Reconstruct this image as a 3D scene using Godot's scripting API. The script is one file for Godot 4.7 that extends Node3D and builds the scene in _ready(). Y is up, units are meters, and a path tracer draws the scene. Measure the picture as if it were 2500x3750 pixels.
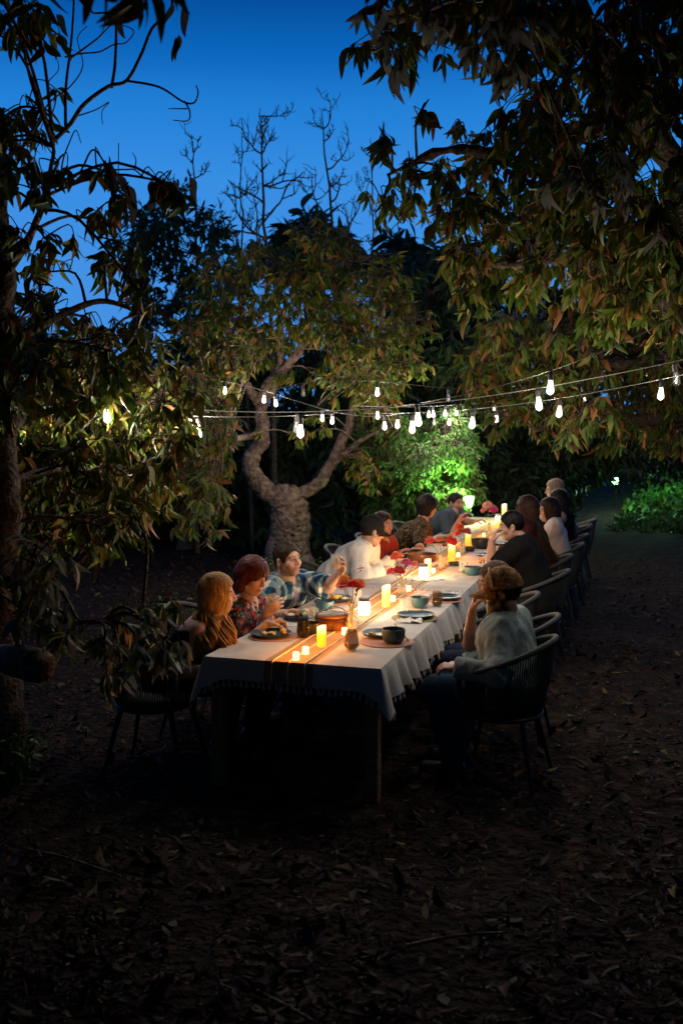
extends Node3D
# A dinner under avocado trees at dusk. Metres, y up; the row of tables runs away along -z, the near edge of the first table is z = 0.

var M := {}          # materials
var used := {}       # names that are taken at top level
var rng := RandomNumberGenerator.new()
var wob := FastNoiseLite.new()


# ---------------------------------------------------------------- meshes
class Builder:
	var v := PackedVector3Array()
	var n := PackedVector3Array()
	var t := PackedVector2Array()
	var c := PackedColorArray()
	var f := PackedInt32Array()
	var tint := Color(1, 1, 1)

	func grid(p: PackedVector3Array, rows: int, cols: int, wrap := false, us := 1.0, vs := 1.0) -> void:
		var b := v.size()
		for r in rows:
			for k in cols:
				v.append(p[r * cols + k])
				n.append(Vector3.ZERO)
				t.append(Vector2(us * k / maxf(1.0, cols - 1.0), vs * r / maxf(1.0, rows - 1.0)))
				c.append(tint)
		for r in rows - 1:
			for k in cols - 1:
				var i := b + r * cols + k
				quad(i, i + 1, i + cols + 1, i + cols)
		if wrap:
			for r in rows:
				var i := b + r * cols
				var s := n[i] + n[i + cols - 1]
				n[i] = s
				n[i + cols - 1] = s

	func tri(a: int, b: int, d: int) -> void:
		var w := (v[d] - v[a]).cross(v[b] - v[a])
		n[a] += w
		n[b] += w
		n[d] += w
		f.append(a)
		f.append(b)
		f.append(d)

	func quad(a: int, b: int, d: int, e: int) -> void:
		tri(a, b, d)
		tri(a, d, e)

	func tube(p: PackedVector3Array, r: PackedFloat32Array, sides := 8, capped := true) -> void:
		var q := PackedVector3Array()
		var up := Vector3.UP
		var count := p.size()
		var d0 := (p[1] - p[0]).normalized()
		if absf(d0.y) > 0.9:
			up = Vector3.RIGHT
		var side := d0.cross(up).normalized()
		var rows := 0
		for i in count:
			var d := (p[mini(i + 1, count - 1)] - p[maxi(i - 1, 0)]).normalized()
			side = (side - d * side.dot(d)).normalized()
			var o := d.cross(side)
			var reps := [r[mini(i, r.size() - 1)]]
			if capped and i == 0:
				reps.push_front(0.0005)
			if capped and i == count - 1:
				reps.append(0.0005)
			for rr in reps:
				for k in sides + 1:
					var a := -TAU * k / sides
					q.append(p[i] + (side * cos(a) + o * sin(a)) * rr)
				rows += 1
		grid(q, rows, sides + 1, true)

	func lathe(profile: PackedVector2Array, at := Vector3.ZERO, sides := 24, squash := 1.0) -> void:   # x radius, y height, from the bottom of the outside upwards
		var q := PackedVector3Array()
		for p in profile:
			for k in sides + 1:
				var a := TAU * k / sides
				q.append(at + Vector3(cos(a) * p.x, p.y, sin(a) * p.x * squash))
		grid(q, profile.size(), sides + 1, true)

	func box(at: Vector3, size: Vector3, b := Basis.IDENTITY, bevel := 0.0) -> void:
		var s := size / 2
		var e := minf(bevel, minf(s.x, minf(s.y, s.z)) * 0.9)
		for face in 6:
			var ax := face / 2
			var sg := 1.0 if face % 2 == 0 else -1.0
			var w := Vector3.ZERO
			w[ax] = sg
			var u1 := Vector3.ZERO
			u1[(ax + 1) % 3] = sg
			var u2 := Vector3.ZERO
			u2[(ax + 2) % 3] = 1.0
			var h1: float = s[(ax + 1) % 3] - e
			var h2: float = s[(ax + 2) % 3] - e
			var i := v.size()
			for k in [[-1, -1], [-1, 1], [1, 1], [1, -1]]:
				v.append(at + b * (w * s[ax] + u1 * h1 * k[0] + u2 * h2 * k[1]))
				n.append(Vector3.ZERO)
				t.append(Vector2(k[0] * h1, k[1] * h2))
				c.append(tint)
			quad(i, i + 1, i + 2, i + 3)
		if e > 0.0:
			_bevels(at, s, b, e)

	func _bevels(at: Vector3, s: Vector3, b: Basis, e: float) -> void:
		for ax in 3:
			var p1 := (ax + 1) % 3
			var p2 := (ax + 2) % 3
			for k in [[1, 1], [-1, 1], [-1, -1], [1, -1]]:
				var q := PackedVector3Array()
				for end in [-1, 1]:
					for which in 2:
						var w := Vector3.ZERO
						w[ax] = end * (s[ax] - e)
						w[p1] = k[0] * (s[p1] - (0.0 if which == 0 else e))
						w[p2] = k[1] * (s[p2] - (e if which == 0 else 0.0))
						q.append(at + b * w)
				if k[0] * k[1] > 0:
					grid(PackedVector3Array([q[0], q[2], q[1], q[3]]), 2, 2)
				else:
					grid(PackedVector3Array([q[2], q[0], q[3], q[1]]), 2, 2)

	func ball(at: Vector3, r: Vector3, b := Basis.IDENTITY, rings := 8, sides := 12) -> void:
		var q := PackedVector3Array()
		for i in rings + 1:
			var a := PI * i / rings - PI / 2
			for k in sides + 1:
				var w := TAU * k / sides
				q.append(at + b * (Vector3(cos(a) * cos(w), sin(a), cos(a) * sin(w)) * r))
		grid(q, rings + 1, sides + 1, true)

	func mesh() -> ArrayMesh:
		var a := []
		a.resize(Mesh.ARRAY_MAX)
		for i in n.size():
			n[i] = n[i].normalized() if n[i].length_squared() > 1e-20 else Vector3.UP
		a[Mesh.ARRAY_VERTEX] = v
		a[Mesh.ARRAY_NORMAL] = n
		a[Mesh.ARRAY_TEX_UV] = t
		a[Mesh.ARRAY_COLOR] = c
		a[Mesh.ARRAY_INDEX] = f
		var m := ArrayMesh.new()
		m.add_surface_from_arrays(Mesh.PRIMITIVE_TRIANGLES, a)
		return m


# A distance field on a grid, meshed as surface nets: bodies, heads, hands and clothes.
class Field:
	var lo := Vector3.ZERO
	var h := 0.012
	var nx := 0
	var ny := 0
	var nz := 0
	var d := PackedFloat32Array()

	func _init(a: Vector3, b: Vector3, cell: float) -> void:
		h = cell
		lo = a
		nx = int((b.x - a.x) / h) + 2
		ny = int((b.y - a.y) / h) + 2
		nz = int((b.z - a.z) / h) + 2
		d.resize(nx * ny * nz)
		d.fill(10.0)

	func span(a: Vector3, b: Vector3) -> PackedInt32Array:
		var p := (a - lo) / h
		var q := (b - lo) / h
		return PackedInt32Array([maxi(0, int(p.x)), maxi(0, int(p.y)), maxi(0, int(p.z)), mini(nx - 1, int(q.x) + 1), mini(ny - 1, int(q.y) + 1), mini(nz - 1, int(q.z) + 1)])

	# a tapered capsule, joined smoothly over k; cut = ends flat at b (a cuff)
	func bone(a: Vector3, b: Vector3, ra: float, rb: float, k := 0.02, cut := false) -> void:
		var m := maxf(ra, rb) + k + h * 2.5
		var w := Vector3(m, m, m)
		var s := span(a.min(b) - w, a.max(b) + w)
		var ab := b - a
		var inv := 1.0 / maxf(ab.length_squared(), 1e-9)
		var dir := ab.normalized()
		var dr := rb - ra
		for z in range(s[2], s[5] + 1):
			for y in range(s[1], s[4] + 1):
				var i := (z * ny + y) * nx + s[0]
				var p := lo + Vector3(s[0], y, z) * h
				for x in range(s[0], s[3] + 1):
					var pa := p - a
					var t := clampf(pa.dot(ab) * inv, 0.0, 1.0)
					var e := (pa - ab * t).length() - ra - dr * t
					if cut:
						e = maxf(e, (p - b).dot(dir))
					var g := d[i]
					var q := maxf(k - absf(e - g), 0.0)
					d[i] = minf(e, g) - q * q / (4.0 * k)
					i += 1
					p.x += h

	# an ellipsoid; take = carve it away
	func egg(c: Vector3, r: Vector3, b: Basis, k := 0.015, take := false) -> void:
		var m := maxf(r.x, maxf(r.y, r.z)) + k + h * 2.5
		var w := Vector3(m, m, m)
		var s := span(c - w, c + w)
		var inv := b.transposed()
		for z in range(s[2], s[5] + 1):
			for y in range(s[1], s[4] + 1):
				var i := (z * ny + y) * nx + s[0]
				var p := lo + Vector3(s[0], y, z) * h
				for x in range(s[0], s[3] + 1):
					var l := inv * (p - c)
					var k0 := (l / r).length()
					var k1 := (l / (r * r)).length()
					var e := k0 * (k0 - 1.0) / maxf(k1, 1e-6)
					var g := d[i]
					if take:
						var q := maxf(k - absf(-e - g), 0.0)
						d[i] = maxf(-e, g) + q * q / (4.0 * k)
					else:
						var q := maxf(k - absf(e - g), 0.0)
						d[i] = minf(e, g) - q * q / (4.0 * k)
					i += 1
					p.x += h

	# keeps only what lies on the inner side of a plane
	func trim(at: Vector3, outward: Vector3) -> void:
		var i := 0
		for z in nz:
			for y in ny:
				var p := lo + Vector3(0, y, z) * h
				for x in nx:
					if d[i] < 0.1:
						d[i] = maxf(d[i], (p - at).dot(outward))
					i += 1
					p.x += h

	func ripple(noise: FastNoiseLite, amount: float, stretch := Vector3.ONE) -> void:
		var i := 0
		for z in nz:
			for y in ny:
				for x in nx:
					if absf(d[i]) < h * 6.0:
						d[i] -= (0.5 + 0.5 * noise.get_noise_3dv((lo + Vector3(x, y, z) * h) * stretch)) * amount
					i += 1

	func into(b: Builder, paint = null) -> void:
		var at := PackedInt32Array()
		at.resize(d.size())
		at.fill(-1)
		var step := [1, nx, nx * ny]
		var cells := PackedInt32Array()
		var off := PackedInt32Array([0, 1, nx, nx + 1, nx * ny, nx * ny + 1, nx * ny + nx, nx * ny + nx + 1])
		var ends := [[0, 1], [2, 3], [4, 5], [6, 7], [0, 2], [1, 3], [4, 6], [5, 7], [0, 4], [1, 5], [2, 6], [3, 7]]
		var corner := []
		for k in 8:
			corner.append(Vector3(k & 1, (k >> 1) & 1, k >> 2))
		var near := h * 4.5
		for z in nz - 1:
			for y in ny - 1:
				var i := (z * ny + y) * nx
				for x in nx - 1:
					var g := d[i]
					if g < near and g > -near:
						var inside := 0
						for k in 8:
							if d[i + off[k]] < 0.0:
								inside += 1
						if inside > 0 and inside < 8:
							var sum := Vector3.ZERO
							var crossed := 0
							for e in ends:
								var p: float = d[i + off[e[0]]]
								var q: float = d[i + off[e[1]]]
								if (p < 0.0) != (q < 0.0):
									var c0: Vector3 = corner[e[0]]
									sum += c0.lerp(corner[e[1]], p / (p - q))
									crossed += 1
							at[i] = b.v.size()
							var w := lo + (Vector3(x, y, z) + sum / crossed) * h
							b.v.append(w)
							b.n.append(Vector3.ZERO)
							b.t.append(Vector2(w.x, w.y))
							b.c.append(paint.call(w) if paint != null else b.tint)
							cells.append(i)
					i += 1
		for i in cells:
			for ax in 3:
				var o: int = step[ax]
				var s1: int = step[(ax + 1) % 3]
				var s2: int = step[(ax + 2) % 3]
				var p := d[i] < 0.0
				if p != (d[i + o] < 0.0) and i - s1 - s2 >= 0:
					var q := [at[i], at[i - s1], at[i - s1 - s2], at[i - s2]]
					if q.min() >= 0:
						if p:
							b.quad(q[0], q[3], q[2], q[1])
						else:
							b.quad(q[0], q[1], q[2], q[3])


# ---------------------------------------------------------------- objects
func numbered(called: String) -> String:
	var k: int = used.get(called, 0)
	used[called] = k + 1
	return called if k == 0 else "%s_%03d" % [called, k]


func tag(o: Node3D, label: String, category: String, group := "") -> Node3D:
	o.set_meta("label", label)
	o.set_meta("category", category)
	if group:
		o.set_meta("group", group)
	return o


func thing(called: String, label: String, category: String, at := Vector3.ZERO, turn := 0.0, group := "") -> Node3D:
	var o := Node3D.new()
	o.name = numbered(called)
	add_child(o)
	o.position = at
	o.rotation.y = turn
	return tag(o, label, category, group)


func part(parent: Node3D, called: String, m: Mesh, material: Material, at := Transform3D.IDENTITY) -> MeshInstance3D:
	var o := MeshInstance3D.new()
	var same := 0
	for ch in parent.get_children():
		var s := String(ch.name)
		if s == called or s.begins_with(called + "_0"):
			same += 1
	o.name = called if same == 0 else "%s_%03d" % [called, same]
	o.mesh = m
	o.material_override = material
	o.transform = at
	parent.add_child(o, true)
	return o


func obj(called: String, m: Mesh, material: Material, label: String, category: String, group := "", at := Transform3D.IDENTITY) -> MeshInstance3D:
	var o := MeshInstance3D.new()
	o.name = numbered(called)
	o.mesh = m
	o.material_override = material
	o.transform = at
	add_child(o)
	tag(o, label, category, group)
	return o


func dup(root: Node3D, called: String, label: String, at: Vector3, turn := 0.0) -> Node3D:
	var r: Node3D = root.duplicate()
	r.name = numbered(called)
	add_child(r)
	r.position = at
	r.rotation.y = turn
	r.set_meta("label", label)
	return r


# ---------------------------------------------------------------- materials
func lin(r: float, g: float, b: float) -> Color:
	return Color(r, g, b).linear_to_srgb()


func mat(called: String, color: Color, rough := 0.8, metal := 0.0, spec := 0.5) -> StandardMaterial3D:
	var m := StandardMaterial3D.new()
	m.resource_name = called
	m.albedo_color = color
	m.roughness = rough
	m.metallic = metal
	m.metallic_specular = spec
	M[called] = m
	return m


func tinted(called: String, rough := 0.8, spec := 0.5) -> StandardMaterial3D:
	var m := mat(called, Color.WHITE, rough, 0.0, spec)
	m.vertex_color_use_as_albedo = true
	return m


func noise_tex(freq: float, size := 256, ramp: Array = [], kind := FastNoiseLite.TYPE_SIMPLEX_SMOOTH, oct := 4, as_normal := false, bump := 6.0, seed_ := 3) -> NoiseTexture2D:
	var x := NoiseTexture2D.new()
	var nz := FastNoiseLite.new()
	nz.noise_type = kind
	nz.frequency = freq
	nz.fractal_octaves = oct
	nz.seed = seed_
	x.noise = nz
	x.width = size
	x.height = size
	x.seamless = true
	if ramp:
		var g := Gradient.new()
		g.offsets = PackedFloat32Array(ramp.map(func(e): return e[0]))
		g.colors = PackedColorArray(ramp.map(func(e): return e[1]))
		x.color_ramp = g
	x.as_normal_map = as_normal
	x.bump_strength = bump
	return x


func world_tex(m: StandardMaterial3D, albedo: Texture2D, normal: Texture2D, scale: float, world := true) -> void:
	m.uv1_triplanar = true
	m.uv1_world_triplanar = world
	m.uv1_scale = Vector3(scale, scale, scale)
	if albedo:
		m.albedo_texture = albedo
	if normal:
		m.normal_enabled = true
		m.normal_texture = normal


func glass(called: String, color: Color, alpha: float, rough := 0.03) -> StandardMaterial3D:
	var m := mat(called, Color(color.r, color.g, color.b, alpha), rough)
	m.transparency = BaseMaterial3D.TRANSPARENCY_ALPHA
	return m


func glow(called: String, color: Color, energy: float, base := Color(0.8, 0.8, 0.8)) -> StandardMaterial3D:
	var m := mat(called, base, 0.6)
	m.emission_enabled = true
	m.emission = color
	m.emission_energy_multiplier = energy
	return m


func lamp(parent: Node3D, at: Vector3, color: Color, energy: float, size := 0.03) -> OmniLight3D:
	var l := OmniLight3D.new()
	l.name = "light"
	l.light_color = color
	l.light_energy = energy
	l.light_size = size
	l.omni_range = 30.0
	l.omni_attenuation = 2.0
	l.shadow_enabled = true
	l.position = at
	parent.add_child(l, true)
	return l


func pv(a: Array) -> PackedVector3Array:
	var p := PackedVector3Array()
	for e in a:
		p.append(e)
	return p


func fl(a: Array) -> PackedFloat32Array:
	var p := PackedFloat32Array()
	for e in a:
		p.append(e)
	return p


func prof(a: Array) -> PackedVector2Array:
	var p := PackedVector2Array()
	for e in a:
		p.append(Vector2(e[0], e[1]))
	return p


func curve(p: Array, steps := 6) -> PackedVector3Array:      # Catmull-Rom through the points
	var q := PackedVector3Array()
	var count := p.size()
	for i in count - 1:
		var a: Vector3 = p[maxi(i - 1, 0)]
		var b: Vector3 = p[i]
		var c: Vector3 = p[i + 1]
		var e: Vector3 = p[mini(i + 2, count - 1)]
		for s in steps:
			q.append(b.cubic_interpolate(c, a, e, float(s) / steps))
	q.append(p[count - 1])
	return q


func taper(count: int, r0: float, r1: float) -> PackedFloat32Array:
	var r := PackedFloat32Array()
	for i in count:
		r.append(lerpf(r0, r1, i / maxf(1.0, count - 1.0)))
	return r


func facing(fwd: Vector3, up := Vector3.UP) -> Basis:       # +z looks along fwd
	var z := fwd.normalized()
	var x := up.cross(z).normalized()
	return Basis(x, z.cross(x), z)


# ---------------------------------------------------------------- trees
func leaf_mesh(curl: float, fold: float, twist: float, wide := 0.32) -> ArrayMesh:     # one metre long, to be scaled: stalk at the origin, tip along +z
	var q := PackedVector3Array()
	var ts := [0.0, 0.10, 0.22, 0.38, 0.56, 0.74, 0.89, 1.0]
	var ws := [0.03, 0.04, 0.58, 0.93, 1.0, 0.78, 0.40, 0.03]
	for i in ts.size():
		var t: float = ts[i]
		var w: float = ws[i] * wide * 0.5
		var a := twist * t
		var mid := Vector3(0.06 * sin(t * 5.0), -curl * t * t, t * (1.0 - 0.25 * absf(curl) * t))
		for s in [-1.0, 0.0, 1.0]:
			var across := Vector3(cos(a) * s * w, sin(a) * s * w + absf(s) * w * fold, 0)
			q.append(mid + across)
	var b := Builder.new()
	b.grid(q, ts.size(), 3)
	return b.mesh()


func multi(parent: Node3D, called: String, m: Mesh, material: Material, where: Array, tints: PackedColorArray) -> MultiMeshInstance3D:
	var mm := MultiMesh.new()
	mm.transform_format = MultiMesh.TRANSFORM_3D
	mm.use_colors = true
	mm.mesh = m
	mm.instance_count = where.size()
	for i in where.size():
		mm.set_instance_transform(i, where[i])
		mm.set_instance_color(i, tints[i])
	var o := MultiMeshInstance3D.new()
	o.name = called
	o.multimesh = mm
	o.material_override = material
	o.set_meta("kind", "stuff")
	parent.add_child(o, true)
	return o


func any_dir() -> Vector3:
	var z := rng.randf_range(-1, 1)
	var a := rng.randf() * TAU
	var s := sqrt(1 - z * z)
	return Vector3(cos(a) * s, z, sin(a) * s)


func leaf_tone(kind: int) -> Color:
	var k := rng.randf_range(0.75, 1.25)
	var q := rng.randf()
	if kind == 0:          # the tired avocado leaves: green, olive, tan and dry brown
		if q < 0.52:
			return Color(0.060 * k, 0.105 * k, 0.010 * k)
		if q < 0.72:
			return Color(0.145 * k, 0.16 * k, 0.018 * k)
		if q < 0.86:
			return Color(0.23 * k, 0.175 * k, 0.04 * k)
		return Color(0.22 * k, 0.095 * k, 0.028 * k)
	if kind == 1:          # more brown
		if q < 0.5:
			return Color(0.055 * k, 0.075 * k, 0.018 * k)
		if q < 0.72:
			return Color(0.12 * k, 0.09 * k, 0.03 * k)
		return Color(0.17 * k, 0.075 * k, 0.03 * k)
	if kind == 4:          # green with dry brown tips
		if q < 0.62:
			return Color(0.055 * k, 0.09 * k, 0.010 * k)
		return Color(0.14 * k, 0.12 * k, 0.02 * k) if q < 0.8 else Color(0.18 * k, 0.075 * k, 0.02 * k)
	if kind == 2:          # fresh green
		return Color(0.045 * k, 0.12 * k, 0.025 * k) if q < 0.8 else Color(0.10 * k, 0.14 * k, 0.03 * k)
	return Color(0.03 * k, 0.055 * k, 0.02 * k)


# limbs: [points, thick radius, thin radius]; clumps: Vector4(x, y, z, radius); every clump hangs on a branch from the nearest limb
func grow(o: Node3D, limbs: Array, clumps: Array, per: int, per_tip: int, leaf_len: float, tone: int, single: int, eye: Vector3, bark: Material, leafmat: Material, lm: Mesh, droop := 0.55) -> void:
	var pts := PackedVector3Array()
	var first := true
	for l in limbs:
		var p := curve(l[0], 16 if l[1] > 0.05 else 7)
		var b := Builder.new()
		var r := taper(p.size(), l[1], l[2])
		for i in p.size():
			r[i] *= 1.0 + 0.12 * wob.get_noise_3dv(p[i] * 9.0)
			if first:
				r[i] *= 1.0 + 0.45 * exp(-maxf(0.0, p[i].y) / 0.22)
			if i < p.size() - 1 and i > 0:
				p[i] += Vector3(wob.get_noise_3dv(p[i] * 5.0), 0, wob.get_noise_3dv(p[i] * 5.0 + Vector3(9, 3, 1))) * l[1] * 0.3
			pts.append(p[i])
		b.tube(p, r, 26 if l[1] > 0.05 else 8)
		if l[1] > 0.05:
			for i in b.v.size():
				var at_: Vector3 = b.v[i]
				var w: float = wob.get_noise_3dv(at_ * Vector3(11, 6, 11)) + 0.8 * wob.get_noise_3dv(at_ * Vector3(4.5, 3.5, 4.5) + Vector3(7, 1, 3)) + 0.22 * wob.get_noise_3dv(at_ * Vector3(30, 12, 30))
				b.v[i] += b.n[i].normalized() * w * minf(0.045, l[1] * 0.2)
		part(o, "trunk" if first else "limb", b.mesh(), bark)
		first = false
	var tw := Builder.new()
	var where := []
	var tints := PackedColorArray()
	for c in clumps:
		var at := Vector3(c.x, c.y, c.z)
		var best := 1e9
		var from := at + Vector3(0, -0.4, 0)
		for p in pts:
			var e: float = p.distance_squared_to(at) + maxf(0.0, p.y - at.y) * 0.6
			if e < best:
				best = e
				from = p
		if from.distance_to(at) > 1.3:
			from = at + (from - at).normalized() * 0.5
		var mid := from.lerp(at, 0.5) + Vector3(rng.randf_range(-0.1, 0.1), 0.08 + 0.1 * rng.randf(), rng.randf_range(-0.1, 0.1)) * minf(1.0, from.distance_to(at))
		var path := curve([from, mid, at], 4)
		tw.tube(path, taper(path.size(), 0.010 + 0.010 * c.w, 0.006), 5)
		var tips := maxi(3, int(per * c.w * c.w / 0.09))
		for k in tips:
			var dirn := any_dir()
			var tip: Vector3 = at + dirn * c.w * sqrt(rng.randf()) * Vector3(1, 0.85, 1)
			var start: Vector3 = path[path.size() - 1 - (k % 4)]
			var bend := start.lerp(tip, 0.55) + Vector3(0, 0.06, 0) + any_dir() * 0.05
			var tp := curve([start, bend, tip], 3)
			tw.tube(tp, taper(tp.size(), 0.005, 0.0025), 4, false)
			var td := (tip - bend).normalized()
			for j in per_tip:
				var along := rng.randf_range(0.0, 0.35)
				var pos: Vector3 = tip.lerp(bend, along)
				var ld := (td * 0.55 + any_dir() * 0.85 + Vector3(0, -droop, 0)).normalized()
				var up := (Vector3.UP + any_dir() * 0.9).normalized()
				var bs := facing(ld, up if absf(up.dot(ld)) < 0.95 else Vector3.RIGHT)
				var s := leaf_len * rng.randf_range(0.45, 1.25)
				where.append(Transform3D(bs * Basis.from_scale(Vector3(s * rng.randf_range(0.75, 1.15), s * rng.randf_range(0.2, 2.4), s)), pos))
				tints.append(leaf_tone(tone))
	var tm := part(o, "twigs", tw.mesh(), bark)
	tm.set_meta("kind", "stuff")
	# the leaves nearest the eye are parts of their own, the rest is one mass
	if single > 0:
		var order := range(where.size())
		order.sort_custom(func(a, b): return where[a].origin.distance_squared_to(eye) < where[b].origin.distance_squared_to(eye))
		var chosen := {}
		var mats := {}
		for i in order:
			if chosen.size() >= single:
				break
			var q: Vector3 = where[i].origin
			if not in_view(q):
				continue
			chosen[i] = true
			var key := int(tints[i].r * 40) * 10000 + int(tints[i].g * 40) * 100 + int(tints[i].b * 40)
			if not mats.has(key):
				var m: StandardMaterial3D = leafmat.duplicate()
				m.vertex_color_use_as_albedo = false
				m.albedo_color = tints[i].linear_to_srgb()
				mats[key] = m
			var lf := MeshInstance3D.new()
			lf.name = "leaf" if chosen.size() == 1 else "leaf_%03d" % (chosen.size() - 1)
			lf.mesh = lm
			lf.material_override = mats[key]
			lf.transform = where[i]
			o.add_child(lf, true)
		var w2 := []
		var t2 := PackedColorArray()
		for i in where.size():
			if not chosen.has(i):
				w2.append(where[i])
				t2.append(tints[i])
		where = w2
		tints = t2
	if where:
		multi(o, "foliage", lm, leafmat, where, tints)


var cam: Camera3D


func in_view(p: Vector3) -> bool:      # whether the photograph could show it, for choosing which leaves become parts
	var q: Vector3 = cam.transform.affine_inverse() * p
	var ty := tan(deg_to_rad(cam.fov / 2.0))
	return q.z < -0.5 and absf(q.y / -q.z) < ty and absf(q.x / -q.z) < ty * 0.667


func bare_tree(o: Node3D, base: Vector3, top: Vector3, arms: int, reach: float, r0: float, bark: Material) -> void:
	var p := curve([base, base.lerp(top, 0.4) + any_dir() * 0.08, base.lerp(top, 0.75) + any_dir() * 0.08, top], 8)
	for i in range(10, p.size() - 1):
		p[i] += any_dir() * 0.025
	var b := Builder.new()
	b.tube(p, taper(p.size(), r0, 0.006), 7)
	part(o, "trunk", b.mesh(), bark)
	var tw := Builder.new()
	for k in arms:
		var t := lerpf(0.55, 0.985, (k + rng.randf()) / arms)
		var from: Vector3 = p[int(t * (p.size() - 1))]
		var a := rng.randf() * TAU
		var dirn := Vector3(cos(a), rng.randf_range(-0.2, 0.7), sin(a) * 0.7).normalized()
		var l := reach * (1.25 - 0.85 * (t - 0.55) / 0.45) * rng.randf_range(0.35, 1.15)
		bough(tw, from, dirn, l, r0 * 0.42 * (1.25 - t) + 0.006, 0)
	part(o, "boughs", tw.mesh(), bark).set_meta("kind", "stuff")


func bough(b: Builder, from: Vector3, dirn: Vector3, l: float, r: float, level: int) -> void:      # one crooked branch and its offshoots
	var pts := [from]
	var d := dirn
	var at := from
	var n := 6
	var lean := any_dir() * rng.randf_range(0.1, 0.5)
	for i in n:
		d = (d + any_dir() * 0.35 + lean * 0.5 + Vector3(0, 0.22, 0)).normalized()
		at += d * l / n
		pts.append(at)
	var p := curve(pts, 3)
	b.tube(p, taper(p.size(), r, maxf(0.0035, r * 0.4)), 5, false)
	if level < 2:
		for i in rng.randi_range(3, 5):
			var k := rng.randi_range(5, p.size() - 2)
			var out := ((p[k + 1] - p[k]).normalized() * 0.6 + any_dir()).normalized()
			bough(b, p[k], out, l * rng.randf_range(0.3, 0.6), maxf(0.0045, r * 0.6), level + 1)


# ---------------------------------------------------------------- the scene
func _ready() -> void:
	rng.seed = 20240
	wob.seed = 7
	wob.frequency = 1.0
	wob.fractal_octaves = 2
	cam = Camera3D.new()
	cam.name = "camera"
	cam.position = Vector3(1.842, 2.06, 5.128)
	cam.rotation = Vector3(deg_to_rad(-4.808), deg_to_rad(16.773), 0)
	cam.fov = 54.38
	cam.near = 0.05
	cam.far = 400.0
	var lens := CameraAttributesPhysical.new()
	lens.frustum_focal_length = 35.0
	lens.frustum_focus_distance = 6.6
	lens.frustum_near = 0.05
	lens.frustum_far = 400.0
	lens.exposure_aperture = 2.8
	cam.attributes = lens
	cam.fov = 54.38
	add_child(cam)
	var env := Environment.new()
	env.background_mode = Environment.BG_SKY
	env.tonemap_mode = Environment.TONE_MAPPER_LINEAR
	env.tonemap_exposure = 1.0
	env.sdfgi_enabled = true
	env.ssao_enabled = true
	env.ssil_enabled = true
	var sky := Sky.new()
	var pano := PanoramaSkyMaterial.new()
	pano.panorama = dusk_sky()
	sky.sky_material = pano
	env.sky = sky
	env.background_energy_multiplier = 1.0
	var we := WorldEnvironment.new()
	we.name = "world_environment"
	we.environment = env
	add_child(we)
	materials()
	setting()
	trees()
	tables()
	chairs()
	tableware()
	people()
	string_lights()
	small_things()


func dusk_sky() -> ImageTexture:        # the blue hour: pale near the horizon, deep overhead, the same all round
	var im := Image.create(64, 256, false, Image.FORMAT_RGBF)
	var el := [-90.0, 0.0, 9.0, 13.6, 17.1, 19.9, 23.0, 32.0, 50.0, 90.0]
	var co := [Vector3(0.02, 0.05, 0.12), Vector3(0.068, 0.28, 0.75), Vector3(0.055, 0.285, 0.78), Vector3(0.038, 0.27, 0.77), Vector3(0.016, 0.215, 0.68), Vector3(0.003, 0.13, 0.50), Vector3(0.001, 0.066, 0.30), Vector3(0.0006, 0.035, 0.18), Vector3(0.001, 0.022, 0.13), Vector3(0.001, 0.015, 0.09)]
	for y in 256:
		var e := 90.0 - (y + 0.5) / 256.0 * 180.0
		var k := 0
		while k < el.size() - 2 and e > el[k + 1]:
			k += 1
		var t: float = smoothstep(0.0, 1.0, (e - el[k]) / (el[k + 1] - el[k])) * 0.4 + 0.6 * clampf((e - el[k]) / (el[k + 1] - el[k]), 0.0, 1.0)
		var a: Vector3 = co[k]
		var w := a.lerp(co[k + 1], t)
		for x in 64:
			im.set_pixel(x, y, Color(w.x, w.y, w.z))
	return ImageTexture.create_from_image(im)


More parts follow.
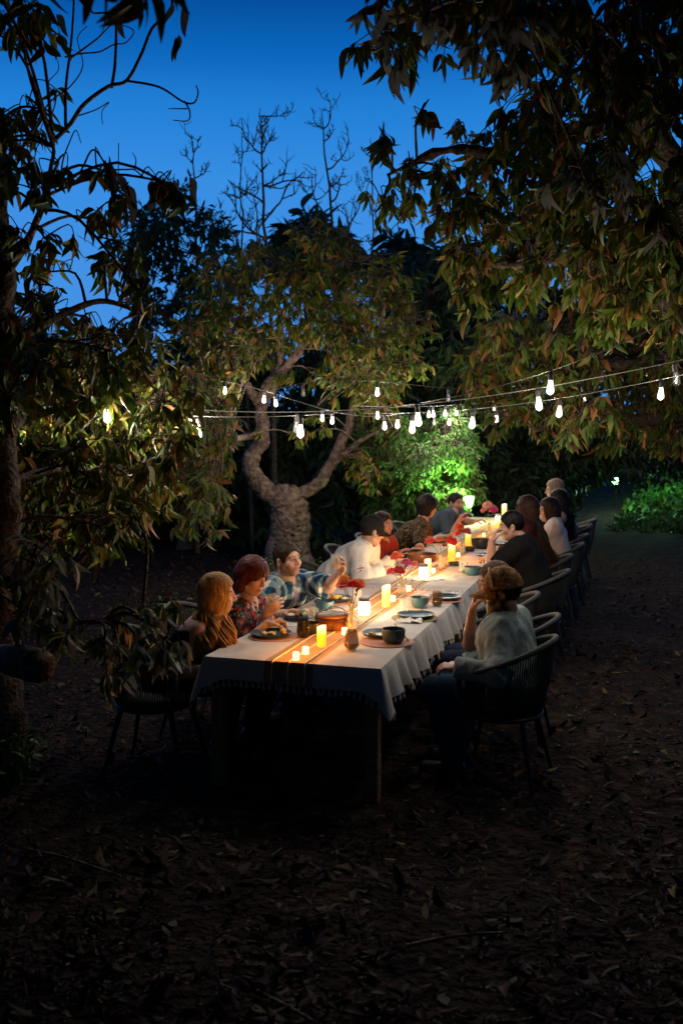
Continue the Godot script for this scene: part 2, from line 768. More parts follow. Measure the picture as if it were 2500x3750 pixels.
func materials() -> void:
	var soil := mat("soil", Color.WHITE, 0.95, 0.0, 0.25)
	world_tex(soil, noise_tex(0.02, 512, [[0.0, lin(0.007, 0.0045, 0.0035)], [0.45, lin(0.018, 0.011, 0.008)], [0.7, lin(0.032, 0.019, 0.013)], [1.0, lin(0.06, 0.038, 0.027)]]), noise_tex(0.05, 512, [], FastNoiseLite.TYPE_SIMPLEX_SMOOTH, 5, true, 10.0), 0.5)
	var bark := mat("bark", Color.WHITE, 0.9, 0.0, 0.3)
	world_tex(bark, noise_tex(0.03, 256, [[0.0, lin(0.04, 0.026, 0.02)], [0.38, lin(0.12, 0.08, 0.062)], [0.5, lin(0.18, 0.125, 0.10)], [0.68, lin(0.25, 0.175, 0.14)], [1.0, lin(0.36, 0.27, 0.22)]]), noise_tex(0.06, 256, [], FastNoiseLite.TYPE_SIMPLEX_SMOOTH, 5, true, 12.0), 1.3)
	var dark_bark := mat("dark_bark", Color.WHITE, 0.9, 0.0, 0.3)
	world_tex(dark_bark, noise_tex(0.04, 256, [[0.0, lin(0.03, 0.022, 0.016)], [0.5, lin(0.08, 0.06, 0.045)], [1.0, lin(0.16, 0.12, 0.09)]]), noise_tex(0.05, 256, [], FastNoiseLite.TYPE_SIMPLEX_SMOOTH, 4, true, 10.0), 2.0)
	var leaf := tinted("leaf", 0.5, 0.32)
	leaf.backlight_enabled = true
	leaf.backlight = Color(0.35, 0.35, 0.35)
	var litter := tinted("litter", 0.7, 0.35)
	litter.backlight_enabled = false
	var dry := mat("dry_leaf", lin(0.10, 0.05, 0.025), 0.6)
	dry.backlight_enabled = true
	dry.backlight = Color(0.2, 0.2, 0.2)
	mat("cord", lin(0.10, 0.10, 0.09), 0.6)
	mat("socket", lin(0.03, 0.03, 0.03), 0.5)
	glass("bulb_clear", Color(0.95, 0.95, 0.95), 0.12)
	glow("bulb_glow", Color(1.0, 0.95, 0.86), 5.5)
	glow("filament", Color(1.0, 0.8, 0.5), 0.2)


func setting() -> void:
	# the ground, one sheet: fine near the table, coarse to the horizon, rising to a bank behind the chairs
	var b := Builder.new()
	var xs := PackedFloat32Array()
	var zs := PackedFloat32Array()
	for i in range(-40, 41):
		var t := i / 40.0
		xs.append(10.0 * t + 190.0 * t * t * t * t * t)
		zs.append(-4.0 + 12.0 * t + 190.0 * t * t * t * t * t)
	var q := PackedVector3Array()
	for z in zs:
		for x in xs:
			q.append(Vector3(x, ground_y(x, z), z))
	b.grid(q, zs.size(), xs.size())
	var ground := MeshInstance3D.new()
	ground.name = "ground"
	ground.mesh = b.mesh()
	ground.material_override = M.soil
	ground.set_meta("kind", "structure")
	add_child(ground)
	# fallen leaves: those largest in view are pieces of the ground, the rest a litter
	var lm := leaf_mesh(0.3, 0.6, 1.1, 0.36)
	var where := []
	var tints := PackedColorArray()
	for i in 90000:
		var d := 1.2 + 15.0 * pow(rng.randf(), 1.5)
		var a := rng.randf_range(-0.75, 0.75)
		var p := cam.position + Basis(Vector3.UP, deg_to_rad(16.8) + a) * Vector3(0, 0, -d)
		if p.x > -0.75 and p.x < 0.75 and p.z < 0.3 and rng.randf() < 0.6:
			continue
		var thick := 0.5 + 0.5 * wob.get_noise_2d(p.x * 0.8, p.z * 0.8)
		if rng.randf() > 0.15 + thick * 1.0:
			continue
		var s := rng.randf_range(0.015, 0.055) if rng.randf() < 0.80 else rng.randf_range(0.055, 0.13)
		var up := (Vector3.UP + any_dir() * 0.75).normalized()
		var fw := Vector3(rng.randf_range(-1, 1), rng.randf_range(-0.15, 0.4), rng.randf_range(-1, 1)).normalized()
		where.append(Transform3D(facing(fw, up) * Basis.from_scale(Vector3(s * rng.randf_range(0.5, 1.3), s * rng.randf_range(-1.2, 1.2), s)), Vector3(p.x, ground_y(p.x, p.z) + rng.randf_range(0.004, 0.03), p.z)))
		var k := rng.randf_range(0.5, 1.25)
		var w := rng.randf()
		tints.append(Color(0.042 * k, 0.021 * k, 0.012 * k) if w < 0.66 else Color(0.12 * k, 0.075 * k, 0.022 * k) if w < 0.73 else Color(0.045 * k, 0.035 * k, 0.030 * k) if w < 0.95 else Color(0.07 * k, 0.085 * k, 0.025 * k))
	var order := range(where.size())
	order.sort_custom(func(x, y): return where[x].basis.z.length() / where[x].origin.distance_to(cam.position) > where[y].basis.z.length() / where[y].origin.distance_to(cam.position))
	var chosen := {}
	var mats := {}
	for i in order:
		if chosen.size() >= 290:
			break
		if not in_view(where[i].origin):
			continue
		chosen[i] = true
		var key := "%d_%d" % [int(tints[i].r * 30), int(tints[i].g * 30)]
		if not mats.has(key):
			mats[key] = mat("fallen_leaf_" + key, tints[i].linear_to_srgb(), 0.7, 0.0, 0.35)
		var lf := MeshInstance3D.new()
		lf.name = "fallen_leaf" if chosen.size() == 1 else "fallen_leaf_%03d" % (chosen.size() - 1)
		lf.mesh = lm
		lf.material_override = mats[key]
		lf.transform = where[i]
		ground.add_child(lf, true)
	var w2 := []
	var t2 := PackedColorArray()
	for i in where.size():
		if not chosen.has(i):
			w2.append(where[i])
			t2.append(tints[i])
	var lit := multi(self, "leaf_litter", lm, M.litter, w2, t2)
	lit.set_meta("label", "dry brown leaf litter strewn over the dark soil round the tables")
	# ground cover on the bank, and low weeds by the table's left
	var gc := []
	var gt := PackedColorArray()
	var blade := leaf_mesh(0.3, 0.4, 0.2, 0.45)
	for i in 26000:
		var p := Vector3(rng.randf_range(0.6, 16.0), 0, rng.randf_range(-29.0, -15.2))
		if p.x < 1.2 + 0.35 * (-15.0 - p.z) * 0.3:
			continue
		p.y = ground_y(p.x, p.z)
		var s := rng.randf_range(0.10, 0.24)
		gc.append(Transform3D(facing((any_dir() + Vector3(0, 0.9, 0)).normalized(), Vector3(rng.randf_range(-1, 1), 0.2, rng.randf_range(-1, 1)).normalized()) * Basis.from_scale(Vector3(s, s, s)), p))
		gt.append(leaf_tone(2))
	var bank := multi(self, "ground_cover", blade, M.leaf, gc, gt)
	bank.set_meta("label", "dark green leafy ground cover on the bank behind the chairs")


func ground_y(x: float, z: float) -> float:
	var y := 0.018 * wob.get_noise_2d(x * 1.7, z * 1.7) + 0.03 * wob.get_noise_2d(x * 0.5, z * 0.5)
	var rise := smoothstep(-14.5, -24.0, z) * smoothstep(-4.0, 8.0, x)
	return y + 2.0 * rise


func trees() -> void:
	var eye := cam.position
	var long_leaf := leaf_mesh(0.3, 0.35, 0.6, 0.27)
	var left := [
		Vector4(-1.77, 2.52, 0.04, 0.21), Vector4(-1.77, 2.55, -0.09, 0.17), Vector4(-2.31, 2.55, -1.35, 0.20), Vector4(-1.91, 2.59, -0.96, 0.25),
		Vector4(-1.23, 2.51, -0.17, 0.16), Vector4(-1.02, 2.49, 0.08, 0.22), Vector4(-1.28, 2.55, -0.75, 0.18), Vector4(-1.70, 2.31, 0.27, 0.23),
		Vector4(-1.62, 2.38, -0.10, 0.23), Vector4(-1.54, 2.32, -0.41, 0.20), Vector4(-1.83, 2.45, -1.17, 0.24), Vector4(-1.33, 2.31, -0.45, 0.21),
		Vector4(-1.27, 2.40, -0.86, 0.18), Vector4(-1.66, 2.15, 0.22, 0.25), Vector4(-2.13, 2.23, -0.68, 0.23), Vector4(-2.32, 2.24, -1.23, 0.15),
		Vector4(-1.96, 2.19, -0.99, 0.24), Vector4(-1.50, 2.18, -0.56, 0.16), Vector4(-1.84, 2.26, -1.54, 0.24), Vector4(-1.42, 2.23, -1.15, 0.20),
		Vector4(-1.04, 2.22, -0.60, 0.25), Vector4(-2.10, 2.05, -0.19, 0.16), Vector4(-2.05, 2.03, -0.25, 0.23), Vector4(-2.28, 2.04, -0.93, 0.19),
		Vector4(-2.13, 2.08, -1.00, 0.22), Vector4(-1.83, 2.01, -0.73, 0.15), Vector4(-1.53, 2.09, -0.60, 0.23), Vector4(-1.53, 2.02, -0.94, 0.22),
		Vector4(-1.55, 2.08, -1.36, 0.22), Vector4(-1.09, 2.01, -0.85, 0.17), Vector4(-2.51, 1.84, -0.71, 0.22), Vector4(-2.24, 1.93, -0.59, 0.22),
		Vector4(-2.18, 1.88, -0.71, 0.22), Vector4(-2.08, 1.93, -0.77, 0.17), Vector4(-1.67, 1.89, -0.56, 0.17), Vector4(-1.31, 1.95, -0.12, 0.17),
		Vector4(-1.57, 1.90, -0.85, 0.21), Vector4(-0.81, 1.94, -0.15, 0.23), Vector4(-1.99, 1.80, -0.21, 0.21), Vector4(-2.30, 1.68, -0.99, 0.21),
		Vector4(-1.95, 1.78, -0.64, 0.25), Vector4(-2.05, 1.69, -1.22, 0.15), Vector4(-1.26, 1.77, -0.04, 0.21), Vector4(-1.13, 1.78, -0.25, 0.18),
		Vector4(-1.56, 1.72, -1.41, 0.21), Vector4(-1.06, 1.70, -0.62, 0.18), Vector4(-2.25, 1.59, -0.37, 0.16), Vector4(-2.47, 1.55, -0.87, 0.23),
		Vector4(-2.54, 1.52, -1.14, 0.23), Vector4(-2.40, 1.55, -1.28, 0.18), Vector4(-1.80, 1.57, -0.74, 0.22), Vector4(-1.63, 1.55, -0.66, 0.18),
		Vector4(-1.31, 1.60, -0.43, 0.22), Vector4(-1.21, 1.64, -0.64, 0.24), Vector4(-2.32, 1.39, -0.62, 0.20), Vector4(-2.34, 1.38, -1.03, 0.17),
		Vector4(-2.23, 1.33, -1.03, 0.22), Vector4(-2.12, 1.38, -1.20, 0.16), Vector4(-1.40, 1.45, -0.33, 0.17), Vector4(-1.15, 1.44, -0.22, 0.23),
		Vector4(-2.65, 1.17, -0.90, 0.17), Vector4(-2.43, 1.22, -1.11, 0.16), Vector4(-1.97, 1.25, -0.69, 0.15), Vector4(-1.83, 1.27, -0.96, 0.24),
		Vector4(-2.09, 3.02, -0.39, 0.15), Vector4(-1.95, 3.09, -0.73, 0.14), Vector4(-1.60, 3.17, -0.97, 0.15), Vector4(-1.25, 3.09, -0.56, 0.17),
		Vector4(-1.98, 2.89, -0.23, 0.13), Vector4(-1.85, 2.91, -0.33, 0.16), Vector4(-1.63, 2.82, -0.29, 0.15), Vector4(-0.62, 2.73, 0.47, 0.14),
		Vector4(-1.92, 2.66, 0.03, 0.11), Vector4(-1.76, 2.69, 0.13, 0.17), Vector4(-1.38, 2.64, 0.42, 0.12), Vector4(-1.50, 2.72, -0.49, 0.15),
		Vector4(-1.37, 2.65, -0.49, 0.12), Vector4(-0.80, 2.60, 0.17, 0.10), Vector4(-1.49, 3.60, 0.36, 0.16), Vector4(-2.10, 3.66, -0.29, 0.12),
		Vector4(-1.32, 3.36, 0.67, 0.16), Vector4(-1.08, 3.41, 0.53, 0.13), Vector4(-1.55, 3.38, 0.28, 0.14), Vector4(-1.25, 3.31, 0.48, 0.16),
		Vector4(-2.05, 3.18, -0.11, 0.14), Vector4(-1.72, 3.17, 0.14, 0.15), Vector4(-1.27, 3.08, 0.35, 0.16), Vector4(-1.28, 3.29, -0.31, 0.15),
		Vector4(-1.83, 3.91, -0.11, 0.19), Vector4(-1.54, 3.91, -0.11, 0.19), Vector4(-1.46, 3.63, 0.34, 0.13), Vector4(-1.35, 4.31, 0.63, 0.12),
		Vector4(-1.48, 4.22, 0.55, 0.15), Vector4(-1.20, 4.19, 0.56, 0.15), Vector4(-1.34, 4.06, 0.60, 0.14), Vector4(-1.29, 4.18, 0.37, 0.17),
		Vector4(-0.97, 1.42, 0.97, 0.22), Vector4(-1.15, 1.31, 0.94, 0.18), Vector4(-1.04, 1.23, 0.82, 0.16), Vector4(-1.02, 1.13, 0.91, 0.14),
		Vector4(-0.92, 1.09, 0.84, 0.10), Vector4(-0.72, 1.07, 0.55, 0.12), Vector4(-0.81, 0.97, 0.83, 0.14), Vector4(-0.59, 1.02, 0.97, 0.11),
		Vector4(-0.72, 0.92, 0.55, 0.12), Vector4(-0.60, 1.12, 0.29, 0.06), Vector4(-0.48, 3.27, 0.27, 0.05), Vector4(-0.58, 3.34, 0.30, 0.05),
		Vector4(-0.82, 3.29, 0.27, 0.06), Vector4(-0.90, 3.41, 0.28, 0.07), Vector4(-0.71, 1.64, 0.48, 0.12), Vector4(-0.37, 1.12, 0.90, 0.12),
		Vector4(-0.26, 1.04, 0.92, 0.10), Vector4(-0.34, 1.03, 1.05, 0.12), Vector4(-0.43, 0.91, 1.09, 0.10),
	]
	var left_beyond := [
		Vector4(0.30, 3.64, 4.74, 0.41), Vector4(-0.44, 4.71, 6.23, 0.53), Vector4(-0.71, 5.16, 4.88, 0.49), Vector4(-2.72, 4.30, 5.86, 0.44),
		Vector4(0.49, 4.37, 2.74, 0.40), Vector4(-1.96, 3.38, 4.35, 0.53), Vector4(0.22, 4.56, 2.70, 0.42), Vector4(-0.71, 4.39, 4.73, 0.46),
		Vector4(-0.99, 5.32, 1.34, 0.49), Vector4(-0.11, 5.27, 4.81, 0.46), Vector4(-1.81, 4.33, 5.91, 0.45), Vector4(-2.42, 4.53, 6.29, 0.43),
		Vector4(-3.47, 3.21, 3.79, 0.49), Vector4(-2.83, 3.41, 3.99, 0.50), Vector4(-0.70, 4.87, 0.68, 0.47), Vector4(-0.09, 5.48, 2.27, 0.53),
		Vector4(-0.89, 5.40, 1.72, 0.50), Vector4(-2.94, 3.15, 1.24, 0.49), Vector4(-3.16, 4.95, 4.86, 0.52), Vector4(-0.22, 4.83, 6.03, 0.54),
		Vector4(-0.97, 5.51, 0.94, 0.42), Vector4(-3.33, 3.46, 2.62, 0.47), Vector4(-0.74, 4.91, 0.82, 0.46), Vector4(-2.03, 4.75, 3.37, 0.54),
		Vector4(0.37, 3.09, 5.01, 0.51), Vector4(-2.36, 3.22, 3.27, 0.45), Vector4(-0.50, 5.38, 2.67, 0.44), Vector4(-1.51, 4.78, 5.19, 0.49),
		Vector4(-2.36, 3.81, 5.56, 0.48), Vector4(-3.39, 4.04, 1.77, 0.50), Vector4(-3.29, 3.63, 0.90, 0.47), Vector4(0.54, 4.36, 2.69, 0.54),
		Vector4(-3.21, 3.86, 5.33, 0.40), Vector4(-1.68, 3.93, 3.50, 0.41), Vector4(-2.68, 5.53, 3.04, 0.47), Vector4(-3.24, 3.65, 6.22, 0.50),
		Vector4(-1.47, 3.04, 2.73, 0.52), Vector4(-1.77, 4.50, 5.89, 0.50), Vector4(-1.86, 5.26, 5.42, 0.54), Vector4(-2.01, 5.60, 4.99, 0.53),
		Vector4(-2.98, 5.01, 2.92, 0.55), Vector4(0.58, 3.49, 2.91, 0.44), Vector4(-1.63, 3.67, 4.43, 0.42), Vector4(-2.89, 4.14, 0.76, 0.46),
		Vector4(0.17, 5.29, 1.52, 0.40), Vector4(-0.12, 5.49, 4.01, 0.42), Vector4(-2.61, 5.38, 6.11, 0.40), Vector4(-2.82, 4.06, 1.95, 0.51),
		Vector4(-2.03, 4.99, 1.24, 0.48), Vector4(0.49, 4.80, 0.86, 0.42), Vector4(-0.90, 3.91, 2.59, 0.47), Vector4(-1.16, 5.51, 1.79, 0.49),
		Vector4(-2.50, 4.37, 4.83, 0.42), Vector4(-1.84, 4.26, 4.09, 0.52), Vector4(-3.36, 4.25, 0.54, 0.46), Vector4(-2.15, 2.96, 2.15, 0.47),
		Vector4(-0.85, 5.40, 2.60, 0.48), Vector4(-0.60, 5.43, 6.19, 0.55), Vector4(-2.33, 3.35, 6.08, 0.41), Vector4(-1.72, 4.89, 3.58, 0.46),
		Vector4(0.28, 3.71, 3.72, 0.52), Vector4(-3.02, 3.85, 3.36, 0.48), Vector4(-2.73, 4.13, 0.67, 0.41), Vector4(-2.16, 3.29, 6.30, 0.44),
		Vector4(-2.44, 5.02, 4.90, 0.44), Vector4(-0.12, 4.59, 2.71, 0.49), Vector4(-2.57, 3.61, 5.73, 0.47), Vector4(-0.14, 4.23, 5.70, 0.41),
		Vector4(-1.13, 3.22, 4.77, 0.49), Vector4(-1.03, 3.50, 6.18, 0.42), Vector4(-3.33, 4.75, 0.88, 0.41), Vector4(-1.67, 4.65, 5.83, 0.51),
		Vector4(-3.31, 4.64, 5.53, 0.42), Vector4(-0.42, 4.29, 5.89, 0.47), Vector4(-2.95, 3.48, 1.93, 0.54), Vector4(-2.74, 3.14, 2.49, 0.41),
		Vector4(-1.81, 4.58, 4.33, 0.43), Vector4(-3.02, 4.23, 4.56, 0.47), Vector4(-1.19, 5.36, 1.20, 0.44), Vector4(-1.53, 4.35, 5.88, 0.48),
	]
	var right := [
		Vector4(0.59, 4.26, 0.17, 0.15), Vector4(0.57, 4.48, -0.39, 0.18), Vector4(1.00, 4.49, -0.47, 0.12), Vector4(0.55, 4.15, 0.20, 0.13),
		Vector4(0.74, 4.14, 0.18, 0.15), Vector4(0.65, 4.43, -0.69, 0.17), Vector4(0.95, 4.12, 0.16, 0.18), Vector4(0.96, 4.54, -0.83, 0.21),
		Vector4(1.24, 4.19, -0.03, 0.17), Vector4(0.46, 4.19, -0.25, 0.22), Vector4(0.51, 4.36, -0.67, 0.16), Vector4(0.72, 4.24, -0.60, 0.17),
		Vector4(0.88, 4.20, -0.29, 0.16), Vector4(1.13, 4.07, -0.16, 0.19), Vector4(1.16, 4.21, -0.52, 0.13), Vector4(0.59, 3.91, 0.17, 0.14),
		Vector4(0.49, 4.15, -0.58, 0.14), Vector4(1.10, 3.92, 0.03, 0.20), Vector4(1.19, 4.00, -0.39, 0.21), Vector4(1.27, 4.74, -1.27, 0.27),
		Vector4(1.76, 4.39, -0.50, 0.33), Vector4(1.91, 4.75, -1.46, 0.32), Vector4(1.37, 4.35, -0.72, 0.28), Vector4(1.38, 4.88, -2.19, 0.23),
		Vector4(1.74, 4.40, -0.92, 0.34), Vector4(2.01, 4.82, -1.98, 0.27), Vector4(2.13, 4.27, -0.63, 0.30), Vector4(1.25, 4.61, -1.91, 0.26),
		Vector4(1.51, 4.51, -1.87, 0.23), Vector4(1.72, 4.03, -0.58, 0.22), Vector4(1.99, 4.43, -1.49, 0.32), Vector4(2.20, 4.64, -2.32, 0.31),
		Vector4(1.29, 4.23, -1.64, 0.22), Vector4(1.61, 3.82, -0.55, 0.26), Vector4(1.69, 4.01, -0.91, 0.22), Vector4(1.94, 4.14, -1.35, 0.24),
		Vector4(1.12, 3.97, -1.22, 0.27), Vector4(1.19, 4.08, -1.76, 0.32), Vector4(1.51, 4.17, -2.33, 0.32), Vector4(1.71, 4.16, -2.32, 0.31),
		Vector4(1.94, 3.85, -1.03, 0.30), Vector4(1.31, 3.72, -1.07, 0.24), Vector4(1.50, 3.77, -1.26, 0.23), Vector4(1.65, 3.90, -2.17, 0.26),
		Vector4(2.00, 3.52, -0.51, 0.23), Vector4(2.24, 3.85, -2.28, 0.27), Vector4(1.33, 3.52, -1.22, 0.32), Vector4(1.54, 3.33, -0.49, 0.28),
		Vector4(1.73, 3.29, -0.59, 0.31), Vector4(1.97, 3.66, -2.13, 0.26), Vector4(2.17, 3.36, -0.71, 0.30), Vector4(1.55, 3.19, -0.92, 0.27),
		Vector4(1.70, 3.16, -0.99, 0.23), Vector4(1.94, 3.05, -0.64, 0.26), Vector4(1.72, 3.13, -2.21, 0.23), Vector4(1.95, 3.18, -2.18, 0.28),
		Vector4(2.19, 3.06, -1.71, 0.27), Vector4(0.53, 4.17, -2.44, 0.23), Vector4(0.83, 4.02, -2.04, 0.18), Vector4(1.02, 4.08, -1.98, 0.22),
		Vector4(1.19, 4.14, -2.64, 0.24), Vector4(0.33, 3.76, -1.59, 0.21), Vector4(0.49, 3.81, -1.69, 0.15), Vector4(0.67, 3.87, -2.01, 0.20),
		Vector4(0.85, 3.77, -1.82, 0.18), Vector4(1.07, 3.79, -1.56, 0.19), Vector4(1.35, 3.74, -1.86, 0.19), Vector4(0.13, 3.57, -1.51, 0.16),
		Vector4(0.11, 3.75, -2.36, 0.23), Vector4(0.54, 3.66, -1.67, 0.16), Vector4(0.70, 3.53, -1.38, 0.18), Vector4(0.82, 3.71, -2.34, 0.23),
		Vector4(1.04, 3.65, -1.83, 0.15), Vector4(1.20, 3.59, -1.62, 0.17), Vector4(1.32, 3.73, -2.62, 0.22), Vector4(0.61, 3.41, -1.34, 0.20),
		Vector4(0.66, 3.50, -1.64, 0.17), Vector4(0.80, 3.55, -2.32, 0.17), Vector4(1.03, 3.61, -2.36, 0.22), Vector4(1.16, 3.51, -2.37, 0.16),
		Vector4(1.36, 3.41, -1.67, 0.22), Vector4(1.02, 3.38, -2.15, 0.17), Vector4(0.80, 3.31, -1.60, 0.21), Vector4(0.54, 3.28, -2.09, 0.20),
		Vector4(0.76, 3.18, -1.56, 0.20), Vector4(0.93, 3.22, -1.93, 0.22), Vector4(1.19, 3.14, -1.59, 0.20), Vector4(1.35, 3.22, -1.64, 0.19),
		Vector4(0.83, 2.95, -1.33, 0.21), Vector4(0.95, 3.07, -2.11, 0.16), Vector4(1.10, 3.07, -2.24, 0.21), Vector4(1.33, 3.14, -2.28, 0.23),
		Vector4(1.53, 3.05, -1.97, 0.20), Vector4(1.68, 3.04, -2.43, 0.19), Vector4(2.14, 3.05, -2.47, 0.28), Vector4(1.53, 2.83, -2.31, 0.23),
		Vector4(1.72, 2.94, -2.08, 0.23), Vector4(2.01, 2.81, -2.32, 0.23), Vector4(2.23, 2.93, -2.86, 0.23), Vector4(0.47, 4.03, -1.13, 0.05),
		Vector4(0.15, 3.99, -1.45, 0.06), Vector4(0.12, 3.91, -1.43, 0.06),
	]
	var right_beyond := [
		Vector4(1.60, 5.60, -0.66, 0.49), Vector4(4.22, 4.92, 5.49, 0.47), Vector4(4.97, 3.52, 5.66, 0.49), Vector4(1.01, 4.13, 6.41, 0.53),
		Vector4(4.10, 5.67, -1.45, 0.47), Vector4(2.96, 5.95, 5.76, 0.44), Vector4(5.15, 4.95, 0.94, 0.43), Vector4(2.79, 4.86, 2.13, 0.47),
		Vector4(4.98, 4.73, 0.96, 0.54), Vector4(5.19, 5.14, 2.69, 0.53), Vector4(3.82, 4.86, 1.43, 0.44), Vector4(3.83, 4.34, 0.37, 0.47),
		Vector4(3.07, 3.99, 5.32, 0.50), Vector4(1.29, 3.64, 5.62, 0.51), Vector4(2.22, 5.40, -1.13, 0.56), Vector4(4.93, 5.26, -1.10, 0.49),
		Vector4(4.51, 5.06, 0.17, 0.46), Vector4(1.27, 4.86, -0.05, 0.49), Vector4(4.76, 5.92, 2.44, 0.55), Vector4(1.56, 6.05, 5.42, 0.50),
		Vector4(4.72, 4.23, 6.34, 0.47), Vector4(4.88, 5.74, 5.98, 0.54), Vector4(1.31, 4.18, 3.75, 0.57), Vector4(3.86, 3.51, 1.28, 0.48),
		Vector4(1.72, 4.03, 2.63, 0.48), Vector4(2.12, 4.55, 6.08, 0.52), Vector4(4.16, 6.01, -1.25, 0.56), Vector4(1.40, 3.95, 4.42, 0.54),
		Vector4(3.58, 4.73, 4.28, 0.49), Vector4(5.00, 6.06, 1.29, 0.49), Vector4(2.17, 5.59, 2.44, 0.45), Vector4(4.71, 6.00, -1.13, 0.49),
		Vector4(1.93, 5.19, 1.37, 0.47), Vector4(2.27, 5.10, 2.53, 0.50), Vector4(3.86, 4.73, 6.07, 0.49), Vector4(4.33, 6.01, 3.47, 0.51),
		Vector4(4.32, 5.39, 0.05, 0.49), Vector4(1.66, 3.46, 4.00, 0.47), Vector4(2.50, 4.62, 3.91, 0.57), Vector4(3.94, 4.01, 6.41, 0.45),
		Vector4(3.44, 5.20, 0.80, 0.56), Vector4(3.56, 5.39, -0.39, 0.55), Vector4(2.21, 5.13, 4.40, 0.47), Vector4(2.11, 4.33, 6.33, 0.53),
		Vector4(2.98, 4.97, 3.75, 0.46), Vector4(1.32, 3.71, 3.16, 0.52), Vector4(5.11, 5.14, 5.32, 0.58), Vector4(3.09, 4.58, 2.27, 0.48),
		Vector4(4.19, 5.01, -0.52, 0.57), Vector4(3.21, 5.50, 2.88, 0.51), Vector4(3.42, 3.72, -0.45, 0.54), Vector4(2.47, 3.76, 5.02, 0.54),
		Vector4(4.21, 4.48, -0.45, 0.54), Vector4(1.91, 5.27, 4.07, 0.46), Vector4(1.01, 5.05, 4.82, 0.51), Vector4(5.13, 4.04, 4.35, 0.49),
		Vector4(3.44, 4.25, 0.34, 0.51), Vector4(3.55, 5.95, 3.33, 0.50), Vector4(3.73, 5.16, 1.76, 0.46), Vector4(3.87, 4.48, -1.20, 0.45),
		Vector4(2.51, 5.32, 3.75, 0.50), Vector4(4.43, 4.31, 1.31, 0.54), Vector4(3.85, 4.59, 5.62, 0.42), Vector4(3.25, 5.80, 5.53, 0.45),
		Vector4(4.39, 4.89, 5.98, 0.47), Vector4(3.79, 5.20, 6.42, 0.47), Vector4(2.64, 3.75, 3.97, 0.43), Vector4(4.57, 3.81, 0.03, 0.57),
		Vector4(3.09, 5.51, 1.26, 0.46), Vector4(2.55, 6.15, 0.04, 0.56), Vector4(4.71, 5.31, 0.63, 0.54), Vector4(4.80, 5.06, 0.26, 0.52),
		Vector4(5.02, 5.05, -0.30, 0.45), Vector4(3.65, 3.53, -1.49, 0.48), Vector4(3.84, 4.29, 3.15, 0.50), Vector4(4.31, 5.01, 3.61, 0.51),
		Vector4(4.46, 3.67, -0.59, 0.56), Vector4(4.50, 3.42, 5.65, 0.52), Vector4(4.60, 5.36, 1.51, 0.44), Vector4(4.21, 5.39, 2.26, 0.46),
		Vector4(2.53, 6.02, 2.21, 0.45), Vector4(5.14, 6.14, -0.09, 0.45), Vector4(4.06, 4.48, 2.29, 0.53), Vector4(2.15, 5.06, 0.13, 0.46),
		Vector4(3.29, 4.60, 5.66, 0.44), Vector4(4.85, 4.13, 1.24, 0.44), Vector4(2.33, 6.15, 1.40, 0.55), Vector4(5.10, 5.35, -0.03, 0.49),
		Vector4(3.86, 4.86, 0.83, 0.46), Vector4(1.60, 3.72, 2.01, 0.43), Vector4(3.19, 4.11, 4.68, 0.46), Vector4(4.60, 6.05, 5.94, 0.46),
		Vector4(4.90, 4.72, 5.58, 0.49), Vector4(3.27, 4.12, 4.56, 0.48), Vector4(4.71, 5.38, 1.93, 0.42), Vector4(2.13, 4.57, 1.46, 0.51),
		Vector4(1.02, 4.71, 5.64, 0.57), Vector4(3.89, 5.32, 3.32, 0.58), Vector4(4.32, 4.69, 2.46, 0.57), Vector4(3.32, 5.08, 0.96, 0.53),
		Vector4(3.05, 6.04, 6.50, 0.58), Vector4(4.99, 3.52, -0.92, 0.47), Vector4(4.47, 4.96, 0.55, 0.44), Vector4(1.81, 3.87, 3.46, 0.44),
		Vector4(4.50, 5.22, 5.52, 0.54), Vector4(4.07, 4.15, 1.88, 0.48), Vector4(2.65, 5.95, 1.99, 0.55), Vector4(3.65, 3.63, 0.18, 0.51),
		Vector4(4.32, 4.05, 0.50, 0.48), Vector4(2.93, 4.58, 5.90, 0.52), Vector4(2.17, 4.36, 2.56, 0.45), Vector4(2.65, 3.58, 3.75, 0.56),
		Vector4(4.77, 5.07, 1.58, 0.51),
	]
